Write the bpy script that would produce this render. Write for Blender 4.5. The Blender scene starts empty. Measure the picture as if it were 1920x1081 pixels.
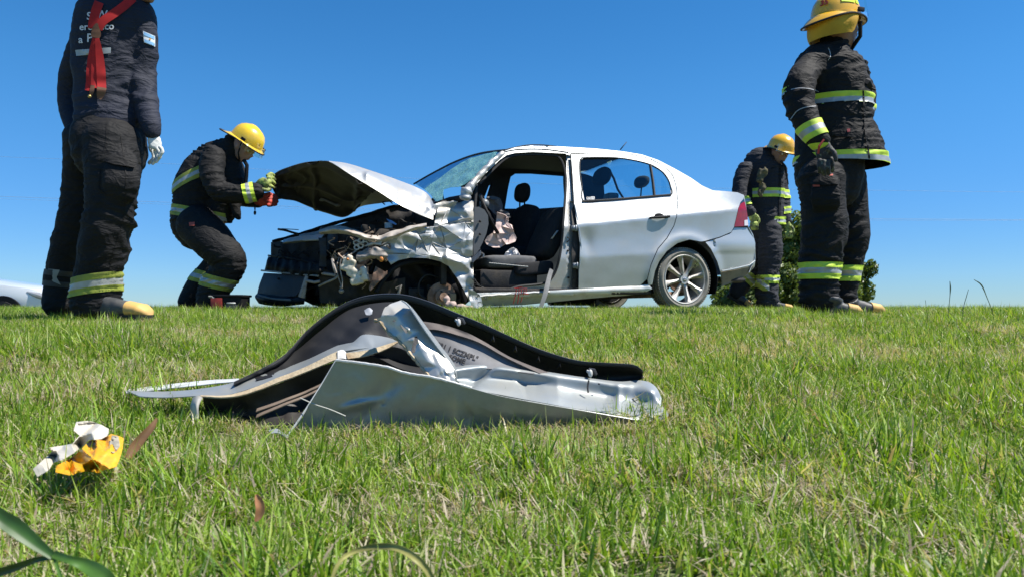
import bpy, bmesh, math, random
import numpy as np
from mathutils import Vector, Matrix, noise
from mathutils.geometry import delaunay_2d_cdt
PI = math.pi
scene = bpy.context.scene
random.seed(7)
# ------------------------------------------------------------------ camera
FPX = 1400.0            # focal length in pixels of the 1920 wide photograph
ZC = 0.023              # eye height above the turf under the wrecked car (the camera lies on the bank)
PITCH = math.atan(37.5 / FPX)
cam_data = bpy.data.cameras.new('camera')
cam = bpy.data.objects.new('camera', cam_data)
scene.collection.objects.link(cam)
cam_data.sensor_width = 36.0
cam_data.lens = FPX / 1920 * 36.0
cam.location = (0, 0, ZC)
cam.rotation_euler = (PI / 2 + PITCH, 0, 0)
cam_data.clip_start = 0.02
cam_data.clip_end = 3000
cam_data.dof.use_dof = True
cam_data.dof.focus_distance = 3.0
cam_data.dof.aperture_fstop = 11.0
scene.camera = cam
# ------------------------------------------------------------------ light
SUN_EL = math.radians(59)
SUN_VEC = Vector((1.0, -0.16, 0)).normalized() * math.cos(SUN_EL) + Vector((0, 0, math.sin(SUN_EL)))
world = bpy.data.worlds.new('World'); scene.world = world; world.use_nodes = True
wn = world.node_tree.nodes; wl = world.node_tree.links
wn.clear()
sky = wn.new('ShaderNodeTexSky'); sky.sky_type = 'NISHITA'; sky.sun_disc = False
sky.sun_elevation = SUN_EL
sky.sun_rotation = math.atan2(SUN_VEC.x, SUN_VEC.y)
sky.air_density = 0.9; sky.dust_density = 0.0; sky.ozone_density = 4.5; sky.altitude = 0
bg = wn.new('ShaderNodeBackground'); bg.inputs['Strength'].default_value = 0.079
wo = wn.new('ShaderNodeOutputWorld')
hs = wn.new('ShaderNodeHueSaturation'); hs.inputs['Saturation'].default_value = 1.27; hs.inputs['Hue'].default_value = 0.497
tn = wn.new('ShaderNodeVectorMath'); tn.operation = 'MULTIPLY'; tn.inputs[1].default_value = (.87, 1.06, 1.14)
wl.new(sky.outputs[0], hs.inputs['Color']); wl.new(hs.outputs[0], tn.inputs[0]); # the air low over the horizon is a hazy pale blue, not white
wtc = wn.new('ShaderNodeTexCoord'); wsx = wn.new('ShaderNodeSeparateXYZ'); wmr = wn.new('ShaderNodeMapRange'); wmr.interpolation_type = 'SMOOTHSTEP'
wmr.inputs[1].default_value = 0.0; wmr.inputs[2].default_value = 0.30; wmx = wn.new('ShaderNodeMix'); wmx.data_type = 'RGBA'
wmx.inputs[6].default_value = (.50, .60, .82, 1); wmx.inputs[7].default_value = (1, 1, 1, 1)
wml = wn.new('ShaderNodeVectorMath'); wml.operation = 'MULTIPLY'
wl.new(wtc.outputs['Generated'], wsx.inputs[0]); wl.new(wsx.outputs[2], wmr.inputs[0]); wl.new(wmr.outputs[0], wmx.inputs[0])
wl.new(tn.outputs[0], wml.inputs[0]); wl.new(wmx.outputs[2], wml.inputs[1]); wl.new(wml.outputs[0], bg.inputs[0]); wl.new(bg.outputs[0], wo.inputs[0])
sd = bpy.data.lights.new('sun', 'SUN'); sd.energy = 5.0; sd.angle = math.radians(0.53); sd.color = (1.0, 0.955, 0.88)
sun = bpy.data.objects.new('sun', sd); scene.collection.objects.link(sun)
sun.rotation_euler = SUN_VEC.to_track_quat('Z', 'Y').to_euler()
sun.location = (4, -3, 8)
vs = scene.view_settings
vs.view_transform = 'Standard'; vs.look = 'None'; vs.exposure = 0.80; vs.gamma = 1; vs.use_curve_mapping = False
COL = scene.collection

# ------------------------------------------------------------------ pixel helpers
def ray(px, py):
    a = (px - 960) / FPX; b = -(py - 540.5) / FPX
    c, s = math.cos(PITCH), math.sin(PITCH)
    return Vector((a, c - s * b, s + c * b))
CAMP = Vector((0, 0, ZC))
def at(px, py, D):
    r = ray(px, py)
    return CAMP + r * (D / r.y)
YAW = math.radians(23)
CU = Vector((math.cos(YAW), math.sin(YAW), 0))      # car: towards the boot
CV = Vector((-math.sin(YAW), math.cos(YAW), 0))     # car: towards the far side
CO = Vector((1.645, 7.0, 0))                        # turf under the near rear hub
CW = 1.64
def car(u, v, z): return CO + CU * u + CV * v + Vector((0, 0, z))
def cp(px, py, v):
    r = ray(px, py)
    t = (v - (CAMP - CO).dot(CV)) / r.dot(CV)
    return CAMP + r * t
def uz(p):
    d = p - CO
    return d.dot(CU), d.z
def fn(p, s=1.0, seed=0.0): return noise.noise(Vector((p[0] * s + seed, p[1] * s - seed, p[2] * s + 3.1 * seed)))

# ------------------------------------------------------------------ materials
MATS = {}
def mat(name, col, rough=0.6, metal=0.0, var=0.0, vscale=8.0, bump=0.0, bscale=60.0, spec=0.5, coat=0.0, dirt=None, dscale=3.0, damt=0.5, emit=None, trans=0.0, dlo=0.45, crease=0.0):
    if name in MATS: return MATS[name]
    m = bpy.data.materials.new(name); m.use_nodes = True
    nt = m.node_tree; N = nt.nodes; L = nt.links
    b = N['Principled BSDF']
    b.inputs['Base Color'].default_value = (*col, 1)
    b.inputs['Roughness'].default_value = rough
    b.inputs['Metallic'].default_value = metal
    b.inputs['Specular IOR Level'].default_value = spec
    b.inputs['Coat Weight'].default_value = coat
    b.inputs['Coat Roughness'].default_value = 0.08
    tc = N.new('ShaderNodeTexCoord')
    out = None
    if var > 0:
        n = N.new('ShaderNodeTexNoise'); n.inputs['Scale'].default_value = vscale; n.inputs['Detail'].default_value = 5
        L.new(tc.outputs['Object'], n.inputs['Vector'])
        mr = N.new('ShaderNodeMapRange'); mr.inputs[1].default_value = 0.3; mr.inputs[2].default_value = 0.7
        mr.inputs[3].default_value = 1 - var; mr.inputs[4].default_value = 1 + var
        L.new(n.outputs[0], mr.inputs[0])
        mx = N.new('ShaderNodeVectorMath'); mx.operation = 'MULTIPLY'
        mx.inputs[0].default_value = col; L.new(mr.outputs[0], mx.inputs[1])
        out = mx.outputs[0]
    if dirt is not None:
        n = N.new('ShaderNodeTexNoise'); n.inputs['Scale'].default_value = dscale; n.inputs['Detail'].default_value = 9; n.inputs['Roughness'].default_value = 0.68
        L.new(tc.outputs['Object'], n.inputs['Vector'])
        mr = N.new('ShaderNodeMapRange'); mr.inputs[1].default_value = dlo; mr.inputs[2].default_value = dlo + 0.25
        mr.inputs[3].default_value = 0; mr.inputs[4].default_value = damt
        L.new(n.outputs[0], mr.inputs[0])
        mm = N.new('ShaderNodeMix'); mm.data_type = 'RGBA'
        L.new(mr.outputs[0], mm.inputs[0])
        if out: L.new(out, mm.inputs[6])
        else: mm.inputs[6].default_value = (*col, 1)
        mm.inputs[7].default_value = (*dirt, 1)
        out = mm.outputs[2]
        r2 = N.new('ShaderNodeMapRange'); r2.inputs[3].default_value = rough; r2.inputs[4].default_value = max(rough, 0.75)
        L.new(mr.outputs[0], r2.inputs[0]); L.new(r2.outputs[0], b.inputs['Roughness'])
    if out: L.new(out, b.inputs['Base Color'])
    if bump > 0:
        n = N.new('ShaderNodeTexNoise'); n.inputs['Scale'].default_value = bscale; n.inputs['Detail'].default_value = 6
        L.new(tc.outputs['Object'], n.inputs['Vector'])
        bp = N.new('ShaderNodeBump'); bp.inputs['Strength'].default_value = bump; bp.inputs['Distance'].default_value = 0.004
        L.new(n.outputs[0], bp.inputs['Height']); L.new(bp.outputs[0], b.inputs['Normal'])
        if crease > 0:      # sharp cloth creases: distorted ridged noise, wider than high
            mp = N.new('ShaderNodeMapping'); mp.inputs['Scale'].default_value = (.8, .8, 1.7); L.new(tc.outputs['Object'], mp.inputs[0])
            last = bp
            for sc_, st_ in ((9, 1.0), (21, .5)):
                c1 = N.new('ShaderNodeTexNoise'); c1.inputs['Scale'].default_value = sc_; c1.inputs['Detail'].default_value = 2; c1.inputs['Distortion'].default_value = 1.2
                L.new(mp.outputs[0], c1.inputs['Vector'])
                a1 = N.new('ShaderNodeMath'); a1.operation = 'SUBTRACT'; a1.inputs[1].default_value = .5; L.new(c1.outputs[0], a1.inputs[0])
                a2 = N.new('ShaderNodeMath'); a2.operation = 'ABSOLUTE'; L.new(a1.outputs[0], a2.inputs[0])
                a3 = N.new('ShaderNodeMapRange'); a3.inputs[1].default_value = 0; a3.inputs[2].default_value = .16; a3.inputs[3].default_value = 1; a3.inputs[4].default_value = 0; L.new(a2.outputs[0], a3.inputs[0])
                b2 = N.new('ShaderNodeBump'); b2.inputs['Strength'].default_value = crease * st_; b2.inputs['Distance'].default_value = .012 if sc_ < 12 else .005
                L.new(a3.outputs[0], b2.inputs['Height']); L.new(last.outputs[0], b2.inputs['Normal']); last = b2
            L.new(last.outputs[0], b.inputs['Normal'])
    MATS[name] = m
    return m
def glassmat(name, tint, refl=0.12, crack=None, rough=0.02, craze=0.0, ior=1.5):
    m = bpy.data.materials.new(name); m.use_nodes = True
    N = m.node_tree.nodes; L = m.node_tree.links; N.clear()
    tr = N.new('ShaderNodeBsdfTransparent'); tr.inputs[0].default_value = (*tint, 1)
    gl = N.new('ShaderNodeBsdfGlossy'); gl.inputs['Roughness'].default_value = rough; gl.inputs[0].default_value = (0.9, 0.95, 1, 1)
    fr = N.new('ShaderNodeFresnel'); fr.inputs[0].default_value = ior
    ad = N.new('ShaderNodeMath'); ad.operation = 'ADD'; ad.inputs[1].default_value = refl - 0.04; ad.use_clamp = True
    L.new(fr.outputs[0], ad.inputs[0])
    mx = N.new('ShaderNodeMixShader'); L.new(ad.outputs[0], mx.inputs[0]); L.new(tr.outputs[0], mx.inputs[1]); L.new(gl.outputs[0], mx.inputs[2])
    last = mx
    if crack is not None:
        tc = N.new('ShaderNodeTexCoord')
        vo = N.new('ShaderNodeTexVoronoi'); vo.feature = 'DISTANCE_TO_EDGE'; vo.inputs['Scale'].default_value = 55
        L.new(tc.outputs['Object'], vo.inputs['Vector'])
        lt = N.new('ShaderNodeMapRange'); lt.inputs[1].default_value = 0.02; lt.inputs[2].default_value = 0.14; lt.inputs[3].default_value = 1; lt.inputs[4].default_value = craze
        L.new(vo.outputs[0], lt.inputs[0])
        no = N.new('ShaderNodeTexNoise'); no.inputs['Scale'].default_value = 7; no.inputs['Detail'].default_value = 4; L.new(tc.outputs['Object'], no.inputs['Vector'])
        mr = N.new('ShaderNodeMapRange'); mr.inputs[1].default_value = crack[0]; mr.inputs[2].default_value = crack[1]
        L.new(no.outputs[0], mr.inputs[0])
        mu = N.new('ShaderNodeMath'); mu.operation = 'MULTIPLY'; L.new(lt.outputs[0], mu.inputs[0]); L.new(mr.outputs[0], mu.inputs[1])
        df = N.new('ShaderNodeBsdfPrincipled'); df.inputs['Base Color'].default_value = (*crack[2], 1); df.inputs['Roughness'].default_value = 0.25
        df.inputs['Subsurface Weight'].default_value = 0.0
        tl = N.new('ShaderNodeBsdfTranslucent'); tl.inputs[0].default_value = (*crack[2], 1)
        m3 = N.new('ShaderNodeMixShader'); m3.inputs[0].default_value = 0.4; L.new(df.outputs[0], m3.inputs[1]); L.new(tl.outputs[0], m3.inputs[2])
        m2 = N.new('ShaderNodeMixShader'); L.new(mu.outputs[0], m2.inputs[0]); L.new(mx.outputs[0], m2.inputs[1]); L.new(m3.outputs[0], m2.inputs[2])
        last = m2
    o = N.new('ShaderNodeOutputMaterial'); L.new(last.outputs[0], o.inputs[0])
    return m

# ------------------------------------------------------------------ object helpers
def wmat(o):
    m = Matrix.LocRotScale(o.location, o.rotation_euler, o.scale)
    return (wmat(o.parent) @ m) if o.parent else m
def empty(name, loc, label, cat, group=None, rz=0.0):
    o = bpy.data.objects.new(name, None); COL.objects.link(o)
    o.location = loc; o.rotation_euler = (0, 0, rz); o.empty_display_size = 0.2
    o['label'] = label; o['category'] = cat
    if group: o['group'] = group
    return o
def tag(o, label=None, cat=None, group=None, kind=None):
    if label: o['label'] = label
    if cat: o['category'] = cat
    if group: o['group'] = group
    if kind: o['kind'] = kind
    return o
def link(name, me, mats, parent=None, smooth=True, origin=None):
    """me carries WORLD coordinates; they are moved into the parent's frame"""
    if not isinstance(mats, (list, tuple)): mats = [mats]
    for m in mats: me.materials.append(m)
    o = bpy.data.objects.new(name, me); COL.objects.link(o)
    if parent is not None:
        o.parent = parent
        me.transform(wmat(parent).inverted())
    elif origin is not None:
        me.transform(Matrix.Translation(-Vector(origin))); o.location = origin
    if smooth and len(me.polygons): me.polygons.foreach_set('use_smooth', [True] * len(me.polygons))
    me.update()
    return o
def mesh_from(verts, faces):
    me = bpy.data.meshes.new('m'); me.from_pydata([tuple(v) for v in verts], [], faces); me.validate(); return me
def from_bm(bm):
    me = bpy.data.meshes.new('m'); bm.to_mesh(me); bm.free(); return me
class MB:
    """collects shapes; build() links them as one mesh object"""
    def __init__(s): s.v = []; s.f = []
    def add(s, v, f):
        n = len(s.v); s.v += [Vector(x) for x in v]; s.f += [[i + n for i in q] for q in f]; return s
    def box(s, c, size, X=Vector((1, 0, 0)), Y=Vector((0, 1, 0)), Z=Vector((0, 0, 1)), bev=0.0):
        c = Vector(c); a, b, d = [x / 2 for x in size]
        if bev <= 0:
            vs_ = [c + X * a * i + Y * b * j + Z * d * k for k in (-1, 1) for j in (-1, 1) for i in (-1, 1)]
            return s.add(vs_, [(0, 2, 3, 1), (4, 5, 7, 6), (0, 1, 5, 4), (2, 6, 7, 3), (0, 4, 6, 2), (1, 3, 7, 5)])
        bm = bmesh.new(); bmesh.ops.create_cube(bm, size=1)
        for v in bm.verts: v.co = Vector((v.co.x * size[0], v.co.y * size[1], v.co.z * size[2]))
        bmesh.ops.bevel(bm, geom=bm.edges[:], offset=bev, segments=2, affect='EDGES', profile=0.6)
        bm.verts.index_update()
        vs_ = [c + X * v.co.x + Y * v.co.y + Z * v.co.z for v in bm.verts]; fs = [[v.index for v in f.verts] for f in bm.faces]; bm.free()
        return s.add(vs_, fs)
    def tube(s, pts, r, n=8, cap=True, flat=1.0, up=None):
        pts = [Vector(p) for p in pts]; m = len(pts)
        rs = r if isinstance(r, (list, tuple)) else [r] * m
        vs_ = []; fs = []
        t0 = (pts[1] - pts[0]).normalized()
        ref = Vector(up) if up is not None else (Vector((0, 0, 1)) if abs(t0.z) < 0.9 else Vector((0, 1, 0)))
        for i, p in enumerate(pts):
            t = (pts[min(i + 1, m - 1)] - pts[max(i - 1, 0)]).normalized()
            A = (ref - t * ref.dot(t))
            if A.length < 1e-4: A = t.orthogonal()
            A.normalize(); B = t.cross(A)
            if up is None: ref = A
            for k in range(n):
                a = 2 * PI * k / n
                vs_.append(p + A * math.cos(a) * rs[i] * flat + B * math.sin(a) * rs[i])
        for i in range(m - 1):
            for k in range(n):
                fs.append((i * n + k, i * n + (k + 1) % n, (i + 1) * n + (k + 1) % n, (i + 1) * n + k))
        if cap: fs.append(tuple(range(n))[::-1]); fs.append(tuple((m - 1) * n + k for k in range(n)))
        return s.add(vs_, fs)
    def disc(s, c, axis, r, th, n=24, r_in=0.0):
        """cylinder or ring of revolution: round the axis, thickness th centred on c"""
        A = Vector(axis).normalized(); X = A.orthogonal().normalized(); Y = A.cross(X); c = Vector(c)
        prof = [(r_in, -th / 2), (r, -th / 2), (r, th / 2), (r_in, th / 2)]
        return s.lathe(c, A, prof + [prof[0]] if r_in > 0 else prof, n)
    def lathe(s, c, axis, prof, n=32):
        A = Vector(axis).normalized(); X = A.orthogonal().normalized(); Y = A.cross(X); c = Vector(c)
        vs_ = []; fs = []; m = len(prof)
        for (r, h) in prof:
            for k in range(n):
                a = 2 * PI * k / n
                vs_.append(c + A * h + (X * math.cos(a) + Y * math.sin(a)) * max(r, 1e-4))
        for i in range(m - 1):
            for k in range(n):
                fs.append((i * n + k, i * n + (k + 1) % n, (i + 1) * n + (k + 1) % n, (i + 1) * n + k))
        return s.add(vs_, fs)
    def ball(s, c, r, n=12, m=8, X=Vector((1, 0, 0)), Y=Vector((0, 1, 0)), Z=Vector((0, 0, 1))):
        if not isinstance(r, (tuple, list, Vector)): r = (r, r, r)
        c = Vector(c); vs_ = []; fs = []
        for i in range(m + 1):
            th = PI * i / m
            for k in range(n):
                a = 2 * PI * k / n
                vs_.append(c + X * r[0] * math.sin(th) * math.cos(a) + Y * r[1] * math.sin(th) * math.sin(a) + Z * r[2] * math.cos(th))
        for i in range(m):
            for k in range(n):
                fs.append((i * n + k, (i + 1) * n + k, (i + 1) * n + (k + 1) % n, i * n + (k + 1) % n))
        return s.add(vs_, fs)
    def bm(s):
        b = bmesh.new(); vv = [b.verts.new(v) for v in s.v]
        for f in s.f:
            try: b.faces.new([vv[i] for i in f])
            except ValueError: pass
        bmesh.ops.remove_doubles(b, verts=b.verts[:], dist=1e-5)
        bmesh.ops.recalc_face_normals(b, faces=b.faces[:]); return b
    def build(s, name, m, parent=None, smooth=True, origin=None, crease=40):
        b = s.bm()
        if smooth:
            lim = math.radians(crease)
            for e in b.edges:
                if len(e.link_faces) == 2 and e.calc_face_angle(0) > lim: e.smooth = False
        return link(name, from_bm(b), m, parent, smooth, origin)

def catmull(pts, n, closed=False):
    """resample a control polyline (any dimension) to n points of a smooth curve"""
    P = [np.array(p, float) for p in pts]
    m = len(P)
    if m == 2: return [P[0] + (P[1] - P[0]) * i / (n - 1) for i in range(n)]
    out = []; dense = []
    segs = m if closed else m - 1
    for i in range(segs):
        p0 = P[(i - 1) % m] if (closed or i > 0) else 2 * P[0] - P[1]
        p1 = P[i]; p2 = P[(i + 1) % m]
        p3 = P[(i + 2) % m] if (closed or i + 2 < m) else 2 * P[m - 1] - P[m - 2]
        for k in range(12):
            t = k / 12
            dense.append(0.5 * ((2 * p1) + (-p0 + p2) * t + (2 * p0 - 5 * p1 + 4 * p2 - p3) * t * t + (-p0 + 3 * p1 - 3 * p2 + p3) * t ** 3))
    dense.append(P[0] if closed else P[-1])
    d = np.array(dense); seg = np.linalg.norm(np.diff(d, axis=0), axis=1); cum = np.concatenate([[0], np.cumsum(seg)])
    tt = np.linspace(0, cum[-1], n + (1 if closed else 0))
    r = np.stack([np.interp(tt, cum, d[:, j]) for j in range(d.shape[1])], 1)
    return [r[i] for i in range(n)]
def inpoly(x, y, poly):
    c = False; j = len(poly) - 1
    for i in range(len(poly)):
        xi, yi = poly[i][0], poly[i][1]; xj, yj = poly[j][0], poly[j][1]
        if (yi > y) != (yj > y) and x < (xj - xi) * (y - yi) / (yj - yi) + xi: c = not c
        j = i
    return c
def densify(poly, s):
    out = []
    for i in range(len(poly)):
        a = np.array(poly[i], float); b = np.array(poly[(i + 1) % len(poly)], float)
        n = max(1, int(round(np.linalg.norm((b - a)[:2]) / s)))
        for k in range(n): out.append(tuple(a + (b - a) * k / n))
    return out
def tri2d(outline, holes=(), s=5.0, fac=None):
    """triangulate a pixel polygon with holes, with a jittered grid inside; returns points2d, faces"""
    rnd = random.Random(5)
    loops = [densify(outline, s)] + [densify(h, s) for h in holes]
    pts = []; edges = []
    for lp in loops:
        n0 = len(pts); pts += [Vector((p[0], p[1])) for p in lp]
        edges += [(n0 + i, n0 + (i + 1) % len(lp)) for i in range(len(lp))]
    xs = [p[0] for p in loops[0]]; ys = [p[1] for p in loops[0]]
    y = min(ys); row = 0
    arr = np.array([(p.x, p.y) for p in pts])
    while y < max(ys):
        x = min(xs) + (s / 2 if row % 2 else 0)
        while x < max(xs):
            qx = x + rnd.uniform(-.12, .12) * s; qy = y + rnd.uniform(-.12, .12) * s
            if inpoly(qx, qy, loops[0]) and not any(inpoly(qx, qy, h) for h in loops[1:]):
                if np.min(np.abs(arr[:, 0] - qx) + np.abs(arr[:, 1] - qy)) > 0.55 * s: pts.append(Vector((qx, qy)))
            x += s
        y += s * 0.87; row += 1
    if fac is not None:      # let the mesh edges follow the fold lines of the crumple
        base = len(pts); keep = {}
        for i_, q in enumerate(fac.v):
            if inpoly(q.x, q.y, loops[0]) and not any(inpoly(q.x, q.y, h) for h in loops[1:]): keep[i_] = len(pts); pts.append(Vector((q.x, q.y)))
        es = set()
        for t, *_r in fac.f:
            for a_, b_ in ((t[0], t[1]), (t[1], t[2]), (t[2], t[0])):
                if a_ in keep and b_ in keep: es.add((min(a_, b_), max(a_, b_)))
        edges += [(keep[a_], keep[b_]) for a_, b_ in es]
    v, e, f, _, _, _ = delaunay_2d_cdt(pts, edges, [], 0, 1e-4)
    faces = []
    for t in f:
        cx = sum(v[i].x for i in t) / 3; cy = sum(v[i].y for i in t) / 3
        if inpoly(cx, cy, loops[0]) and not any(inpoly(cx, cy, h) for h in loops[1:]): faces.append(tuple(t))
    return v, faces
def solid(verts, faces, th, off=None, lim=50):
    """give a sheet thickness along its vertex normals; off = direction that must be 'outside'"""
    bm = bmesh.new(); vv = [bm.verts.new(v) for v in verts]
    for f in faces:
        try: bm.faces.new([vv[i] for i in f])
        except ValueError: pass
    loose = [v for v in bm.verts if not v.link_faces]
    if loose: bmesh.ops.delete(bm, geom=loose, context='VERTS')
    bmesh.ops.recalc_face_normals(bm, faces=bm.faces[:])
    if off is not None:
        s = sum(f.normal.dot(Vector(off)) * f.calc_area() for f in bm.faces)
        if s < 0: bmesh.ops.reverse_faces(bm, faces=bm.faces[:])
    if th > 0:
        bm.normal_update()
        src = list(bm.verts); nor = [v.normal.copy() for v in src]
        bound = [e for e in bm.edges if len(e.link_faces) == 1]
        bl = [(e.verts[0].index, e.verts[1].index) for e in bound]
        bm.verts.index_update(); bl = [(e.verts[0].index, e.verts[1].index) for e in bound]
        fs = [[v.index for v in f.verts] for f in bm.faces]
        inner = [bm.verts.new(v.co - n * th) for v, n in zip(src, nor)]
        for f in fs: bm.faces.new([inner[i] for i in reversed(f)])
        for a, b in bl:
            try: bm.faces.new((src[a], src[b], inner[b], inner[a]))
            except ValueError: pass
        bmesh.ops.recalc_face_normals(bm, faces=bm.faces[:])
    lim = math.radians(lim)
    for e in bm.edges:
        if len(e.link_faces) == 2 and e.calc_face_angle(0) > lim: e.smooth = False
    return from_bm(bm)
def sheet(name, m, parent, outline, to3d, holes=(), s=5.0, th=0.004, off=(0, -1, 0), origin=None, smooth=True, fac=None, lim=50):
    pts, faces = tri2d(outline, holes, s, fac)
    return link(name, solid([to3d(p.x, p.y) for p in pts], faces, th, off, lim), m, parent, smooth, origin)
class Facets:
    """crumpled-sheet relief: random heights on scattered points, joined by flat facets (2-D lookup)"""
    def __init__(s, x0, y0, x1, y1, n, amp, seed, aspect=1.0):
        r = random.Random(seed)
        s.p = [Vector((r.uniform(x0, x1), r.uniform(y0, y1))) for _ in range(n)] + [Vector((x0 - 9, y0 - 9)), Vector((x1 + 9, y0 - 9)), Vector((x1 + 9, y1 + 9)), Vector((x0 - 9, y1 + 9))]
        v, e, f, _, _, _ = delaunay_2d_cdt(s.p, [], [], 0, 1e-6)
        s.v = v; s.h = [r.uniform(-1, 1) * amp for _ in v]; s.f = []
        for t in f:
            a, b, c = (v[i] for i in t); d = (b.y - c.y) * (a.x - c.x) + (c.x - b.x) * (a.y - c.y)
            if abs(d) > 1e-9: s.f.append((tuple(t), a, b, c, d))
    def __call__(s, x, y):
        for t, a, b, c, d in s.f:
            l1 = ((b.y - c.y) * (x - c.x) + (c.x - b.x) * (y - c.y)) / d; l2 = ((c.y - a.y) * (x - c.x) + (a.x - c.x) * (y - c.y)) / d; l3 = 1 - l1 - l2
            if l1 >= -1e-6 and l2 >= -1e-6 and l3 >= -1e-6: return l1 * s.h[t[0]] + l2 * s.h[t[1]] + l3 * s.h[t[2]]
        return 0.0
def loft(curves, n=40, m=24, disp=None, th=0.0015, off=None, closed_across=False):
    """curves: lists of (px, py, D) or 3-D vectors flagged by w3=True; smooth surface through them"""
    rows = [catmull(c, n) for c in curves]
    V = []; Fc = []
    cols = []
    for j in range(n): cols.append(catmull([rows[i][j] for i in range(len(rows))], m) if len(rows) > 2 else [rows[0][j] + (rows[1][j] - rows[0][j]) * k / (m - 1) for k in range(m)])
    for j in range(n):
        for k in range(m):
            q = cols[j][k]; p = at(q[0], q[1], q[2])
            if disp: p = p + disp(p, j / (n - 1), k / (m - 1))
            V.append(p)
    for j in range(n - 1):
        for k in range(m - 1): Fc.append((j * m + k, (j + 1) * m + k, (j + 1) * m + k + 1, j * m + k + 1))
    return solid(V, Fc, th, off)
# ================================================================== terrain
HP = [(-6, -.42), (0, -.30), (.6, -.292), (1.0, -.283), (1.5, -.255), (2.0, -.198), (2.5, -.136), (3.0, -.086), (3.6, -.048), (4.4, -.030), (5.5, -.012), (7.0, .0), (8.5, -.004), (10, -.06), (12, -.25), (15, -.62), (20, -.9), (30, -1.2), (60, -1.6), (2500, -1.9)]
def ground_z(x, y):
    xs = [h[0] for h in HP]; zs = [h[1] for h in HP]
    i = max(0, min(len(xs) - 2, next((k for k in range(len(xs) - 1) if y < xs[k + 1]), len(xs) - 2)))
    t = min(1, max(0, (y - xs[i]) / (xs[i + 1] - xs[i])))
    # monotone smooth interpolation
    def sl(k): return 0 if k <= 0 or k >= len(xs) - 1 else (zs[k + 1] - zs[k - 1]) / (xs[k + 1] - xs[k - 1])
    h = xs[i + 1] - xs[i]
    z = (2 * t ** 3 - 3 * t * t + 1) * zs[i] + (t ** 3 - 2 * t * t + t) * h * sl(i) + (-2 * t ** 3 + 3 * t * t) * zs[i + 1] + (t ** 3 - t * t) * h * sl(i + 1)
    if y < 12:
        z += 0.010 * noise.noise(Vector((x * 1.3, y * 1.3, 0))) * min(1, max(0, 12 - y) / 6) * (1 if y < 6.2 else .4)
    return z
def nmat(name): 
    m = bpy.data.materials.new(name); m.use_nodes = True
    return m, m.node_tree.nodes, m.node_tree.links
gm, N, L = nmat('turf_soil')
tc = N.new('ShaderNodeTexCoord')
n1 = N.new('ShaderNodeTexNoise'); n1.inputs['Scale'].default_value = 40; n1.inputs['Detail'].default_value = 8; L.new(tc.outputs['Object'], n1.inputs['Vector'])
n2 = N.new('ShaderNodeTexNoise'); n2.inputs['Scale'].default_value = 1.7; n2.inputs['Detail'].default_value = 4; L.new(tc.outputs['Object'], n2.inputs['Vector'])
cr = N.new('ShaderNodeValToRGB'); L.new(n1.outputs[0], cr.inputs[0])
cr.color_ramp.elements[0].position = 0.3; cr.color_ramp.elements[0].color = (.05, .055, .02, 1)
cr.color_ramp.elements[1].position = 0.7; cr.color_ramp.elements[1].color = (.18, .17, .08, 1)
cr2 = N.new('ShaderNodeValToRGB'); L.new(n2.outputs[0], cr2.inputs[0])
cr2.color_ramp.elements[0].position = .4; cr2.color_ramp.elements[0].color = (.05, .09, .02, 1)
cr2.color_ramp.elements[1].position = .65; cr2.color_ramp.elements[1].color = (.16, .15, .07, 1)
mm = N.new('ShaderNodeMix'); mm.data_type = 'RGBA'; mm.inputs[0].default_value = .5
L.new(cr.outputs[0], mm.inputs[6]); L.new(cr2.outputs[0], mm.inputs[7]); L.new(mm.outputs[2], N['Principled BSDF'].inputs['Base Color'])
N['Principled BSDF'].inputs['Roughness'].default_value = .95
ys = [-6, -2, 0] + [0.3 + .12 * i for i in range(105)] + [13.5, 15, 17, 20, 25, 32, 45, 70, 120, 250, 600, 2500]
xsn = [-1, -.5, -.25, -.15] + [-.1 + .008 * i for i in range(26)] + [.15, .25, .5, 1]
V = []; Fc = []
for y in ys:
    for s in xsn:
        x = s * (60 if y < 13 else 60 + (y - 13) * 1.6)
        V.append((x, y, ground_z(x, y)))
nx = len(xsn)
for j in range(len(ys) - 1):
    for i in range(nx - 1): Fc.append((j * nx + i, j * nx + i + 1, (j + 1) * nx + i + 1, (j + 1) * nx + i))
tag(link('ground', mesh_from(V, Fc), gm), kind='structure')

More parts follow.
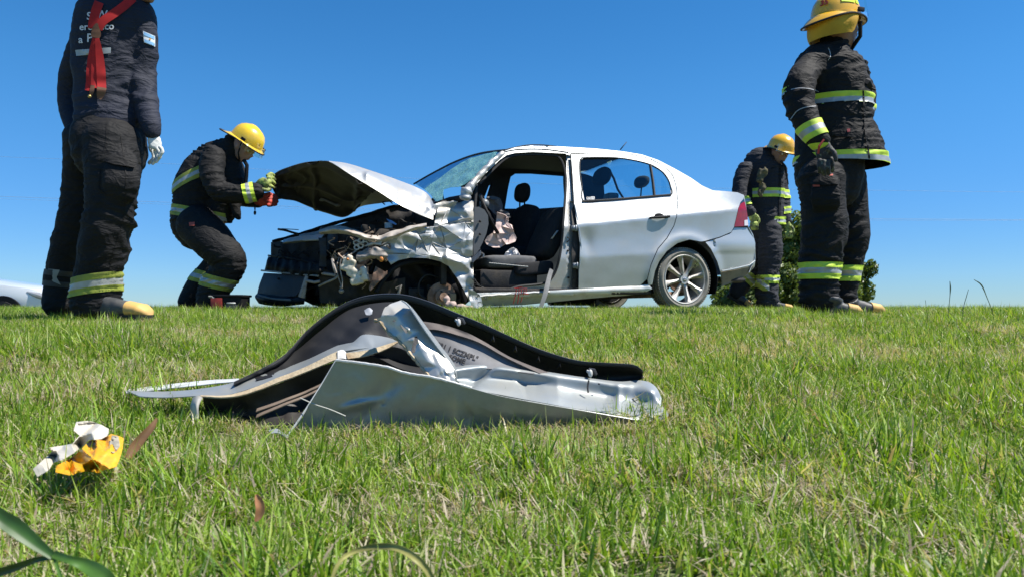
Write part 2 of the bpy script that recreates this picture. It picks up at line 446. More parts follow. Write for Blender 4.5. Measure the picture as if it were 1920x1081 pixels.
# ------------------------------------------------------------------ grass
def leafmat(name, stops, trans=.45, rough=.45):
    m, N, L = nmat(name); N.clear()
    at_ = N.new('ShaderNodeAttribute'); at_.attribute_name = 'tint'
    oi = N.new('ShaderNodeObjectInfo')
    ad = N.new('ShaderNodeMath'); ad.operation = 'MULTIPLY_ADD'; ad.inputs[1].default_value = .22; 
    L.new(oi.outputs['Random'], ad.inputs[0]); L.new(at_.outputs['Fac'], ad.inputs[2])
    sb = N.new('ShaderNodeMath'); sb.operation = 'SUBTRACT'; sb.inputs[1].default_value = .11; L.new(ad.outputs[0], sb.inputs[0])
    cr = N.new('ShaderNodeValToRGB'); L.new(sb.outputs[0], cr.inputs[0])
    els = cr.color_ramp.elements
    els[0].position = stops[0][0]; els[0].color = (*stops[0][1], 1); els[1].position = stops[-1][0]; els[1].color = (*stops[-1][1], 1)
    for p, c in stops[1:-1]:
        e = els.new(p); e.color = (*c, 1)
    pb = N.new('ShaderNodeBsdfPrincipled'); pb.inputs['Roughness'].default_value = rough; L.new(cr.outputs[0], pb.inputs['Base Color'])
    pb.inputs['Specular IOR Level'].default_value = .4
    tl = N.new('ShaderNodeBsdfTranslucent')
    mu = N.new('ShaderNodeVectorMath'); mu.operation = 'MULTIPLY'; mu.inputs[1].default_value = (1.25, 1.2, .5); L.new(cr.outputs[0], mu.inputs[0]); L.new(mu.outputs[0], tl.inputs[0])
    mx = N.new('ShaderNodeMixShader'); mx.inputs[0].default_value = trans; L.new(pb.outputs[0], mx.inputs[1]); L.new(tl.outputs[0], mx.inputs[2])
    o = N.new('ShaderNodeOutputMaterial'); L.new(mx.outputs[0], o.inputs[0])
    return m
# tint: 0..0.6 greens, 0.7..1 straw
GRASS = leafmat('grass_blades', [(0, (.045, .115, .008)), (.25, (.13, .25, .014)), (.5, (.26, .40, .035)), (.64, (.42, .52, .12)), (.72, (.42, .39, .24)), (.85, (.54, .48, .35)), (1, (.32, .25, .19))], .42)
def blade(V, Fc, T, base, hd, ln, w, bend, tint, seg=3, lean=0.2, curl=0.0):
    """one grass blade: tapered folded ribbon; hd = heading of the lean"""
    d = Vector((math.cos(hd), math.sin(hd), 0)); side = Vector((-d.y, d.x, 0))
    n0 = len(V); p = Vector(base); ang = lean
    tw = random.uniform(-.9, .9)
    for i in range(seg + 1):
        t = i / seg
        ww = w * (1 - t ** 1.6) * .5 * (0.75 + .5 * min(1, t * 3))
        sd = (side * math.cos(tw * t) + d * math.sin(tw * t))
        if i < seg:
            V.append(p - sd * ww); V.append(p + sd * ww); T.extend([tint, tint])
        else:
            V.append(p); T.append(tint)
        p = p + (d * math.sin(ang) + Vector((0, 0, 1)) * math.cos(ang)) * (ln / seg)
        ang += bend / seg
    for i in range(seg - 1):
        a = n0 + 2 * i; Fc.append((a, a + 1, a + 3, a + 2))
    a = n0 + 2 * (seg - 1); Fc.append((a, a + 1, a + 2))
def clump(nb, lmin, lmax, wmin, wmax, dry, rad, lean, thatch=0):
    V = []; Fc = []; T = []
    for i in range(nb):
        r = rad * math.sqrt(random.random()); a = random.uniform(0, 2 * PI)
        isd = random.random() < dry
        tint = random.uniform(.72, 1.0) if isd else min(.66, max(0, random.gauss(.33, .20)))
        ln = random.uniform(lmin, lmax) * (.75 if isd else 1)
        blade(V, Fc, T, (r * math.cos(a), r * math.sin(a), -.004), random.uniform(0, 2 * PI), ln, random.uniform(wmin, wmax), random.uniform(-.3, 1.7), tint, 3, abs(random.gauss(0, lean)) + .08)
    for i in range(thatch):      # flat lying dead blades
        r = rad * 1.3 * math.sqrt(random.random()); a = random.uniform(0, 2 * PI)
        blade(V, Fc, T, (r * math.cos(a), r * math.sin(a), random.uniform(.002, .02)), random.uniform(0, 2 * PI), random.uniform(.02, .05), random.uniform(.0015, .0035), random.uniform(-.3, .3), random.uniform(.74, 1), 2, random.uniform(1.0, 1.7))
    me = mesh_from(V, Fc)
    if len(me.vertices) == len(T):
        at_ = me.attributes.new('tint', 'FLOAT', 'POINT'); at_.data.foreach_set('value', T)
    me.materials.append(GRASS)
    return me
gcol = bpy.data.collections.new('grass_tufts')
defs = [  # nb, lmin, lmax, wmin, wmax, dry, rad, lean, thatch
    (32, .034, .074, .0018, .0036, .20, .034, .42, 9), (32, .038, .082, .0018, .0034, .27, .036, .46, 10), (26, .030, .064, .0024, .0050, .18, .034, .50, 8),
    (24, .028, .070, .0016, .0036, .66, .036, .46, 16), (24, .025, .065, .0018, .0038, .88, .036, .50, 22), (28, .034, .072, .002, .0036, .45, .036, .48, 12),
    (22, .055, .112, .0022, .0044, .14, .026, .42, 4), (34, .024, .052, .0012, .0024, .28, .036, .60, 9), (14, .022, .045, .005, .009, .05, .030, .75, 2)]
for i, d in enumerate(defs):
    ob = bpy.data.objects.new('tuft%d' % i, clump(*d)); gcol.objects.link(ob)
DEB = [(175, 700), (300, 640), (640, 570), (1190, 650), (1270, 770), (1060, 800), (700, 830), (520, 820), (420, 770), (290, 775)]
debris_foot = [(-.62, 1.66), (-.5, 1.80), (-.35, 1.95), (-.1, 1.95), (.24, 1.80), (.29, 1.70), (.2, 1.67), (-.1, 1.61), (-.40, 1.59), (-.50, 1.62)]
wrap_foot = [(-1.0, 1.12), (-.72, 1.12), (-.70, 1.28), (-.95, 1.28)]
rs = random.Random(11)
P = []; IDX = []; RZ = []; SC = []; TX = []; TY = []
def tuft_at(x, y, big=None):
    nd = 1.25 * noise.noise(Vector((x * 2.2, y * 2.2, 4))) + .5 * noise.noise(Vector((x * 6, y * 6, 9)))
    nh = noise.noise(Vector((x * 2.6 + 7, y * 2.6, 1)))
    r = rs.random()
    if y > 2.6: nd -= .06
    if nd > .17 and r < .78: k = rs.choice([3, 4, 4, 5])
    elif nd > .0 and r < .45: k = rs.choice([5, 3, 5, 1])
    elif (nh > .12 and r < .35) or (y > 3.3 and r > .90): k = 6
    else: k = rs.choice([0, 1, 2, 7, 1, 0, 2, 1, 8])
    if big is not None: k = big
    s = rs.uniform(.75, 1.35) * (1 + .35 * nh)
    s *= .95 - .20 * min(1, max(0, (y - 2.4) / 1.2))
    if y > 5.0: s *= .88
    if 1.30 < y < 1.56 and -.60 < x < .02: k = rs.choice([7, 0, 3, 1]); s *= .74
    elif 1.3 < y < 1.66 and x < .3 and x > -.7: s *= .85
    P.append((x, y, ground_z(x, y))); IDX.append(k); RZ.append(rs.uniform(0, 6.283)); SC.append(s)
    TX.append(rs.gauss(0, .14)); TY.append(rs.gauss(0, .14))
def scatter(y0, y1, dens, xm, xa=.6):
    area = 0; n = 0
    steps = max(1, int((y1 - y0) / .1))
    for j in range(steps):
        ya = y0 + (y1 - y0) * j / steps; yb = y0 + (y1 - y0) * (j + 1) / steps
        hw = xa + xm * yb
        for _ in range(int(2 * hw * (yb - ya) * dens)):
            x = rs.uniform(-hw, hw); y = rs.uniform(ya, yb)
            if inpoly(x, y, debris_foot) and rs.random() < .97: continue
            if inpoly(x, y, wrap_foot) and rs.random() < .12: continue
            tuft_at(x, y)
scatter(.42, 2.2, 1200, .72, .35)
scatter(2.2, 4.0, 950, .72, .5)
scatter(4.0, 7.5, 520, .72, .8)
scatter(7.5, 12.5, 280, .74, 1)
# taller tuft at the right on the crest
for _ in range(60):
    a = rs.gauss(0, .16); b = rs.gauss(0, .12)
    tuft_at(1.95 + a, 3.3 + b, 6)
me = mesh_from(P, [])
for nm, ty, dat in (('kind_index', 'INT', IDX), ('rz', 'FLOAT', RZ), ('sc', 'FLOAT', SC), ('tx', 'FLOAT', TX), ('ty', 'FLOAT', TY)):
    a_ = me.attributes.new(nm, ty, 'POINT'); a_.data.foreach_set('value', dat)
grass = bpy.data.objects.new('grass', me); COL.objects.link(grass)
tag(grass, 'short green turf mixed with dry straw blades covering the bank', 'grass', kind='stuff')
me.materials.append(GRASS)
ng = bpy.data.node_groups.new('grass_scatter', 'GeometryNodeTree')
ng.interface.new_socket('Geometry', in_out='INPUT', socket_type='NodeSocketGeometry')
ng.interface.new_socket('Geometry', in_out='OUTPUT', socket_type='NodeSocketGeometry')
N = ng.nodes; L = ng.links
gi = N.new('NodeGroupInput'); go = N.new('NodeGroupOutput')
ip = N.new('GeometryNodeInstanceOnPoints'); ci = N.new('GeometryNodeCollectionInfo'); ci.inputs[0].default_value = gcol
ci.inputs['Separate Children'].default_value = True; ci.inputs['Reset Children'].default_value = True
ip.inputs['Pick Instance'].default_value = True
def na(nm, ty):
    q = N.new('GeometryNodeInputNamedAttribute'); q.data_type = ty; q.inputs[0].default_value = nm; return q
cx = N.new('ShaderNodeCombineXYZ')
L.new(na('tx', 'FLOAT').outputs[0], cx.inputs[0]); L.new(na('ty', 'FLOAT').outputs[0], cx.inputs[1]); L.new(na('rz', 'FLOAT').outputs[0], cx.inputs[2])
L.new(gi.outputs[0], ip.inputs['Points']); L.new(ci.outputs[0], ip.inputs['Instance'])
L.new(na('kind_index', 'INT').outputs[0], ip.inputs['Instance Index']); L.new(cx.outputs[0], ip.inputs['Rotation']); L.new(na('sc', 'FLOAT').outputs[0], ip.inputs['Scale'])
L.new(ip.outputs[0], go.inputs[0])
mod = grass.modifiers.new('scatter', 'NODES'); mod.node_group = ng

# ------------------------------------------------------------------ power cables far behind
cab = mat('cable', (.26, .36, .50), .6)
def wire(pts, D, r, label):
    c = catmull([(p[0], p[1], D + p[2] if len(p) > 2 else D) for p in pts], 50)
    m = MB().tube([at(*q) for q in c], r, 5)
    tag(m.build('power_cable', cab, origin=at(*c[0])), label, 'cable', 'power cables across the sky')
wire([(-700, 268), (0, 294), (350, 309), (760, 334), (1200, 350), (1640, 357), (2000, 361), (2700, 366)], 70, .011, 'thin power cable crossing the sky highest, behind the raised bonnet')
wire([(-700, 345), (0, 368.5), (300, 379), (600, 389), (1000, 401), (1480, 409), (1920, 412), (2700, 415)], 70, .016, 'power cable in the lower pair, the upper and thicker of the two')
wire([(-700, 352), (0, 373), (300, 383), (600, 393), (1000, 405), (1480, 412), (1920, 414), (2700, 417)], 71, .009, 'power cable in the lower pair, the lower and fainter of the two')

# ------------------------------------------------------------------ trees behind the right-hand figures
LEAF = leafmat('tree_leaves', [(0, (.045, .075, .016)), (.4, (.09, .135, .028)), (.7, (.15, .20, .045)), (1, (.24, .27, .08))], .4)
BARK = mat('bark', (.09, .07, .05), .9, var=.3, vscale=6)
def tree(c, R, H, nleaf, label, seed, leafsize=.085):
    r = random.Random(seed)
    t = empty('bushy_tree', c, label, 'tree', 'trees beyond the crest')
    m = MB()
    tips = []
    def limb(p, d, ln, rad, dep):
        q = p + d * ln
        mid = p + d * ln * .5 + Vector((r.uniform(-.1, .1), r.uniform(-.1, .1), 0)) * ln
        m.tube([p, mid, q], [rad, rad * .8, rad * .55], 6)
        if dep == 0: tips.append(q); return
        tips.append(q)
        for _ in range(4):
            nd = (d + Vector((r.uniform(-1, 1), r.uniform(-1, 1), r.uniform(-.25, .7)))).normalized()
            limb(q, nd, ln * r.uniform(.55, .8), rad * .55, dep - 1)
    base = Vector(c)
    for k in range(3):
        a = k * 2.1 + r.random()
        limb(base, Vector((math.cos(a) * .35, math.sin(a) * .35, 1)).normalized(), H * .26, .11, 1)
    m.build('trunk', BARK, t)
    # foliage: leaf clumps in an uneven crown
    lobes = []
    for _ in range(64):
        a = r.uniform(0, 2 * PI); e = r.uniform(-.95, 1)
        rr = r.uniform(.35, .92)
        ce = math.sqrt(max(0, 1 - e * e))
        lobes.append((Vector((math.cos(a) * ce * R * rr, math.sin(a) * ce * R * rr, H * .52 + e * H * .46 * rr)), r.uniform(.16, .34) * R))
    V = []; Fc = []; T = []
    for i in range(nleaf):
        lc, lr = lobes[r.randrange(len(lobes))]
        d = Vector((r.gauss(0, 1), r.gauss(0, 1), r.gauss(0, 1))).normalized()
        p = lc + d * lr * (r.random() ** .35)
        if noise.noise(p * 1.6 + Vector((seed, 0, 0))) < -.45: continue
        n = (d + Vector((r.gauss(0, .6), r.gauss(0, .6), r.gauss(0, .6)))).normalized()
        a = n.orthogonal().normalized(); b = n.cross(a); s = leafsize * r.uniform(.6, 1.3)
        q = base + p; k = len(V)
        V += [q - a * s, q + b * s * .5, q + a * s, q - b * s * .5]; Fc.append((k, k + 1, k + 2, k + 3))
        T += [min(1, max(0, .45 + .35 * noise.noise(p * .9) + r.gauss(0, .13)))] * 4
    me = mesh_from(V, Fc); a_ = me.attributes.new('tint', 'FLOAT', 'POINT'); a_.data.foreach_set('value', T)
    link('crown', me, LEAF, t, smooth=False)
tree((10.1, 26.5, -1.05), 1.95, 4.5, 56000, 'leafy tree rising between the two right-hand firefighters', 3)
tree((11.6, 27.0, -1.05), 1.4, 3.6, 34000, 'leafy tree showing on the right of the tallest firefighter', 8)
tree((8.6, 26.0, -1.05), 1.7, 3.1, 34000, 'low bushy tree seen behind the boot and rear wheel of the car', 14)
# ================================================================== the wrecked car
SILVER = mat('silver_paint', (.41, .435, .44), .36, .42, coat=.35, dirt=(.32, .30, .25), dscale=2.6, damt=.38, dlo=.46, bump=.03, bscale=160)
SILVERD = mat('scraped_silver', (.40, .41, .41), .42, .35, dirt=(.42, .33, .20), dscale=6, damt=.7, dlo=.48, bump=.25, bscale=45, coat=.15)
INNER = mat('inner_silver_paint', (.46, .49, .52), .45, .35, dirt=(.18, .17, .15), dscale=5, damt=.5)
BLK = mat('black_plastic', (.007, .007, .008), .62, var=.3, vscale=14, bump=.15, spec=.22)
RUB = mat('black_rubber', (.012, .012, .012), .7)
DARK = mat('dark_metal', (.014, .013, .013), .65, .15, var=.5, vscale=12, dirt=(.07, .055, .04), dscale=9, damt=.6, bump=.4)  # near-black base: shade of engine bay and underbody put into the colour
CLOTHD = mat('charcoal_seat_fabric', (.018, .018, .020), .95, var=.25, vscale=20, bump=.3, bscale=220)
CLOTHG = mat('grey_seat_fabric', (.10, .10, .104), .95, var=.2, vscale=20, bump=.3, bscale=220)
RUST = mat('rusty_metal', (.24, .14, .09), .8, .2, var=.5, vscale=14, dirt=(.30, .24, .19), dscale=12, damt=.7, bump=.5)
DUSTY = mat('dusty_metal', (.30, .27, .24), .7, .3, dirt=(.10, .07, .05), dscale=11, damt=.8, bump=.4)
TYRE = mat('dusty_tyre', (.20, .19, .165), .9, var=.25, vscale=10, dirt=(.34, .31, .25), dscale=7, damt=.6, bump=.3)
ALLOY = mat('alloy', (.50, .49, .46), .5, .4, dirt=(.26, .21, .15), dscale=9, damt=.85)
CREAM = mat('cream_plastic', (.66, .60, .48), .6, dirt=(.22, .16, .10), dscale=14, damt=.7, bump=.2)
MUD = mat('dirty_sill', (.60, .61, .59), .4, .2, dirt=(.34, .28, .20), dscale=5, damt=.7, dlo=.48)
GLS = glassmat('tinted_glass', (.68, .82, .86), .05)
GLT = glassmat('lightly_tinted_glass', (.80, .95, 1.0), .07, ior=1.03)
WSG = glassmat('shattered_windscreen_glass', (.14, .26, .38), .16, crack=(.55, .66, (.26, .58, .52)))
SHG = glassmat('crazed_green_glass', (.40, .72, .66), .2, crack=(.12, .32, (.42, .76, .68)), craze=.30)
carR = empty('wrecked_car', CO, 'silver sedan with a crushed front, no front door and its bonnet torn up', 'car', rz=YAW)

def vside(u, z):
    """how far in from the widest line the body side lies at (u, z)"""
    zc = .765 + (u + 1.05) * .132; zl = .48 + (u + 1.05) * .07
    if z > zc: v = .012 + .40 * (z - zc) - .006 * math.exp(-(z - zc) / .03)
    elif z > zl: v = .012 - .006 + .012 * math.sin((zc - z) / (zc - zl) * PI) * .8
    else: v = .006 + .16 * (zl - z) ** 1.1
    # flared wheel arch
    d = math.hypot(u, z - .30)
    if .30 < d < .52: v -= .022 * math.exp(-((d - .385) / .055) ** 2)
    # tail tucks in
    if u > .35: v += .16 * ((u - .35) / .6) ** 2.2
    return v
def dentn(p, a, s, sd): return a * noise.noise(p * s + Vector((sd, sd, 0)))
def on_side(px, py, extra=0.0, f=None):
    p = cp(px, py, 0)
    for _ in range(2):
        u, z = uz(p); p = cp(px, py, vside(u, z) + extra + (f(px, py) if f else 0))
    return p
def mirror(p, W=CW):
    d = p - CO; u = d.dot(CU); v = d.dot(CV)
    return CO + CU * u + CV * (W - v) + Vector((0, 0, d.z))
NV = -CV
# traced outlines, photograph pixels
TOP = [(865, 363), (880, 342), (905, 314), (930, 292), (948, 283), (966, 277), (993, 274), (1050, 275), (1116, 279), (1166, 284), (1203, 290), (1233, 300), (1266, 317), (1296, 334), (1316, 348), (1336, 357), (1363, 359), (1383, 361), (1395, 366)]
RD_OUT = [(1071, 290), (1120, 288), (1180, 290), (1217, 298), (1244, 311), (1261, 330), (1268, 352), (1270, 380), (1268, 406), (1263, 423), (1250, 446), (1233, 466), (1220, 496), (1213, 523), (1200, 535), (1140, 539), (1085, 542), (1085, 505), (1087, 486), (1088, 460), (1083, 426), (1077, 383), (1074, 330)]
WIN = [(1088, 300), (1096, 296), (1150, 296), (1183, 300), (1216, 308), (1240, 321), (1252, 336), (1257, 350), (1258, 365), (1226, 368), (1150, 374), (1096, 378), (1091, 350), (1087, 320)]
OPEN = [(893, 358), (900, 345), (917, 326), (940, 304), (952, 296), (966, 292), (1000, 290), (1040, 292), (1052, 300), (1059, 320), (1061, 345), (1057, 406), (1053, 457), (1046, 496), (1035, 520), (1018, 531), (975, 536), (890, 545)]
ARCH = [(1222, 556), (1223, 533), (1228, 508), (1236, 490), (1250, 471), (1270, 456), (1293, 449), (1314, 453), (1332, 466), (1345, 490), (1352, 513), (1353, 536)]

def door_dent(px, py):
    # crease line with a soft hollow under the shoulder and a push at the leading edge
    s = 0
    yl = 426 + (px - 1085) * -.115
    s += 0
    yb = 487 - (px - 1088) * .10
    s += 0
    s += .016 * math.exp(-((px - 1098) / 14.0) ** 2 - ((py - 455) / 22.0) ** 2)
    s -= .012 * math.exp(-((px - 1089) / 7.0) ** 2 - ((py - 470) / 18.0) ** 2)
    s += .0022 * noise.noise(Vector((px * .03, py * .04, 0)))
    return s
# rear door
rd = sheet('rear_door', SILVER, carR, RD_OUT, lambda x, y: on_side(x, y, 0, door_dent), [WIN], 4.2, .006, NV)
def inset(poly, k, ds):
    cx = sum(p[0] for p in poly) / len(poly); cy = sum(p[1] for p in poly) / len(poly)
    return [(cx + (p[0] - cx) * k, cy + (p[1] - cy) * k) for p in poly]
sheet('window_glass', GLS, rd, WIN, lambda x, y: on_side(x, y, .012), (), 9, 0, NV)
m = MB().tube([on_side(*q, .0) for q in catmull(WIN, 90, True)] + [on_side(*WIN[0], .0)], .007, 6)
m.tube([on_side(1219, 309, .0), on_side(1224, 340, 0), on_side(1227, 368, .0)], .014, 6)
m.tube([on_side(1092, 378, -.004), on_side(1150, 374.5, -.004), on_side(1226, 368, -.004), on_side(1258, 365.5, -.004)], .010, 6)
m.build('window_seal', RUB, rd)
# sticker in the corner of the rear side window
STK = mat('white_sticker', (.62, .62, .60), .6)
m = MB()
for (x0, y0, x1, y1) in [(1100, 369, 1115, 370.2), (1100, 373.2, 1115, 374.2), (1100, 369, 1101, 374), (1114, 369, 1115, 374), (1103, 371, 1106, 372.6), (1107, 371, 1109, 372.6), (1110, 371, 1113, 372.6)]:
    q = [on_side(x0, y0, .009), on_side(x1, y0 - .2, .009), on_side(x1, y1, .009), on_side(x0, y1, .009)]
    m.add(q, [(0, 1, 2, 3)])
m.build('sticker', STK, rd)
# handle; a black lens on the skin stands for its hollow's shade
hb = on_side(1236, 405, -.002)
m = MB().ball(hb, (.052, .006, .026), 20, 10, CU, NV, Vector((0, 0, 1))); m.build('handle_recess_shade', BLK, rd)
hl = MB().tube([on_side(1218, 408.5, -.006), on_side(1226, 408, -.018), on_side(1238, 407.3, -.022), on_side(1249, 406.6, -.018), on_side(1255, 406, -.008)], [.009, .012, .0125, .013, .012], 10)
hl.build('handle', BLK, rd)

# body side: rail, C-pillar, quarter, B-pillar, sill lip; one skin with the door cut out of it
_G = [(1069.5, 291.5), (1070, 287.5), (1120, 286.2), (1181, 288), (1219, 296.5), (1246, 310), (1263, 329), (1270, 352), (1272, 380), (1270, 407), (1265, 424), (1252, 447), (1235, 467), (1222, 497), (1215, 524)]
GAP = [(x - (.8 if x > 1230 or y > 400 else 0), y + (.6 if y < 312 and x > 1072 else 0)) for x, y in _G]
side_out = TOP + [(1394, 373), (1388, 380), (1384, 391), (1377, 424), (1371, 435), (1350, 444), (1321, 452)] + ARCH[7:0:-1][0:6] + [(1223, 533), (1216, 535)] + GAP[::-1] + [(1062, 290), (1061, 288), (1040, 287), (1000, 285), (966, 287), (950, 291), (937, 300), (914, 322), (896, 342), (886, 360)]
qd = lambda x, y: 0
sheet('quarter_panel', SILVER, carR, side_out, lambda x, y: on_side(x, y, 0, qd), (), 4.2, .006, NV)
# B pillar face with step, wide at the foot
bp_out = [(1062, 290), (1069.5, 291.5), (1070, 330), (1075, 384), (1081, 427), (1086, 460), (1085, 486), (1083, 505), (1083, 545), (1000, 552), (893, 556), (890, 545), (975, 538), (1018, 533), (1037, 521), (1048, 496), (1055, 457), (1059, 406), (1063, 345), (1062, 320)]
bp = sheet('door_pillar', SILVERD, carR, bp_out, lambda x, y: on_side(x, y, .035 + (.02 if x > 1066 and y > 380 else 0)), (), 4, .006, NV)
# dark recessed channel between pillar and torn door edge, with hinges and bolts
ch = [(1077, 384), (1084, 427), (1089, 460), (1088, 486), (1086, 505), (1086, 540), (1072, 540), (1073, 500), (1072, 470), (1074, 430), (1071, 395)]
sheet('pillar_recess', DARK, carR, ch, lambda x, y: on_side(x, y, .026), (), 4, .003, NV)
for (x, y) in [(1077, 428), (1079, 498)]:
    MB().box(on_side(x, y, .015), (.05, .02, .045), CU, CV).tube([on_side(x + 3, y - 6, .005), on_side(x + 3, y + 6, .005)], .009, 8).build('hinge', mat('hinge_grey', (.22, .24, .26), .5, .4), carR)
for (x, y) in [(1076, 521), (1066, 520), (1065, 470)]: MB().ball(on_side(x, y, .03), .010, 8, 6).build('bolt', DARK, carR)
MB().tube([on_side(1063, 444, .02), on_side(1069, 449, .01), on_side(1063, 454, .02)], .006, 6).build('striker', DARK, carR)
# bent edge of the door flange, pale line
m = MB().tube([on_side(1078, 384, -.004), on_side(1082, 405, -.004), on_side(1086, 430, -.003), on_side(1090, 460, 0), on_side(1089, 486, .0), on_side(1086, 506, 0), on_side(1085.5, 541, 0)], .005, 6)
m.build('door_edge', SILVER, rd)
# rubber seal around the front opening, and an inner lip
op = catmull(OPEN, 120, True)
m = MB().tube([on_side(x, y, .03) for x, y in op] + [on_side(*op[0], .03)], .011, 6); m.build('door_seal', RUB, carR)
# black strip along the roof gutter above the opening
m = MB().tube([on_side(*q, -.002) for q in catmull([(926, 296), (944, 286), (966, 281), (1000, 279.5), (1030, 281), (1066, 286)], 30)], .0045, 6)
m.build('roof_gutter', RUB, carR)
m = MB().tube([on_side(1069.5, 289), on_side(1072, 330), on_side(1076, 384)], .003, 5); m.build('door_gap', RUB, carR)
# sill
sill = [(886, 549), (1000, 546), (1085, 541.5), (1140, 538.3), (1200, 534.5), (1216, 533), (1223, 541), (1203, 551), (1140, 556), (1083, 561), (983, 571), (900, 574), (887, 571)]
def sillv(x, y):
    t = (y - (546 - (x - 886) * .035)) / 24
    return .004 + (-.018 * math.sin(max(0, min(1, t * 2.2)) * PI / 1.3) if t < .55 else .012 + .10 * (t - .5))
sheet('sill', MUD, carR, sill, lambda x, y: on_side(x, y, 0, sillv), (), 3.2, .01, NV)
m = MB().tube([on_side(*q, -.012) + Vector((0, 0, .002 * math.sin(q[0]))) for q in catmull([(888, 556), (925, 553), (985, 549), (1030, 547)], 30)], .011, 8, up=(0, 0, 1)); m.build('sill_step', SILVERD, carR)
# red hand-marked strokes on the sill
RED = mat('red_marker', (.45, .02, .03), .5)
m = MB()
def stroke(a, b, w=.004):
    m.tube([on_side(*a, -.024), on_side((a[0] + b[0]) / 2 + .4, (a[1] + b[1]) / 2, -.026), on_side(*b, -.024)], w, 5, flat=.5)
for a, b in [((964, 540), (979, 538.5)), ((968, 541), (966, 556)), ((973, 540), (972, 557)), ((977, 541), (977, 552)), ((980, 541), (988, 540)), ((983, 541), (981, 553)), ((987, 541), (986, 548)), ((982, 550), (991, 551)), ((965, 556), (962, 569)), ((972, 556), (970, 568)), ((979, 556), (976, 566))]: stroke(a, b)
m.build('red_marking', RED, carR)

# rear bumper and tail lamp
bump = [(1377, 427), (1405, 427), (1412, 440), (1416, 455), (1416.5, 484), (1415, 500), (1404, 512), (1390, 523), (1353, 536), (1352, 513), (1345, 490), (1333, 466), (1323, 454), (1350, 446), (1371, 437)]
def bv(x, y):
    yl = 507 - (x - 1353) * .17
    return .012 - .016 * (1 if abs(y - 452) < 22 and x > 1340 else 0) * math.exp(-((y - 455) / 14) ** 2) + (.05 * min(1, max(0, (y - yl) / 24)) if y > yl else 0)
bmp = sheet('rear_bumper', SILVER, carR, bump, lambda x, y: on_side(x, y, 0, bv), (), 4, .006, NV)
m = MB().tube([on_side(*q, -.004) for q in [(1354, 508), (1380, 503), (1405, 497), (1415.5, 489)]], .006, 6); m.build('bumper_lip', SILVER, bmp)
DRT = mat('muddy_valance', (.25, .20, .14), .85, dirt=(.12, .08, .05), dscale=9, damt=.7)
sheet('valance', DRT, bmp, [(1353.5, 510), (1380, 505.5), (1414, 499), (1403, 512.5), (1389, 523.5), (1354, 536.5)], lambda x, y: on_side(x, y, -.006, bv), (), 4, .003, NV)
LAMP = mat('red_lamp_lens', (.24, .004, .008), .2, coat=.3, var=.2, vscale=30)
tl = sheet('tail_lamp', LAMP, carR, [(1389, 382), (1396, 378), (1399, 389), (1401.5, 404), (1403, 424), (1377, 425), (1381, 408), (1385, 391)], lambda x, y: on_side(x, y, -.004), (), 4, .02, NV)
sheet('reflector', mat('pale_lens', (.7, .6, .6), .2, coat=1), tl, [(1396, 413), (1402, 412), (1403, 423), (1396, 423)], lambda x, y: on_side(x, y, -.010), (), 4, .006, NV)

# wheel house, dark
def arcdisc(cu, cz, r, v0, v1, name, parent, m_):
    V = []; Fc = []; n = 26
    for i in range(n + 1):
        a = PI * (-.12 + 1.24 * i / n)
        V += [car(cu + r * math.cos(a), v0, cz + r * math.sin(a)), car(cu + r * math.cos(a), v1, cz + r * math.sin(a))]
    for i in range(n): Fc.append((2 * i, 2 * i + 1, 2 * i + 3, 2 * i + 2))
    c = len(V); V.append(car(cu, v1, cz))
    for i in range(n): Fc.append((2 * i + 1, 2 * i + 3, c))
    return link(name, solid(V, Fc, .004), m_, parent)
arcdisc(0, .30, .375, .03, .34, 'wheel_house', carR, BLK)

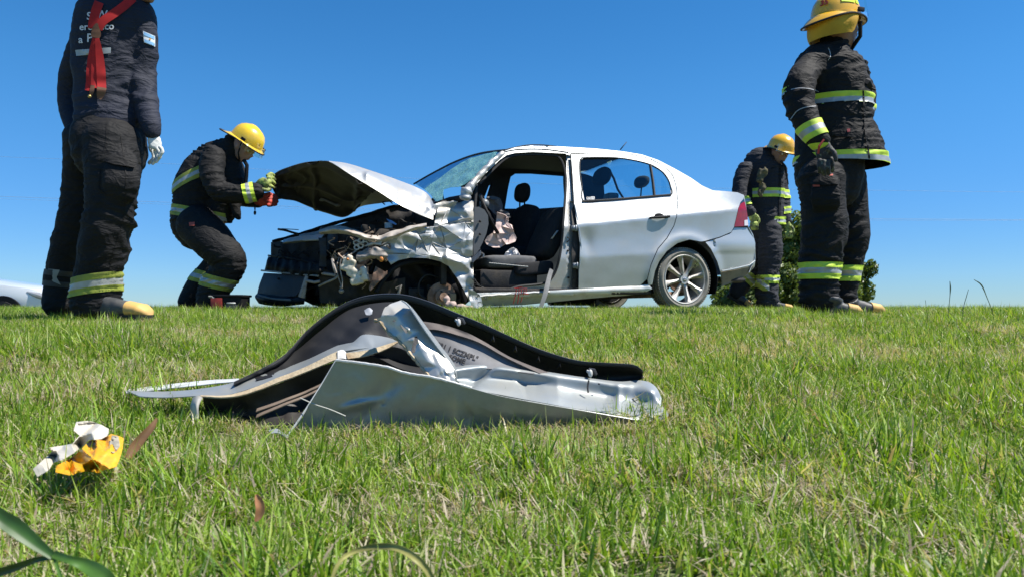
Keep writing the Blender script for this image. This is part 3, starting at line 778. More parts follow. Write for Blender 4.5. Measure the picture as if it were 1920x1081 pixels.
# wheels
def wheel(cu, cv, cz, parent, out=-1, R=.298, Wd=.185, detailed=True):
    C = car(cu, cv, cz); A = CV * out      # A points outwards
    X = CU; Z = Vector((0, 0, 1))
    w = MB()
    Rr = R * .775
    prof = [(Rr * .98, -Wd), (Rr * 1.02, -Wd * .98), (R * .93, -Wd * .99), (R * .985, -Wd * .9), (R, -Wd * .75), (R, -Wd * .25), (R * .985, -Wd * .1), (R * .93, .0), (R * .86, .007), (Rr * 1.02, -.002), (Rr, -.008)]
    def lat(prof, n): 
        V = []; Fc = []; m_ = len(prof)
        for (r, h) in prof:
            for k in range(n):
                a = 2 * PI * k / n
                V.append(C + A * h + (X * math.cos(a) + Z * math.sin(a)) * r)
        for i in range(m_ - 1):
            for k in range(n): Fc.append((i * n + k, i * n + (k + 1) % n, (i + 1) * n + (k + 1) % n, (i + 1) * n + k))
        return V, Fc
    V, Fc = lat(prof, 96); w.add(V, Fc)
    if detailed:   # tread blocks
        for k in range(72):
            a = 2 * PI * k / 72
            d = X * math.cos(a) + Z * math.sin(a); t = -X * math.sin(a) + Z * math.cos(a)
            for j, hh in enumerate((-.90, -.66, -.40, -.14)):
                o = (j % 2) * .5 * 2 * PI / 72
                a2 = a + o; d2 = X * math.cos(a2) + Z * math.sin(a2); t2 = -X * math.sin(a2) + Z * math.cos(a2)
                w.box(C + d2 * (R + .002 - (.006 if j in (0, 3) else 0)) + A * (Wd * hh), (.017, .010, Wd * .20), t2, d2, A)
    ty = w.build('tyre', TYRE, parent)
    r_ = MB(); V, Fc = lat([(Rr * 1.01, -.004), (Rr * .985, .003), (Rr * .95, .0), (Rr * .93, -.03), (Rr * .90, -.07), (Rr * .9, -Wd)], 72); r_.add(V, Fc)
    rim = r_.build('rim', ALLOY, parent)
    if not detailed: MB().disc(C + A * (-Wd * .9), A, Rr * .92, .01, 36).disc(C + A * -.05, A, Rr * .92, .01, 36).build('rim_fill_disc', BLK, parent)  # black discs added to darken the far rim, not a wheel part
    if detailed:
        s = MB()
        for k in range(8):
            a = math.radians(12 + 45 * k)
            d = X * math.cos(a) + Z * math.sin(a); t = -X * math.sin(a) + Z * math.cos(a)
            sec = []
            for (rr, hw, h) in [(.036, .016, -.020), (.09, .0145, -.010), (.15, .018, -.006), (Rr * .90, .026, -.006), (Rr * .955, .034, -.004)]:
                sec.append((C + d * rr + A * h, hw))
            for i in range(len(sec) - 1):
                (p, a1), (q, b1) = sec[i], sec[i + 1]; dp = A * -.022
                s.add([p - t * a1, p + t * a1, q + t * b1, q - t * b1, p - t * a1 * 1.15 + dp, p + t * a1 * 1.15 + dp, q + t * b1 * 1.15 + dp, q - t * b1 * 1.15 + dp],
                      [(0, 1, 2, 3), (7, 6, 5, 4), (0, 4, 5, 1), (3, 2, 6, 7), (0, 3, 7, 4), (1, 5, 6, 2)])
        s.disc(C + A * -.018, A, .046, .024, 24)
        s.build('spokes', ALLOY, rim, crease=30)
        MB().lathe(C + A * -.005, A, [(0, .004), (.018, .004), (.026, 0), (.027, -.01)], 24).build('centre_cap', mat('cap_grey', (.30, .31, .32), .35, .6), rim)
        # badge lines on the cap
        b_ = MB()
        for (a1, a2) in [((-.010, .010), (-.004, -.010)), ((-.004, -.010), (0, -.002)), ((0, -.002), (.004, -.010)), ((.004, -.010), (.010, .010)), ((-.004, .012), (0, .003)), ((0, .003), (.004, .012))]:
            b_.tube([C + X * a1[0] + Z * a1[1] + A * .001, C + X * a2[0] + Z * a2[1] + A * .001], .0012, 5)
        b_.build('badge', mat('badge_silver', (.7, .7, .7), .25, .9), rim)
        for k in range(4):
            a = math.radians(35 + 90 * k)
            MB().disc(C + (X * math.cos(a) + Z * math.sin(a)) * .050 + A * -.008, A, .009, .012, 6).build('wheel_bolt', DARK, rim)
        MB().disc(C + A * -.10, A, .12, .022, 36).build('brake_drum', RUST, parent)
        g = MB()      # tuft of turf caught in the rim
        for k in range(26):
            p = C + X * random.gauss(.135, .016) + Z * random.gauss(.155, .022) + A * .012
            g.tube([p, p + Vector((random.uniform(-.025, .03), 0, random.uniform(-.04, .02)))], [.0018, .0005], 3)
        g.build('grass_wisps', mat('caught_grass', (.12, .17, .04), .8), parent)['kind'] = 'stuff'
    return ty
# near rear wheel group
def part_empty(name, parent):
    o = bpy.data.objects.new(name, None); COL.objects.link(o); o.parent = parent; o.empty_display_size = .1
    return o
wr = part_empty('rear_wheel', carR); wheel(0, .035, .298, wr)
wf = part_empty('rear_wheel', carR); wheel(0, CW - .03, .298, wf, out=1, detailed=False)

# roof skin: crowned sheet from the near rail to the far rail
near = [on_side(*q, .0) for q in catmull(TOP[3:17], 40)]
def crown(nearpts, rise, n=14, inset_=0.0, lo=0.0):
    V = []; Fc = []
    for p in nearpts:
        q = mirror(p)
        for k in range(n + 1):
            t = k / n; r = p.lerp(q, t); r.z += rise * math.sin(t * PI) ** .8 - lo
            V.append(r)
    for i in range(len(nearpts) - 1):
        for k in range(n): Fc.append((i * (n + 1) + k, (i + 1) * (n + 1) + k, (i + 1) * (n + 1) + k + 1, i * (n + 1) + k + 1))
    return V, Fc
ROOF0, ROOF1 = 4, 22
V, Fc = crown(near[ROOF0:ROOF1], .012); link('roof', solid(V, Fc, .006, (0, 0, 1)), SILVER, carR)
V, Fc = crown(near[ROOF0:ROOF1], .0, lo=.03); link('roof_lining', solid(V, Fc, .012, (0, 0, 1)), mat('roof_lining_grey', (.10, .10, .10), .95), carR)
V, Fc = crown(near[21:36], .004); link('rear_window', solid(V, Fc, 0, (0, 0, 1)), GLT, carR)
V, Fc = crown(near[35:], .004); link('boot_lid', solid(V, Fc, .006, (0, 0, 1)), SILVER, carR)
# peeled black trim arching over the front of the roof
m = MB().tube([on_side(*q[:2], q[2]) for q in catmull([(945, 282, .05), (965, 277, .12), (990, 272.5, .2), (1020, 272.5, .2), (1050, 276, .1)], 24)], .006, 6); m.build('roof_trim', RUB, carR)
# tail panel
V = []; Fc = []
tl_ = [on_side(1395, 367, .0), on_side(1399, 385, 0), on_side(1403, 424, 0), on_side(1413, 445, 0), on_side(1416, 485, 0), on_side(1405, 511, 0)]
for p in tl_:
    q = mirror(p)
    for k in range(11):
        t = k / 10; r = p.lerp(q, t) + CU * .10 * math.sin(PI * t) ** .6; V.append(r)
for i in range(len(tl_) - 1):
    for k in range(10): Fc.append((i * 11 + k, i * 11 + k + 1, (i + 1) * 11 + k + 1, (i + 1) * 11 + k))
link('tail_panel', solid(V, Fc, .006, CU), SILVER, carR)
# aerial
a0 = on_side(1163, 281, .45); a1 = a0 + CU * .075 + Vector((0, 0, .085))
MB().tube([a0, a1], [.006, .004], 8).build('aerial', RUB, carR)

# far side of the body, seen through the openings
farw1 = [(943, 392), (949, 354), (954, 332), (963, 326), (994, 326), (1060, 331), (1066, 388), (1005, 392)]
farw2 = [(1126, 322), (1136, 316), (1161, 311), (1197, 308), (1216, 313), (1226, 330), (1232, 364), (1174, 370), (1130, 375)]
farw3 = [(1237, 333), (1245, 342), (1250, 361), (1238, 364)]
farw0 = [(896, 388), (899, 366), (912, 350), (920, 343), (913, 366), (908, 388)]
def far_pt(x, y, e=0.0):
    p = cp(x, y, CW - .1)
    for _ in range(2):
        u, z = uz(p); p = cp(x, y, CW - vside(u, z) - .0 + e)
    return p
prof_top = [uz(on_side(*q)) for q in catmull(TOP, 40)]
def uz_far(u, z, e=0): return car(u, CW - vside(u, z) + e, z)
far_holes = []
farw4 = [(826, 352), (846, 346), (864, 350), (870, 360), (868, 373), (830, 375)]
for w in (farw0, farw4, farw1, farw2, farw3): far_holes.append([uz(far_pt(*q)) for q in w])
far_out = [(u, z - .012) for u, z in prof_top] + [(.90, .62), (.92, .42), (.80, .24), (.40, .22)] + [(.385 * math.cos(a), .30 + .385 * math.sin(a)) for a in [k * PI / 10 for k in range(1, 10)]] + [(-.40, .20), (-2.05, .16)] + [(-2.465 + .37 * math.cos(a), .26 + .37 * math.sin(a)) for a in [k * PI / 8 for k in range(0, 8)]] + [(-2.95, .30), (-3.25, .45), (-3.2, .66), (-2.4, .86), (-1.95, .93)]
K = 190.0
pts, fcs = tri2d([(u * K, -z * K) for u, z in far_out], [[(u * K, -z * K) for u, z in h] for h in far_holes], 9)
fs = link('far_side', solid([uz_far(p.x / K, -p.y / K) for p in pts], fcs, .008, CV), SILVER, carR)
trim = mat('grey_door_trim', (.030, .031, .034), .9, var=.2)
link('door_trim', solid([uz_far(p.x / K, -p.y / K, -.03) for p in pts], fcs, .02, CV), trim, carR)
for h in far_holes[1:]:
    pts_, f_ = tri2d([(u * K, -z * K) for u, z in h], (), 14)
    link('far_window', solid([uz_far(p.x / K, -p.y / K, -.012) for p in pts_], f_, 0, CV), GLT, carR)
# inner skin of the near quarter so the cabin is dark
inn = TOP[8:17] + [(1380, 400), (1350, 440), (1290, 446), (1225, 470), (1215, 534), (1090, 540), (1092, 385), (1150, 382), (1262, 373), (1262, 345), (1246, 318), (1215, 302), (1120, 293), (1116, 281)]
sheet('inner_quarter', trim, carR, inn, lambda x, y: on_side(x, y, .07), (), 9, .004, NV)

# floor, underbody
def hullbox(name, m_, u0, u1, v0, v1, z0, z1, parent=carR, bev=.03):
    return MB().box(car((u0 + u1) / 2, (v0 + v1) / 2, (z0 + z1) / 2), (u1 - u0, v1 - v0, z1 - z0), CU, CV, Vector((0, 0, 1)), bev).build(name, m_, parent)
hullbox('floor_pan', DARK, -2.1, -.35, .05, CW - .05, .15, .20)
hullbox('boot_floor', DARK, .36, .80, .12, CW - .12, .28, .33)
hullbox('fuel_tank', DARK, -.55, .1, .55, CW - .45, .17, .27)
MB().tube([car(-.05, .22, .27), car(0, .8, .24), car(-.05, CW - .22, .27)], .04, 10).build('rear_axle', DARK, carR)
MB().tube([car(-2.0, .9, .15), car(-1.0, .85, .13), (car(.3, .7, .17)), car(.7, .6, .22)], .028, 8).build('exhaust_pipe', RUST, carR)
# silencer and dangling far wheels seen under the sill
MB().tube([car(-.95, 1.0, .125), car(-.45, 1.0, .125)], .07, 12).build('silencer', DARK, carR)

# ---------------------------------------------------------------- cabin
def seatpts(*a): return [car(*q) for q in a]
def pillow(name, m_, parent, c, size, X, Y, Z, pw=4, sq=.75):
    bm = bmesh.new(); bmesh.ops.create_cube(bm, size=1)
    bmesh.ops.subdivide_edges(bm, edges=bm.edges[:], cuts=9, use_grid_fill=True)
    for v in bm.verts:
        p = v.co * 2; pw_ = 2.4 if 'headrest' in name else 4; L_ = (abs(p.x) ** pw_ + abs(p.y) ** pw_ + abs(p.z) ** pw_) ** (1 / pw_)
        q = p / max(L_, 1e-6) * max(abs(p.x), abs(p.y), abs(p.z))
        q = p.lerp(q, 1 if 'headrest' in name else sq) * .5
        q = Vector((q.x * size[0], q.y * size[1], q.z * size[2]))
        v.co = Vector(c) + X * q.x + Y * q.y + Z * q.z
        v.co += (v.co - Vector(c)).normalized() * .010 * noise.noise(v.co * 9)
    return link(name, from_bm(bm), m_, parent)
ZZ = Vector((0, 0, 1))
def tilt(a): return (CU * math.cos(a) + ZZ * math.sin(a), CV, -CU * math.sin(a) + ZZ * math.cos(a))
# far (passenger) seat: back upright, head rest against the far window
hp = cp(979, 362, 1.10)
X, Y, Z = tilt(-.12)
pas = pillow('passenger_seat', CLOTHD, carR, cp(981, 440, 1.10), (.14, .50, .60), X, Y, Z)
pillow('headrest', CLOTHD, pas, hp, (.13, .27, .20), X, Y, Z)
for s_ in (1, -1): MB().tube([hp - ZZ * .06 + CV * .06 * s_, hp - ZZ * .17 + CV * .06 * s_], .008).build('headrest_post', DARK, pas)
pillow('cushion', CLOTHD, pas, cp(955, 478, 1.10), (.50, .48, .16), *tilt(.05))
# driver's seat, shoved back and leaning
X, Y, Z = tilt(-.42)
drv = pillow('driver_seat', CLOTHG, carR, cp(945, 493, .42), (.52, .46, .12), *tilt(.02))
pillow('seat_back', CLOTHD, drv, cp(1028, 440, .42), (.15, .48, .52), *tilt(-.45))
pillow('seat_bolster', CLOTHD, drv, cp(1000, 503, .20), (.38, .10, .12), *tilt(.06))
hullbox('seat_base', DARK, -2.0, -1.45, .2, .64, .2, .36, drv)
MB().tube([cp(917, 493, .17), cp(950, 496, .14), cp(990, 500, .14)], .004, 5).build('seat_piping', mat('pale_piping', (.4, .4, .38), .8), drv)
MB().box(cp(1040, 440, .16), (.012, .015, .10), CU, CV, (ZZ + CU * .8).normalized()).build('belt_trim', mat('pale_trim', (.5, .5, .47), .6), drv)
# rear seats with oval head rests (seen through the rear window)
rsn = pillow('rear_seat', CLOTHD, carR, cp(1200, 425, .85), (.18, 1.25, .50), *tilt(-.3))
for (x, y, v) in [(1203, 341, 1.15), (1145, 352, 1.15)]:
    if x == 1203:
        h = pillow('headrest', CLOTHD, rsn, cp(x, y, v), (.10, .26, .13), *tilt(-.2))
        MB().tube([cp(x, y + 8, v), cp(x - 2, y + 32, v)], .008).build('headrest_post', DARK, rsn)
# front seat back seen through the rear side window (driver's, tipped) and its belt
pillow('headrest', CLOTHD, drv, cp(1128, 332, .50), (.13, .26, .18), *tilt(-.4))
MB().tube([cp(1142, 318, .95), cp(1151, 335, .95), cp(1158, 355, .95), cp(1170, 374, .95)], .022, 6, flat=.2).build('rear_belt', mat('belt_webbing', (.05, .05, .055), .8), carR)
pillow('speaker_cover', mat('grey_plastic', (.14, .17, .17), .5), carR, cp(1146, 372, .50), (.12, .12, .10), CU, CV, ZZ)
# dashboard
hullbox('dashboard', BLK, -2.30, -1.98, .14, CW - .12, .60, .84, bev=.06)
hullbox('bulkhead', DARK, -2.38, -2.33, .10, CW - .1, .22, .92, bev=.01)
# dashboard end panel: grey kidney plate with two bolts
PAN = [(890, 388), (898, 388), (908, 393), (915, 404), (916, 420), (912, 438), (905, 455), (896, 472), (888, 481), (887, 430)]
dp = sheet('dash_end_panel', mat('grey_panel', (.075, .08, .088), .55, bump=.1), carR, PAN, lambda x, y: cp(x, y, .06), (), 4, .03, NV)
for y in (415, 439): MB().ball(cp(900, y, .045), .011, 10, 6).build('bolt', BLK, dp)
# steering wheel: ring tilted, seen nearly edge on
sc = cp(918, 402, .42); sa = (CU * .80 + ZZ * .42 - CV * .45).normalized(); s1 = (ZZ - sa * sa.z).normalized(); s2 = sa.cross(s1)
m = MB(); m.tube([sc + (s1 * math.cos(a) + s2 * math.sin(a)) * .185 for a in [2 * PI * k / 40 for k in range(41)]], .016, 8, cap=False)
for a in (.3, 2.3, 4.2): m.tube([sc - sa * .03, sc + (s1 * math.cos(a) + s2 * math.sin(a)) * .18], [.03, .014], 8)
m.ball(sc - sa * .03, (.07, .07, .04), 12, 8, s1, s2, sa)
sw = m.build('steering_wheel', BLK, carR)
MB().ball(cp(908, 382, .40), .045, 12, 8).build('mirror_shell', mat('dull_grey', (.14, .15, .16), .4), carR)
MB().tube([sc - sa * .05, sc - sa * .35], .03, 10).build('steering_column', BLK, carR)
# deflated airbags
def rag(name, m_, parent, outline, v, amp, s=3, freq=14, th=.004, vf=None, sd=0):
    xs_ = [q[0] for q in outline]; ys_ = [q[1] for q in outline]
    FA_ = Facets(min(xs_), min(ys_), max(xs_), max(ys_), 34, 1, int(sd * 7 + 3))
    def f(x, y):
        p = cp(x, y, v); n_ = noise.noise(p * freq * .5 + Vector((sd, 0, 0)))
        return cp(x, y, v - amp * (n_ + .8 * FA_(x, y)) + (vf(x, y) if vf else 0))
    return sheet(name, m_, parent, outline, f, (), s, th, NV, fac=FA_, lim=22)
PINK = mat('airbag_cloth', (.62, .47, .43), .85, var=.15, vscale=12, bump=.3, bscale=90)
rag('airbag', PINK, carR, [(932, 398), (945, 402), (954, 408), (953, 418), (960, 422), (962, 430), (964, 437), (969, 446), (966, 453), (956, 457), (945, 459), (938, 464), (925, 464), (913, 459), (909, 452), (914, 443), (925, 436), (930, 420)], .38, .035, 2.4, 16)
rag('airbag', mat('grey_cloth', (.10, .098, .10), .9), carR, [(913, 369), (925, 367), (938, 372), (943, 385), (942, 394), (954, 398), (957, 408), (940, 410), (928, 402), (916, 390), (910, 380)], .48, .03, 2.6, 12, sd=4)
rag('rag', mat('white_rag', (.62, .60, .60), .9, dirt=(.55, .10, .14), dscale=22, damt=.9, dlo=.58), carR, [(944, 484), (948, 474), (956, 467), (963, 464), (969, 468), (974, 477), (978, 486), (965, 486), (955, 484), (948, 487)], .34, .03, 2, 20, sd=2)
# seat belt webbing hanging out over the sill
sb = [cp(1034, 505, .05), cp(1030, 518, .03), cp(1026, 535, -.03), cp(1022, 552, -.045), cp(1016, 570, -.04), cp(1010, 584, -.04)]
MB().tube(sb, [.022, .024, .026, .025, .022, .016], 6, flat=.12, up=NV).build('seat_belt', mat('grey_webbing', (.22, .22, .22), .85, dirt=(.05, .05, .05), dscale=14, damt=.6), carR)
# sliding rail, wires at the torn front post
m = MB()
for k in range(7):
    x = 886 + k * 2.4; m.tube([cp(x, 486 - k * 2.2, .03) + ZZ * .014, cp(x + 1, 489 - k * 2.2, .02) - ZZ * .014], .006, 5)
m.tube([cp(903, 474, .03), cp(907, 477, .0), cp(906, 482, .0)], .008, 6); m.build('torn_spring', mat('spring_steel', (.2, .2, .2), .4, .7), carR)
m = MB(); r = random.Random(3)
for k in range(9):
    p = cp(884 + r.uniform(0, 6), r.uniform(480, 560), .06); q = [p]
    for j in range(5): q.append(q[-1] + Vector((r.uniform(-.01, .035), r.uniform(-.03, .01), r.uniform(-.04, .025))))
    m.tube(catmull([tuple(a) for a in q], 12), .0028, 5)
m.build('torn_wires', RUB, carR)

# ---------------------------------------------------------------- windscreen and front pillars
WS = [(777, 344), (800, 331), (824, 318), (850, 306), (880, 294), (905, 288), (926, 285), (946, 283), (918, 304), (888, 334), (868, 352), (863, 366), (829, 372), (828, 352), (797, 356)]
ws_b0 = cp(863, 366, .12); ws_t0 = cp(942, 283, .20)
wn_ = None
# plane through lower-near, upper-near and a far upper point
ws_f = cp(850, 303, 1.35)
nrm = (ws_t0 - ws_b0).cross(ws_f - ws_b0).normalized()
def ws_pt(x, y, e=0.0):
    r_ = ray(x, y); t = (ws_b0 - CAMP).dot(nrm) / r_.dot(nrm); p = CAMP + r_ * t
    d = (p - CO).dot(CV)
    return p + nrm * e
sheet('windscreen', WSG, carR, [(777, 344), (800, 331), (824, 318), (850, 306), (880, 294), (905, 288), (926, 285), (946, 283), (918, 304), (888, 334), (860, 334), (835, 338), (808, 350), (797, 356)], ws_pt, (), 6, 0, (0, -1, 0))
# crazed sheet of glass sagging from the frame
def crz(x, y):
    p = ws_pt(x, y); return p + Vector((0, -1, 0)) * (.03 + .03 * noise.noise(p * 11))
sheet('crazed_glass', SHG, carR, [(797, 356), (806, 348), (820, 338), (834, 328), (848, 318), (866, 306), (884, 298), (906, 291), (932, 286), (918, 304), (900, 320), (888, 334), (872, 346), (860, 352), (846, 352), (832, 356), (830, 372), (834, 384), (826, 392), (818, 380), (808, 366)], crz, (), 3.2, .002, (0, -1, 0))
m = MB().tube([ws_pt(*q) for q in catmull([(776, 345), (800, 331), (824, 318), (850, 305), (880, 293.5), (905, 287), (926, 284), (946, 282)], 30)], .010, 6); m.build('windscreen_seal', RUB, carR)
# crumpled foot of the near front pillar
m = MB()
pl = [(944, 286, .15, .022), (925, 302, .12, .024), (905, 323, .09, .026), (890, 340, .06, .028), (880, 352, .04, .036), (874, 362, .03, .050), (872, 374, .03, .044)]
c_ = catmull(pl, 30); m.tube([cp(q[0], q[1], q[2]) for q in c_], [q[3] * (1 + .16 * math.sin(i * 2.3) * (1 if i > 17 else .08)) for i, q in enumerate(c_)], 10)
b_ = m.bm(); bmesh.ops.subdivide_edges(b_, edges=b_.edges[:], cuts=1, use_grid_fill=True)
for v in b_.verts: v.co += Vector((0, 0, 1)) * .012 * noise.noise(v.co * 22) + NV * .014 * noise.noise(v.co * 17 + Vector((3, 0, 0)))
link('front_pillar', from_bm(b_), SILVERD, carR)
MB().ball(cp(874, 371, .0), (.045, .025, .026), 12, 8, CU, NV, ZZ).build('mirror_mount', mat('mirror_grey', (.25, .26, .27), .4, .3), carR)
# far front pillar, dark
MB().tube([cp(918, 330, 1.40), cp(906, 362, 1.45), cp(893, 388, 1.5)], .03, 8).tube([cp(940, 300, 1.35), cp(945, 332, 1.38), cp(930, 388, 1.45)], .045, 8).build('far_pillar', trim, carR)
MB().tube([cp(1066, 290, 1.35), cp(1066, 340, 1.42), cp(1070, 400, 1.48)], .06, 8).build('far_pillar', trim, carR)
# scuttle panel under the windscreen
MB().tube([cp(866, 372, .12), cp(842, 376, .3), cp(820, 384, .5), cp(760, 378, 1.4)], .03, 8).build('scuttle', BLK, carR)

# ---------------------------------------------------------------- crumpled near wing
FC1 = Facets(690, 360, 920, 600, 120, 1, 21); FC2 = Facets(690, 360, 920, 600, 420, 1, 5)
def crum(x, y, base=.02, amp=.05, sd=0.0):
    wx = x + 5 * noise.noise(Vector((x * .06, y * .06, sd))); wy = y + 5 * noise.noise(Vector((x * .06, y * .06, 7 + sd)))
    n1 = noise.noise(Vector((x * .028 + sd, y * .06, 1)))
    return cp(x, y, base - amp * (.75 * n1 + .46 * FC1(x, y) + .12 * FC2(x, y)))
WING = [(822, 386), (838, 380), (862, 372), (888, 376), (888, 420), (886, 470), (888, 520), (887, 546), (880, 566), (876, 556), (868, 540), (857, 521), (841, 499), (825, 490), (800, 484), (769, 483), (747, 488), (733, 496), (724, 482), (711, 468), (716, 458), (725, 452), (728, 442), (753, 440), (772, 430), (813, 424), (817, 408)]
def wingv(x, y):
    b = .03 + .05 * max(0, (800 - x) / 90) + (.10 if y < 392 else 0) * max(0, (392 - y) / 12)
    # shoulder step and the flared wheel lip
    d = math.hypot((x - 822), (y - 556)) ; b -= .03 * math.exp(-((d - 76) / 9) ** 2)
    yl = 424 - (x - 817) * .12
    b += .035 * (1 if y < yl else 0)
    return crum(x, y, b, .042, 1.7)
sheet('front_wing', SILVERD, carR, WING, wingv, (), 2.8, .004, NV, fac=FC1, lim=24)
# torn flaps around the front post
sheet('torn_metal', SILVERD, carR, [(876, 540), (890, 545), (902, 556), (905, 572), (893, 580), (884, 572), (880, 556)], lambda x, y: crum(x, y, .0, .05, 9), (), 2.6, .004, NV, fac=FC1, lim=24)
sheet('torn_metal', SILVERD, carR, [(812, 384), (830, 378), (858, 378), (850, 392), (836, 402), (820, 410), (814, 402)], lambda x, y: crum(x, y, .10, .06, 4), (), 2.6, .004, NV, fac=FC1, lim=24)
# black splash liner behind the wing with the wheel house
link('x', mesh_from([(0, 0, -50), (0, .01, -50), (.01, 0, -50)], [(0, 1, 2)]), BLK) if False else None
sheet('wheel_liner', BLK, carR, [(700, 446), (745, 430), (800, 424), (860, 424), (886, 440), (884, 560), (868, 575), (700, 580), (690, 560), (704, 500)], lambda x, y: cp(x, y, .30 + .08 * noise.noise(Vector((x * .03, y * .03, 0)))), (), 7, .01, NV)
m = MB().tube([cp(*q, .14) for q in catmull([(872, 566), (862, 535), (845, 508), (825, 496), (795, 490), (765, 492), (742, 500), (722, 520), (705, 548)], 30)], .022, 8); m.build('wheel_arch_edge', BLK, carR)
# suspension leg, brake disc, hub
D0 = cp(828, 556, .14)
bd = MB().disc(D0, NV, .122, .020, 40, .05).build('brake_disc', RUST, carR)
m = MB().disc(D0 + NV * .02, NV, .066, .05, 30).disc(D0 + NV * .05, NV, .036, .03, 20); m.build('hub', RUST, bd)
for k in range(4):
    a = k * PI / 2 + .4; MB().disc(D0 + NV * .05 + (CU * math.cos(a) + ZZ * math.sin(a)) * .048, NV, .007, .02, 8).build('hub_stud', DARK, bd)
MB().box(D0 + CU * .085 + CV * .01 - ZZ * .03, (.07, .08, .12), CU, CV, ZZ, .012).build('brake_caliper', mat('tan_metal', (.42, .28, .16), .8, dirt=(.2, .12, .07), dscale=15, damt=.7), carR)
m = MB(); st0 = cp(806, 545, .30); st1 = cp(794, 486, .36)
m.tube([st0, st1], .022, 10); 
hel = []; ax = (st1 - st0).normalized(); e1 = ax.orthogonal().normalized(); e2 = ax.cross(e1)
for k in range(81): hel.append(st0.lerp(st1, .25 + .75 * k / 80) + (e1 * math.cos(k / 80 * 11 * PI) + e2 * math.sin(k / 80 * 11 * PI)) * .052)
m.tube(hel, .007, 6); m.build('suspension_strut', DARK, carR)
MB().tube([cp(828, 562, .18), cp(790, 566, .5), cp(760, 560, .8)], .018, 8).tube([cp(800, 560, .2), cp(770, 540, .3), cp(748, 545, .3)], .010, 8).build('control_arm', DARK, carR)
m = MB(); m.tube(catmull([tuple(cp(*q)) for q in [(822, 520, .2), (800, 515, .15), (786, 530, .14), (787, 552, .15), (800, 560, .16)]], 24), .007, 6); m.build('brake_hose', RUB, carR)

# ---------------------------------------------------------------- nose: a frame pushed askew. points by pixel and depth
def P3(x, y, D): return at(x, y, D)
def strip(name, m_, parent, cs, n=30, k=10, amp=.01, fr=14, th=.003, off=(0, -1, 0), sd=0):
    return link(name, loft(cs, n, k, lambda p, a, b: p + 0 * p if amp == 0 else Vector((0, -1, .4)) * amp * (noise.noise(p * fr + Vector((sd, 0, 0))) + .6 * (1 - 2 * abs(noise.noise(p * fr * .7 + Vector((0, sd, 0)))))), th, off), m_, parent)
# engine block and bay clutter, dark
nose = MB()
nose.box(at(700, 470, 6.75), (.75, .55, .36), CU, CV, ZZ, .05)
nose.box(at(660, 520, 6.65), (.55, .5, .30), CU, CV, ZZ, .05)
nose.box(at(560, 515, 6.75), (.40, .12, .46), (CU * .6 + CV * .8), (CV * .6 - CU * .8), ZZ, .02)
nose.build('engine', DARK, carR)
r = random.Random(9)
m = MB()
for k in range(46):      # hoses and lumps in the bay
    x = r.uniform(590, 800); y = r.uniform(415 + max(0, (700 - x)) * .2, 560); D = r.uniform(6.25, 6.6)
    if r.random() < .55:
        q = [at(x, y, D)]
        for j in range(4): q.append(q[-1] + Vector((r.uniform(-.09, .09), r.uniform(-.05, .05), r.uniform(-.07, .06))))
        m.tube(catmull([tuple(a) for a in q], 14), r.choice([.006, .009, .014]), 6)
    else: m.box(at(x, y, D), (r.uniform(.05, .14), r.uniform(.05, .1), r.uniform(.04, .11)), CU, CV, ZZ, .008)
m.build('engine_clutter', DARK, carR)['kind'] = 'stuff' 
# back wall of the bay: dark dash panel and far inner wing
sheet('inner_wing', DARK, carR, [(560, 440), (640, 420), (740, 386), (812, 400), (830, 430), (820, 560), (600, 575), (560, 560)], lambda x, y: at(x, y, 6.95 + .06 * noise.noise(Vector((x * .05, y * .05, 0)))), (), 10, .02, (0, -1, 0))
# long black cowl bar rising from the nose
m = MB(); cc = catmull([(512, 453, 6.75), (560, 440, 6.7), (620, 421, 6.65), (690, 402, 6.6), (744, 387, 6.55), (800, 392, 6.5)], 40)
m.tube([at(*q) for q in cc], [.020 + .002 * math.sin(i * 1.7) for i in range(40)], 8, flat=.8); m.build('bonnet_slam_bar', BLK, carR)
MB().tube([at(*q) for q in catmull([(522, 430, 6.7), (535, 432, 6.6), (552, 437, 6.65), (570, 441, 6.7)], 12)], .010, 6).tube([at(528, 429, 6.7), at(560, 431, 6.7)], .004, 5).build('torn_trim', BLK, carR)
MB().tube([at(*q) for q in catmull([(722, 384, 6.5), (717, 379, 6.5), (730, 378, 6.5), (736, 382, 6.5)], 14)], .005, 6).build('bonnet_catch', DARK, carR)
# front face: headlamp hollow, trays, radiator
FA = lambda t, y, dd=0.0: at(605 - 112 * t, y, 6.05 + .75 * t + dd)    # t: 0 near side, 1 far side
def face(y0a, y0b, y1a, y1b, dd=0.0, t0=0, t1=1): return [[(605 - 112 * t, y0a + (y0b - y0a) * t, 6.05 + .75 * t + dd) for t in (t0, (t0 + t1) / 2, t1)], [(605 - 112 * t, y1a + (y1b - y1a) * t, 6.05 + .75 * t + dd) for t in (t0, (t0 + t1) / 2, t1)]]
strip('lamp_housing', BLK, carR, face(450, 456, 496, 484, .05, .05, .86), 20, 10, .02, 9)
strip('top_rail', SILVER, carR, [[(532, 449, 6.45), (560, 443, 6.3), (585, 441, 6.2), (608, 438, 6.1)], [(530, 456, 6.42), (560, 452, 6.27), (585, 451, 6.17), (600, 449, 6.08)], [(534, 458, 6.5), (560, 455, 6.35), (585, 453, 6.25), (596, 452, 6.15)]], 24, 8, .006, 20)
link('bumper_beam', loft([[(503, 481, 6.72), (540, 487, 6.45), (590, 494, 6.1), (606, 498, 6.03)], [(500, 492, 6.66), (538, 502, 6.39), (590, 508, 6.04), (606, 508, 5.97)], [(497, 506, 6.70), (530, 511, 6.45), (570, 517, 6.2), (604, 516, 6.03)]], 40, 12, lambda p, a, b: Vector((0, -1, 0)) * (.018 * (math.sin(a * 42) > .2) + .02 * noise.noise(p * 12)), .004), BLK, carR)
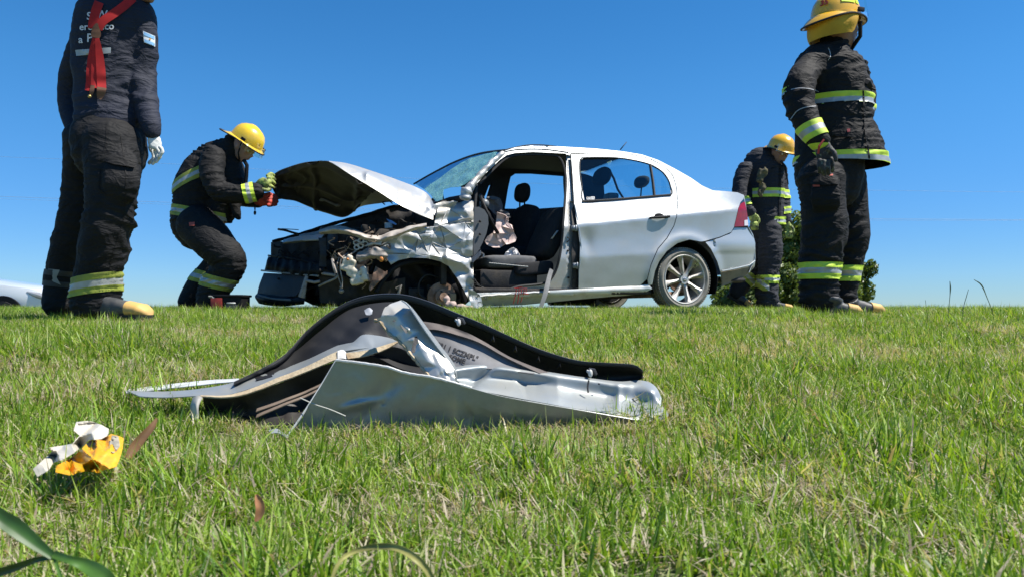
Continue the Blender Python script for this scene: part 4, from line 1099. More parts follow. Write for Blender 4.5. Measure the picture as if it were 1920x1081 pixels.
m = MB().tube([at(*q) for q in catmull([(490, 507, 6.72), (520, 510, 6.5), (560, 514, 6.25), (597, 517, 6.02)], 20)], .008, 6, up=(0, 0, 1)); m.build('light_bar', mat('dull_alloy', (.33, .33, .31), .5, .5), carR)
m = MB().tube([at(*q) for q in catmull([(503, 479, 6.74), (530, 482, 6.5), (565, 488, 6.25), (600, 496, 6.02)], 20)], .007, 6, up=(0, 0, 1)); m.build('tray_edge', BLK, carR)
rad = link('radiator', loft([[(500, 514, 6.76), (535, 516, 6.5), (580, 518, 6.2)], [(492, 535, 6.74), (525, 538, 6.47), (573, 540, 6.17)], [(487, 556, 6.74), (520, 556, 6.47), (560, 557, 6.2)]], 26, 20, None, .03), mat('radiator_core', (.045, .045, .047), .55, .5, dirt=(.12, .10, .08), dscale=16, damt=.4, bump=.5, bscale=200), carR)
m = MB()
for k in range(15):
    t = k / 14; y = 517 + 38 * t
    m.tube([at(500 - 13 * t, y, 6.735), at(530 - 12 * t, y + 1, 6.47), at(577 - 16 * t, y + 1.5, 6.16)], .0028, 4)
m.build('radiator_fins', mat('fin_grey', (.12, .12, .12), .5, .6), rad).__setitem__('kind', 'stuff')
link('front_valance', loft([[(484, 548, 6.75), (500, 552, 6.55), (530, 555, 6.35), (575, 556, 6.12)], [(479, 556, 6.68), (497, 560, 6.42), (530, 564, 6.25), (572, 563, 6.06)], [(486, 568, 6.68), (502, 571, 6.45), (530, 573, 6.3), (570, 569, 6.1)]], 30, 12, lambda p, a, b: Vector((0, -1, 0)) * .02 * noise.noise(p * 13), .005), BLK, carR)
m = MB().tube([at(*q) for q in catmull([(482, 552, 6.7), (495, 556, 6.45), (515, 560, 6.3), (545, 562, 6.18)], 20)], .009, 6, up=(0, 0, 1)); m.build('valance_edge', mat('scuffed_plastic', (.20, .19, .17), .7), carR)
# side member of the nose (grey upright) and rusty brackets
strip('headlamp_side_plate', DARK, carR, [[(597, 446, 6.0), (600, 470, 5.98), (598, 500, 5.98)], [(612, 446, 6.0), (612, 470, 6.0), (612, 500, 6.0)]], 16, 6, .01, 12)
m = MB().tube([at(575, 518, 6.05), at(571, 535, 6.03), at(566, 556, 6.05)], [.014, .02, .03], 6); m.tube([at(574, 526, 6.03), at(590, 529, 6.0), at(600, 527, 6.0)], .012, 6)
m.build('bracket', DUSTY, carR)
m = MB()
for q, rr in [([(598, 536, 6.0), (610, 530, 5.95), (628, 522, 5.92), (634, 516, 5.92)], .009), ([(604, 512, 6.0), (616, 514, 5.96), (630, 516, 5.94)], .012), ([(636, 482, 5.95), (632, 497, 5.92), (633, 515, 5.92), (640, 535, 5.92), (641, 546, 5.92)], .005), ([(652, 475, 5.95), (640, 485, 5.9), (638, 505, 5.9), (642, 525, 5.9), (641, 540, 5.9)], .005), ([(668, 470, 5.95), (655, 480, 5.9), (652, 500, 5.92), (666, 512, 5.9), (676, 505, 5.9), (688, 515, 5.9), (692, 525, 5.9)], .006), ([(623, 485, 5.95), (626, 500, 5.9), (630, 512, 5.9)], .012)]:
    m.tube([at(*p) for p in catmull(q, 18)], rr, 6)
m.ball(at(640, 545, 5.92), (.022, .02, .02), 10, 6).ball(at(640, 538, 5.92), .013, 8, 6)
m.build('wiring_loom', DUSTY, carR)
# washer bottle, cracked cream plastic
def remesh_mb(mb, vox, disp, fr):
    me = from_bm(mb.bm()); o = bpy.data.objects.new('tmp', me); COL.objects.link(o)
    r_ = o.modifiers.new('r', 'REMESH'); r_.mode = 'VOXEL'; r_.voxel_size = vox
    s_ = o.modifiers.new('s', 'SMOOTH'); s_.iterations = 2; s_.factor = .5
    dg = bpy.context.evaluated_depsgraph_get(); me2 = bpy.data.meshes.new_from_object(o.evaluated_get(dg)); bpy.data.objects.remove(o)
    for v in me2.vertices: v.co += v.normal * disp * noise.noise(v.co * fr)
    return me2
def lump(name, m_, parent, parts, vox=.008, disp=.006, fr=22):
    mb = MB()
    for c, rr in parts: mb.ball(c, rr, 14, 10)
    b = mb.bm(); me = from_bm(b); o = bpy.data.objects.new('tmp', me); COL.objects.link(o)
    r_ = o.modifiers.new('r', 'REMESH'); r_.mode = 'VOXEL'; r_.voxel_size = vox
    s_ = o.modifiers.new('s', 'SMOOTH'); s_.iterations = 3; s_.factor = .6
    dg = bpy.context.evaluated_depsgraph_get(); me2 = bpy.data.meshes.new_from_object(o.evaluated_get(dg)); bpy.data.objects.remove(o)
    for v in me2.vertices: v.co += v.normal * disp * noise.noise(v.co * fr)
    return link(name, me2, m_, parent)
wbx = MB()
for (x, y, sx, sz, an) in [(654, 497, .105, .11, .3), (664, 512, .11, .08, .5), (670, 527, .10, .06, -.2), (684, 513, .045, .12, -.3), (657, 483, .05, .04, .6)]:
    X_ = Vector((math.cos(an), 0, -math.sin(an))); Z_ = Vector((math.sin(an), 0, math.cos(an))); wbx.box(at(x, y, 5.93), (sx, .08, sz), X_, Vector((0, 1, 0)), Z_, .015)
link('washer_bottle', remesh_mb(wbx, .006, .008, 26), CREAM, carR)
# pale honeycomb bracket
m = MB()
def hx(x, y, r_): 
    for k in range(6):
        a = k * PI / 3; b = a + PI / 3
        m.tube([at(x + r_ * math.cos(a), y + r_ * .85 * math.sin(a), 5.95), at(x + r_ * math.cos(b), y + r_ * .85 * math.sin(b), 5.95)], .0065, 5)
for (x, y) in [(668, 455), (676, 461), (677, 451), (685, 457), (669, 464)]: hx(x, y, 5.2)
m.tube([at(690, 460, 5.95), at(700, 456, 5.93), at(714, 458, 5.92)], .012, 6); m.tube([at(692, 452, 5.95), at(702, 450, 5.93), at(716, 454, 5.92)], .009, 6)
m.build('honeycomb_bracket', mat('pale_casting', (.50, .49, .46), .6, .2, dirt=(.2, .15, .1), dscale=12, damt=.6), carR)
# crumpled metal of the inner wing: pale folded ribbon from nose to wing
strip('crushed_rail', mat('dusty_pale_metal', (.50, .45, .39), .55, .25, dirt=(.20, .13, .09), dscale=13, damt=.8, bump=.4), carR, [[(600, 430, 6.15), (630, 423, 6.08), (655, 428, 6.02), (690, 440, 5.98), (715, 441, 5.96), (740, 432, 5.96), (775, 423, 5.98), (800, 419, 6.0)], [(598, 436, 6.05), (630, 430, 5.98), (655, 434, 5.93), (690, 446, 5.9), (715, 448, 5.9), (742, 440, 5.9), (775, 428, 5.92), (800, 423, 5.94)], [(602, 441, 6.1), (632, 438, 6.02), (658, 442, 5.97), (690, 452, 5.94), (716, 455, 5.92), (742, 447, 5.93), (775, 433, 5.95), (800, 427, 5.97)]], 60, 9, .014, 16)
strip('crushed_tray', mat('dusty_tray', (.34, .33, .31), .6, .2, dirt=(.10, .08, .06), dscale=9, damt=.8), carR, [[(560, 441, 6.5), (590, 434, 6.4), (620, 428, 6.3), (640, 426, 6.3)], [(565, 447, 6.3), (595, 442, 6.2), (625, 436, 6.1), (645, 432, 6.1)]], 24, 6, .01, 14)
# twisted folds of the inner wing, rusty and pale
strip('torn_inner_wing', RUST, carR, [[(704, 498, 5.95), (712, 504, 5.92), (722, 510, 5.9), (726, 508, 5.9)], [(698, 520, 5.92), (705, 525, 5.9), (716, 522, 5.88), (724, 516, 5.88)], [(692, 540, 5.92), (694, 545, 5.9), (700, 540, 5.9), (706, 534, 5.9)]], 20, 14, .012, 14)
strip('torn_inner_wing', DUSTY, carR, [[(672, 474, 5.95), (690, 466, 5.92), (706, 464, 5.9), (720, 470, 5.9)], [(668, 486, 5.92), (688, 480, 5.88), (706, 478, 5.86), (728, 480, 5.88)], [(676, 494, 5.94), (692, 486, 5.92), (706, 486, 5.9), (722, 488, 5.9)]], 30, 14, .022, 17)
for q_, r_ in ((at(715, 486, 5.87), (.018, .015, .022)), (at(652, 486, 5.88), (.012, .012, .012))): lump('indicator_lens', mat('amber_lens', (.55, .20, .04), .3), carR, [(q_, r_)], .005, .003)
MB().tube([at(728, 418, 6.1), at(729, 428, 6.1)], .032, 12).build('blue_cap', mat('pale_blue_plastic', (.22, .30, .36), .5), carR)
sheet('blue_sheet', mat('blue_plastic', (.08, .22, .50), .4), carR, [(724, 410), (735, 414), (744, 420), (742, 422), (730, 417)], lambda x, y: at(x, y, 6.08), (), 3, .002)
MB().tube([cp(743, 541, .12), cp(752, 535, .1), cp(748, 548, .1), cp(744, 556, .12)], .012, 6).build('ball_joint', DUSTY, carR)
strip('lower_shield', DARK, carR, [[(598, 500, 6.1), (650, 520, 6.1), (700, 530, 6.0), (760, 520, 6.2)], [(600, 568, 6.15), (650, 572, 6.15), (700, 572, 6.15), (760, 572, 6.25)]], 26, 12, .03, 8)
r = random.Random(4)
m = MB()        # pale torn strips and clips strewn in the bay
for k in range(34):
    x = r.uniform(612, 720); y = 470 + r.gauss(0, 22) + (720 - x) * .12; q = [at(x, y, r.uniform(5.9, 6.0))]
    for j in range(3): q.append(q[-1] + Vector((r.uniform(-.06, .06), r.uniform(-.02, .02), r.uniform(-.05, .03))))
    m.tube(catmull([tuple(a) for a in q], 9), r.choice([.0035, .005, .008]), 5, flat=r.choice([1, .3]))
m.build('torn_wiring', mat('brown_wiring', (.20, .13, .085), .7, var=.5, vscale=30, dirt=(.45, .38, .28), dscale=20, damt=.7), carR)['kind'] = 'stuff'
m = MB()
for k in range(40):
    x = r.uniform(525, 600); y = r.uniform(462, 550); D = 6.05 + (605 - x) / 112 * .75 - .03
    q = [at(x, y, D)]
    for j in range(3): q.append(q[-1] + Vector((r.uniform(-.05, .05), r.uniform(-.01, .01), r.uniform(-.04, .04))))
    m.tube(catmull([tuple(a) for a in q], 9), r.choice([.003, .005, .009]), 5, flat=r.choice([1, .4]))
m.build('broken_grille_bits', BLK, carR)['kind'] = 'stuff'
# rocks of broken casting under the hub
lump('broken_casting', mat('pinkish_casting', (.40, .30, .26), .85, dirt=(.2, .14, .1), dscale=14, damt=.6), carR, [(at(846, 570, 5.95), (.05, .04, .03)), (at(866, 575, 5.9), (.05, .05, .022)), (at(838, 562, 6.0), (.03, .03, .04)), (at(880, 577, 5.9), (.03, .03, .02))], .008, .01, 30)

# ---------------------------------------------------------------- bonnet, torn upward
EDGE = [(617, 303, 5.92), (632, 311, 5.9), (647, 321, 5.9), (671, 336, 5.9), (703, 355, 5.92), (728, 371, 5.95), (753, 386, 5.97), (784, 401, 6.0), (812, 412, 6.02)]
SIL = [(617, 302, 5.94), (640, 304.5, 6.1), (660, 309, 6.18), (690, 318.5, 6.25), (722, 329, 6.3), (752, 340, 6.32), (780, 351, 6.32), (802, 364, 6.28), (815, 386, 6.12)]
def bulge(e, s, t, push, dy):
    return [(a[0] + (b[0] - a[0]) * t, a[1] + (b[1] - a[1]) * t + dy * math.sin(i / 8 * PI), a[2] + (b[2] - a[2]) * t - push * math.sin(i / 8 * PI)) for i, (a, b) in enumerate(zip(e, s))]
FH = Facets(610, 290, 830, 430, 42, 1, 31); FH2 = Facets(610, 290, 830, 430, 240, 1, 32)
def hd(p, a, b):
    w = math.sin(PI * min(1, max(0, b)))
    n_ = noise.noise(Vector((p.x * 3.2, p.y * 3, p.z * 7)));  r1 = 1 - 2 * abs(noise.noise(Vector((p.x * 5 + p.z * 7, p.z * 9, 3.3))))
    x, y = (p.x / p.y * FPX + 960), 578 - p.z / p.y * FPX
    loc = .4 + .9 * math.exp(-((a - .82) / .14) ** 2) + .4 * math.exp(-((a - .33) / .12) ** 2)
    return Vector((0, -1, .5)) * w * (.012 * n_ + .030 * FH(x, y) * loc + .010 * FH2(x, y) * loc)
hood = link('bonnet', loft([EDGE, bulge(EDGE, SIL, .25, .05, -1), bulge(EDGE, SIL, .6, .09, -2), SIL], 70, 26, hd, .003, (0, -1, 1)), SILVERD, carR)
# top skin going away from the ridge, and the inner frame seen from below
UT = [(509, 331, 6.55), (520, 323, 6.5), (533, 317, 6.42), (564, 307, 6.2), (589, 303.3, 6.05), (617, 303, 5.93), (647, 321.5, 5.915), (671, 336.5, 5.915), (703, 355.5, 5.935)]
UB = [(510, 345, 6.6), (513, 359, 6.65), (523, 370, 6.7), (552, 376, 6.85), (580, 387, 6.95), (611, 398, 7.05), (640, 407, 7.15), (661, 398, 7.15), (673, 385, 7.1)]
def mid(t, sag): return [(a[0] + (b[0] - a[0]) * t, a[1] + (b[1] - a[1]) * t, a[2] + (b[2] - a[2]) * t + sag * math.sin(i / 8 * PI)) for i, (a, b) in enumerate(zip(UT, UB))]
def ribs(p, a, b):
    z = 0
    w = .05 * noise.noise(p * 2.5)
    for c in (.10, .55, .93): z = max(z, math.exp(-((b - c + w) / .05) ** 2))
    for c in (.10, .45, .90): z = max(z, math.exp(-((a - c - .10 * (b - .5) + w) / .030) ** 2))
    z = max(z, .8 * math.exp(-((abs(a - .27 - .16 * (b - .5)) + abs(b - .35) * .3 - .10) / .03) ** 2))
    return Vector((0, -.7, -.7)) * (.036 * z + .02 * noise.noise(p * 6))
HIN = mat('bonnet_underside', (.030, .027, .025), .6, .2, var=.4, vscale=5, dirt=(.07, .055, .04), dscale=4, damt=.6, bump=.25)
link('bonnet_frame', loft([UT, mid(.33, .10), mid(.66, .10), UB], 110, 70, ribs, .004, (0, -1, -1)), HIN, hood)
m = MB()
for (x, y) in [(604, 375), (633, 385)]: m.ball(at(x, y, 6.85), (.03, .02, .014), 10, 6)
m.tube([at(601, 372, 6.83), at(633, 386, 6.9)], .010, 6); m.build('bonnet_latch', mat('pale_latch', (.26, .24, .22), .6, .3), hood)
TB = [(a[0], a[1] - .3, a[2] + .006) for a in UB]
link('bonnet_skin', loft([[(509, 330, 6.56), (520, 322, 6.51), (533, 316, 6.43), (564, 306, 6.21), (589, 302.4, 6.06), (617, 302, 5.95), (660, 309, 6.19), (722, 329, 6.31), (752, 340, 6.33)], [(511, 340, 6.62), (520, 336, 6.64), (533, 330, 6.64), (564, 322, 6.62), (595, 322, 6.6), (640, 330, 6.65), (690, 345, 6.75), (730, 360, 6.8), (765, 372, 6.8)], [(512, 357, 6.66), (523, 368, 6.71), (552, 374, 6.86), (580, 385, 6.96), (611, 396, 7.06), (640, 405, 7.16), (661, 396, 7.17), (680, 386, 7.15), (720, 380, 7.0)]], 60, 20, None, .003, (0, .3, 1)), SILVERD, hood)
MB().tube([at(*q) for q in catmull([(673, 385, 7.1), (681, 366, 6.9), (690, 360, 6.5), (703, 356, 5.95)], 20)], .014, 6).tube([at(686, 361, 6.4), at(690, 365, 6.4)], .012).build('bonnet_hinge_edge', HIN, hood)
# ================================================================== firefighters
BK = mat('bunker_cloth', (.0080, .0080, .0088), .75, var=.3, vscale=7, bump=.35, bscale=120, dirt=(.022, .020, .019), dscale=5, damt=.5, spec=.25, crease=.30)
BKJ = mat('bunker_jacket_cloth', (.0085, .0082, .0082), .75, var=.25, vscale=7, bump=.3, bscale=120, dirt=(.022, .020, .019), dscale=4, damt=.4, spec=.25, crease=.30)
NAVY = mat('navy_shirt_cloth', (.009, .012, .026), .8, var=.2, vscale=6, bump=.3, bscale=150, crease=.30)
NAVJ = mat('faded_navy_cloth', (.013, .014, .020), .85, var=.25, vscale=6, bump=.4, bscale=120, crease=.30)
LIME = mat('lime_reflective_tape', (.50, .66, .05), .6, var=.12, vscale=18, bump=.1)
OLIV = mat('dirty_lime_tape', (.32, .36, .05), .7, dirt=(.12, .11, .06), dscale=9, damt=.6)
SLV = mat('silver_reflective_tape', (.38, .39, .38), .45, .35, var=.15, vscale=20)
SKIN = mat('skin', (.40, .22, .15), .55, var=.1, vscale=12)
SKIN2 = mat('tanned_skin', (.28, .15, .10), .55, var=.1, vscale=12)
HYEL = mat('yellow_helmet_shell', (.80, .52, .015), .22, coat=.8, dirt=(.35, .22, .05), dscale=7, damt=.35)
HYL2 = mat('yellow_orange_helmet_shell', (.78, .42, .015), .25, coat=.8, dirt=(.35, .2, .05), dscale=6, damt=.25)
FLAP = mat('yellow_neck_flap', (.55, .31, .02), .85, var=.15, vscale=9, bump=.3)
BOOTR = mat('black_boot_rubber', (.045, .047, .05), .55, dirt=(.13, .12, .10), dscale=10, damt=.6)
TOE = mat('yellow_boot_toe', (.62, .37, .10), .6, dirt=(.35, .24, .12), dscale=9, damt=.7)
GWH = mat('white_work_glove', (.62, .62, .58), .8, var=.1, vscale=20, bump=.3)
GLY = mat('lime_rescue_glove', (.38, .46, .10), .7, dirt=(.03, .03, .03), dscale=22, damt=.97, dlo=.38)
GLR = mat('red_rescue_glove', (.48, .05, .03), .7, dirt=(.02, .02, .02), dscale=16, damt=.97, dlo=.42)
GLK = mat('black_rescue_glove', (.025, .025, .025), .7, dirt=(.35, .38, .25), dscale=34, damt=.9, dlo=.55)
REDB = mat('red_brace_cloth', (.42, .012, .012), .85, var=.2, vscale=16)
LEATH = mat('brown_leather', (.16, .07, .035), .7, var=.2, vscale=16)
VISOR = glassmat('visor_plastic', (.88, .92, .80), .10)

def chain(mb, pts, depth=1.0, n=18, m=None, capr=True):
    """pts: (px, py, D, half width in px); an elliptical limb, its half width seen from the camera as traced"""
    m = m or max(6, 4 * len(pts))
    c = catmull(pts, m) if len(pts) > 2 else catmull([pts[0], tuple((a + b) / 2 for a, b in zip(*pts)), pts[1]], m)
    P = [at(q[0], q[1], q[2]) for q in c]; R = [q[3] * q[2] / FPX for q in c]
    # hemispherical ends
    t0 = (P[1] - P[0]).normalized(); t1 = (P[-1] - P[-2]).normalized()
    pre = []; post = []
    for k in (1, 2, 3):
        a = k / 3.3 * PI / 2
        pre.insert(0, (P[0] - t0 * R[0] * math.sin(a) * .8, R[0] * math.cos(a))); post.append((P[-1] + t1 * R[-1] * math.sin(a) * .8, R[-1] * math.cos(a)))
    P = [a for a, _ in pre] + P + [a for a, _ in post]; R = [b for _, b in pre] + R + [b for _, b in post]
    V = []; Fc = []; mm = len(P)
    for i in range(mm):
        t = (P[min(i + 1, mm - 1)] - P[max(i - 1, 0)]).normalized()
        view = (P[i] - CAMP).normalized()
        A = t.cross(view)
        if A.length < .15: A = Vector((1, 0, 0))
        A.normalize(); B = t.cross(A).normalized()
        for k in range(n):
            a = 2 * PI * k / n
            V.append(P[i] + A * math.cos(a) * R[i] + B * math.sin(a) * R[i] * depth)
    for i in range(mm - 1):
        for k in range(n): Fc.append((i * n + k, i * n + (k + 1) % n, (i + 1) * n + (k + 1) % n, (i + 1) * n + k))
    Fc.append(tuple(range(n))[::-1]); Fc.append(tuple((mm - 1) * n + k for k in range(n)))
    mb.add(V, Fc); return mb
def hem(me, p, n):
    bm = bmesh.new(); bm.from_mesh(me); bmesh.ops.bisect_plane(bm, geom=bm.verts[:] + bm.edges[:] + bm.faces[:], plane_co=p, plane_no=n, clear_outer=True)
    src = list(bm.verts); bm.normal_update(); bm.to_mesh(me); bm.free(); return me
def fuse(mb, vox, smooth=2, wr=None):
    b = bmesh.new(); vv = [b.verts.new(v) for v in mb.v]
    for f in mb.f:
        try: b.faces.new([vv[i] for i in f])
        except ValueError: pass
    bmesh.ops.recalc_face_normals(b, faces=b.faces[:])
    me = from_bm(b); o = bpy.data.objects.new('tmp', me); COL.objects.link(o)
    r_ = o.modifiers.new('r', 'REMESH'); r_.mode = 'VOXEL'; r_.voxel_size = vox
    if smooth: s_ = o.modifiers.new('s', 'SMOOTH'); s_.iterations = smooth; s_.factor = .6
    dg = bpy.context.evaluated_depsgraph_get(); me2 = bpy.data.meshes.new_from_object(o.evaluated_get(dg))
    bpy.data.objects.remove(o); bpy.data.meshes.remove(me)
    if wr:
        nv = len(me2.vertices); co = np.empty(nv * 3); me2.vertices.foreach_get('co', co); co = co.reshape(-1, 3)
        no = np.empty(nv * 3); me2.vertex_normals.foreach_get('vector', no); no = no.reshape(-1, 3)
        d = np.array([wr(Vector(c)) for c in co]); co += no * d[:, None]
        me2.vertices.foreach_set('co', co.ravel()); me2.update()
    return me2
def wrinkle(amp, seed, knots=(), fh=7.0, fz=22.0, tilt=.5):
    """cloth folds running across the limb, gathered where knots = (px, py, D, radius, extra) say"""
    K = [(at(k[0], k[1], k[2]), k[3], k[4]) for k in knots]
    def f(p):
        w = .30 + .8 * noise.noise(p * 2.6 + Vector((seed, 0, 0)))
        for c, r, e in K: w += 1.1 * e * math.exp(-((p - c).length / r) ** 2)
        w = max(.04, w)
        wp_ = p + Vector((noise.noise(p * 4 + Vector((0, seed, 0))), 0, noise.noise(p * 4 + Vector((seed, 0, 3))))) * .035
        q = Vector((wp_.x * fh * .55 + seed, wp_.y * fh * .55, (wp_.z + .45 * wp_.x * math.sin(wp_.z * 5 + seed)) * fz * .55))
        a = 1 - abs(noise.noise(q)) * 3.0; a = a if a > 0 else a * .25
        q2 = Vector((wp_.x * fh * .9 + wp_.z * 5, wp_.y * fh, wp_.z * fz * .7 - wp_.x * 8 + seed))
        b = 1 - abs(noise.noise(q2)) * 3.4; b = b if b > 0 else b * .2
        c_ = noise.noise(p * 3.6 + Vector((seed, seed, 0)))
        return amp * w * (a * .95 + b * .55 - .35) * 1.35 + amp * 1.2 * c_
    return f
def tape(src, parent, a, b, name='reflective_tape', mats=None, filt=None, off=.004, strips=(0, .33, .67, 1)):
    """strip of tape hugging the cloth between the planes through points a and b (normal a->b); three colour stripes"""
    mats = mats or (LIME, SLV)
    n = (b - a); ln = n.length; n.normalize(); X = n
    M = wmat(parent); Mi = M.inverted()
    bm = bmesh.new(); bm.from_mesh(src.data); bm.transform(wmat(src))
    if filt:
        dl = [f for f in bm.faces if not filt(f.calc_center_median())]
        bmesh.ops.delete(bm, geom=dl, context='FACES')
    bm.normal_update()
    for v in bm.verts: v.co += v.normal * off
    g = lambda: bm.verts[:] + bm.edges[:] + bm.faces[:]
    bmesh.ops.bisect_plane(bm, geom=g(), plane_co=a, plane_no=n, clear_inner=True, clear_outer=False)
    bmesh.ops.bisect_plane(bm, geom=g(), plane_co=b, plane_no=n, clear_inner=False, clear_outer=True)
    for t in strips[1:-1]: bmesh.ops.bisect_plane(bm, geom=g(), plane_co=a + n * ln * t, plane_no=n)
    for f in bm.faces:
        t = (f.calc_center_median() - a).dot(n) / ln
        k = sum(1 for s_ in strips[1:-1] if t > s_); f.material_index = k % 2
    if not bm.faces: bm.free(); return None
    # thickness back to the cloth
    me = from_bm(bm); return link(name, me, list(mats), parent)
def near_seg(p0, p1, r):
    d = p1 - p0; L2 = d.length_squared
    def f(c):
        t = max(0, min(1, (c - p0).dot(d) / L2)); return (c - (p0 + d * t)).length < r
    return f
def text(s, size, loc, X, Y, m_, parent, name='lettering', ext=.001, italic=False, bold=0.0):
    cu = bpy.data.curves.new('t', 'FONT'); cu.body = s; cu.size = size; cu.extrude = ext; cu.offset = bold; cu.resolution_u = 3
    if italic: cu.shear = .25
    cu.align_x = 'CENTER'; cu.align_y = 'CENTER'
    o = bpy.data.objects.new('tmp', cu); COL.objects.link(o)
    dg = bpy.context.evaluated_depsgraph_get(); me = bpy.data.meshes.new_from_object(o.evaluated_get(dg)); bpy.data.objects.remove(o)
    Z = X.cross(Y)
    me.transform(Matrix((( X.x, Y.x, Z.x, loc.x), (X.y, Y.y, Z.y, loc.y), (X.z, Y.z, Z.z, loc.z), (0, 0, 0, 1))))
    return link(name, me, m_, parent, smooth=False)
def drape(me_obj, tgt, off=.003, view=True):
    """press a flat mesh onto the cloth along the line of its own normal (towards +y side), keeping it proud"""
    from mathutils.bvhtree import BVHTree
    bm = bmesh.new(); bm.from_mesh(tgt.data); bm.transform(wmat(tgt)); t = BVHTree.FromBMesh(bm); bm.free()
    W = wmat(me_obj); Wi = W.inverted(); me = me_obj.data
    hit = []
    for v in me.vertices:
        p = W @ v.co; d = (p - CAMP).normalized(); 
        loc, nr, _, _ = t.ray_cast(CAMP, d); hit.append((p, loc, nr))
    for v, (p, loc, nr) in zip(me.vertices, hit):
        if loc is not None: v.co = Wi @ (loc - (loc - CAMP).normalized() * off)
        else:
            fb = t.find_nearest(p)
            if fb[0] is not None: v.co = Wi @ (fb[0] + (p - fb[0]).normalized() * off)
    me.update()
def patch(name, poly, D, m_, parent, tgt, s=2.5, off=.005, th=0):
    o = sheet(name, m_, parent, poly, lambda x, y: at(x, y, D), (), s, 0, (0, -1, 0))
    drape(o, tgt, off)
    if th:
        me = o.data; bm = bmesh.new(); bm.from_mesh(me); vs_ = [v.co.copy() for v in bm.verts]; fs = [[v.index for v in f.verts] for f in bm.faces]; bm.free()
    return o
def hand(parent, wrist, knuck, D, w, m_, fing, thumb, name='glove', vox=.004, depth=.45, m2=None):
    """wrist, knuckle centre in px; w half width px of the palm; fing: list of fingers, each [(px,py,D,r)...]"""
    mb = MB()
    chain(mb, [(wrist[0], wrist[1], D, w * .72), ((wrist[0] + knuck[0]) / 2, (wrist[1] + knuck[1]) / 2, D, w * .98), (knuck[0], knuck[1], D, w)], depth)
    for f in fing: chain(mb, f, .95, 10, 10)
    if thumb: chain(mb, thumb, .95, 10, 10)
    me = fuse(mb, vox, 1, lambda p: .0022 * noise.noise(p * 70))
    return link(name, me, m_, parent)
def boot(parent, ankle, heel, toe, D, h, name='boot', toem=None, hw=.052, sole=True, dD=0.0):
    """rubber boot in px: ankle top (x, y, half width), heel (x, y), toe (x, y); dD = how much nearer or farther the toe is"""
    toem = toem or TOE
    A = at(ankle[0], ankle[1], D); H = at(heel[0], heel[1], D); T = at(toe[0], toe[1], D + dD)
    aw = ankle[2] * D / FPX
    f = (T - H); L_ = f.length; F_ = f.normalized(); S = F_.cross(Vector((0, 0, 1))).normalized(); U = S.cross(F_).normalized()
    def foot(mb, t0, t1, scale=1.0, n=16, m=14, low=0):
        V = []; Fc = []
        for i in range(m + 1):
            t = t0 + (t1 - t0) * i / m
            # height and half width along the foot
            hh = np.interp(t, [0, .08, .3, .5, .7, .88, .97, 1.0], [.045, .095, .10, .085, .068, .058, .035, .008])
            ww = np.interp(t, [0, .1, .3, .5, .7, .85, .95, 1.0], [.020, .034, .036, .040, .050, .050, .036, .010]) * hw / .05
            for k in range(n):
                a = 2 * PI * k / n; ca, sa_ = math.cos(a), math.sin(a)
                zz = hh * (sa_ * .5 + .5) if sa_ > -.4 else hh * .3 * (sa_ + 1) / .6
                V.append(H + F_ * (t * L_) + S * (ww * scale * math.copysign(abs(ca) ** .7, ca)) + U * (zz * scale - .004))
        for i in range(m):
            for k in range(n): Fc.append((i * n + k, i * n + (k + 1) % n, (i + 1) * n + (k + 1) % n, (i + 1) * n + k))
        Fc.append(tuple(range(n))[::-1]); Fc.append(tuple(m * n + k for k in range(n)))
        mb.add(V, Fc)
    mb = MB(); foot(mb, 0, .98)
    base = H + F_ * L_ * .22 + U * .05
    mb.tube([base, (base + A) / 2, A], [.050, aw * .95, aw], 16)
    me = fuse(mb, .006, 2, lambda p: .003 * noise.noise(p * 28))
    o = link(name, me, BOOTR, parent)
    tb = MB(); foot(tb, .66, 1.0, 1.07); tb.build('toe_cap', toem, o)
    # sole slab with heel
    V = []; n = 14
    for zz in (-.006, -.024):
        for sgn in (1, -1):
            for i in (range(n) if sgn == 1 else range(n - 1, -1, -1)):
                t = i / (n - 1); ww = np.interp(t, [0, .1, .3, .5, .7, .85, .95, 1.0], [.026, .036, .036, .038, .050, .052, .040, .016])
                V.append(H + F_ * (t * L_ * 1.01) + S * ww * sgn + U * (zz + (.012 if zz > -.01 else (.010 if .3 < t < .42 else 0))))
    m2 = 2 * n; Fc = [tuple(range(m2)), tuple(range(m2, 2 * m2))[::-1]] + [(i, (i + 1) % m2, m2 + (i + 1) % m2, m2 + i) for i in range(m2)]
    MB().add(V, Fc).build('sole', RUB, o)
    return o
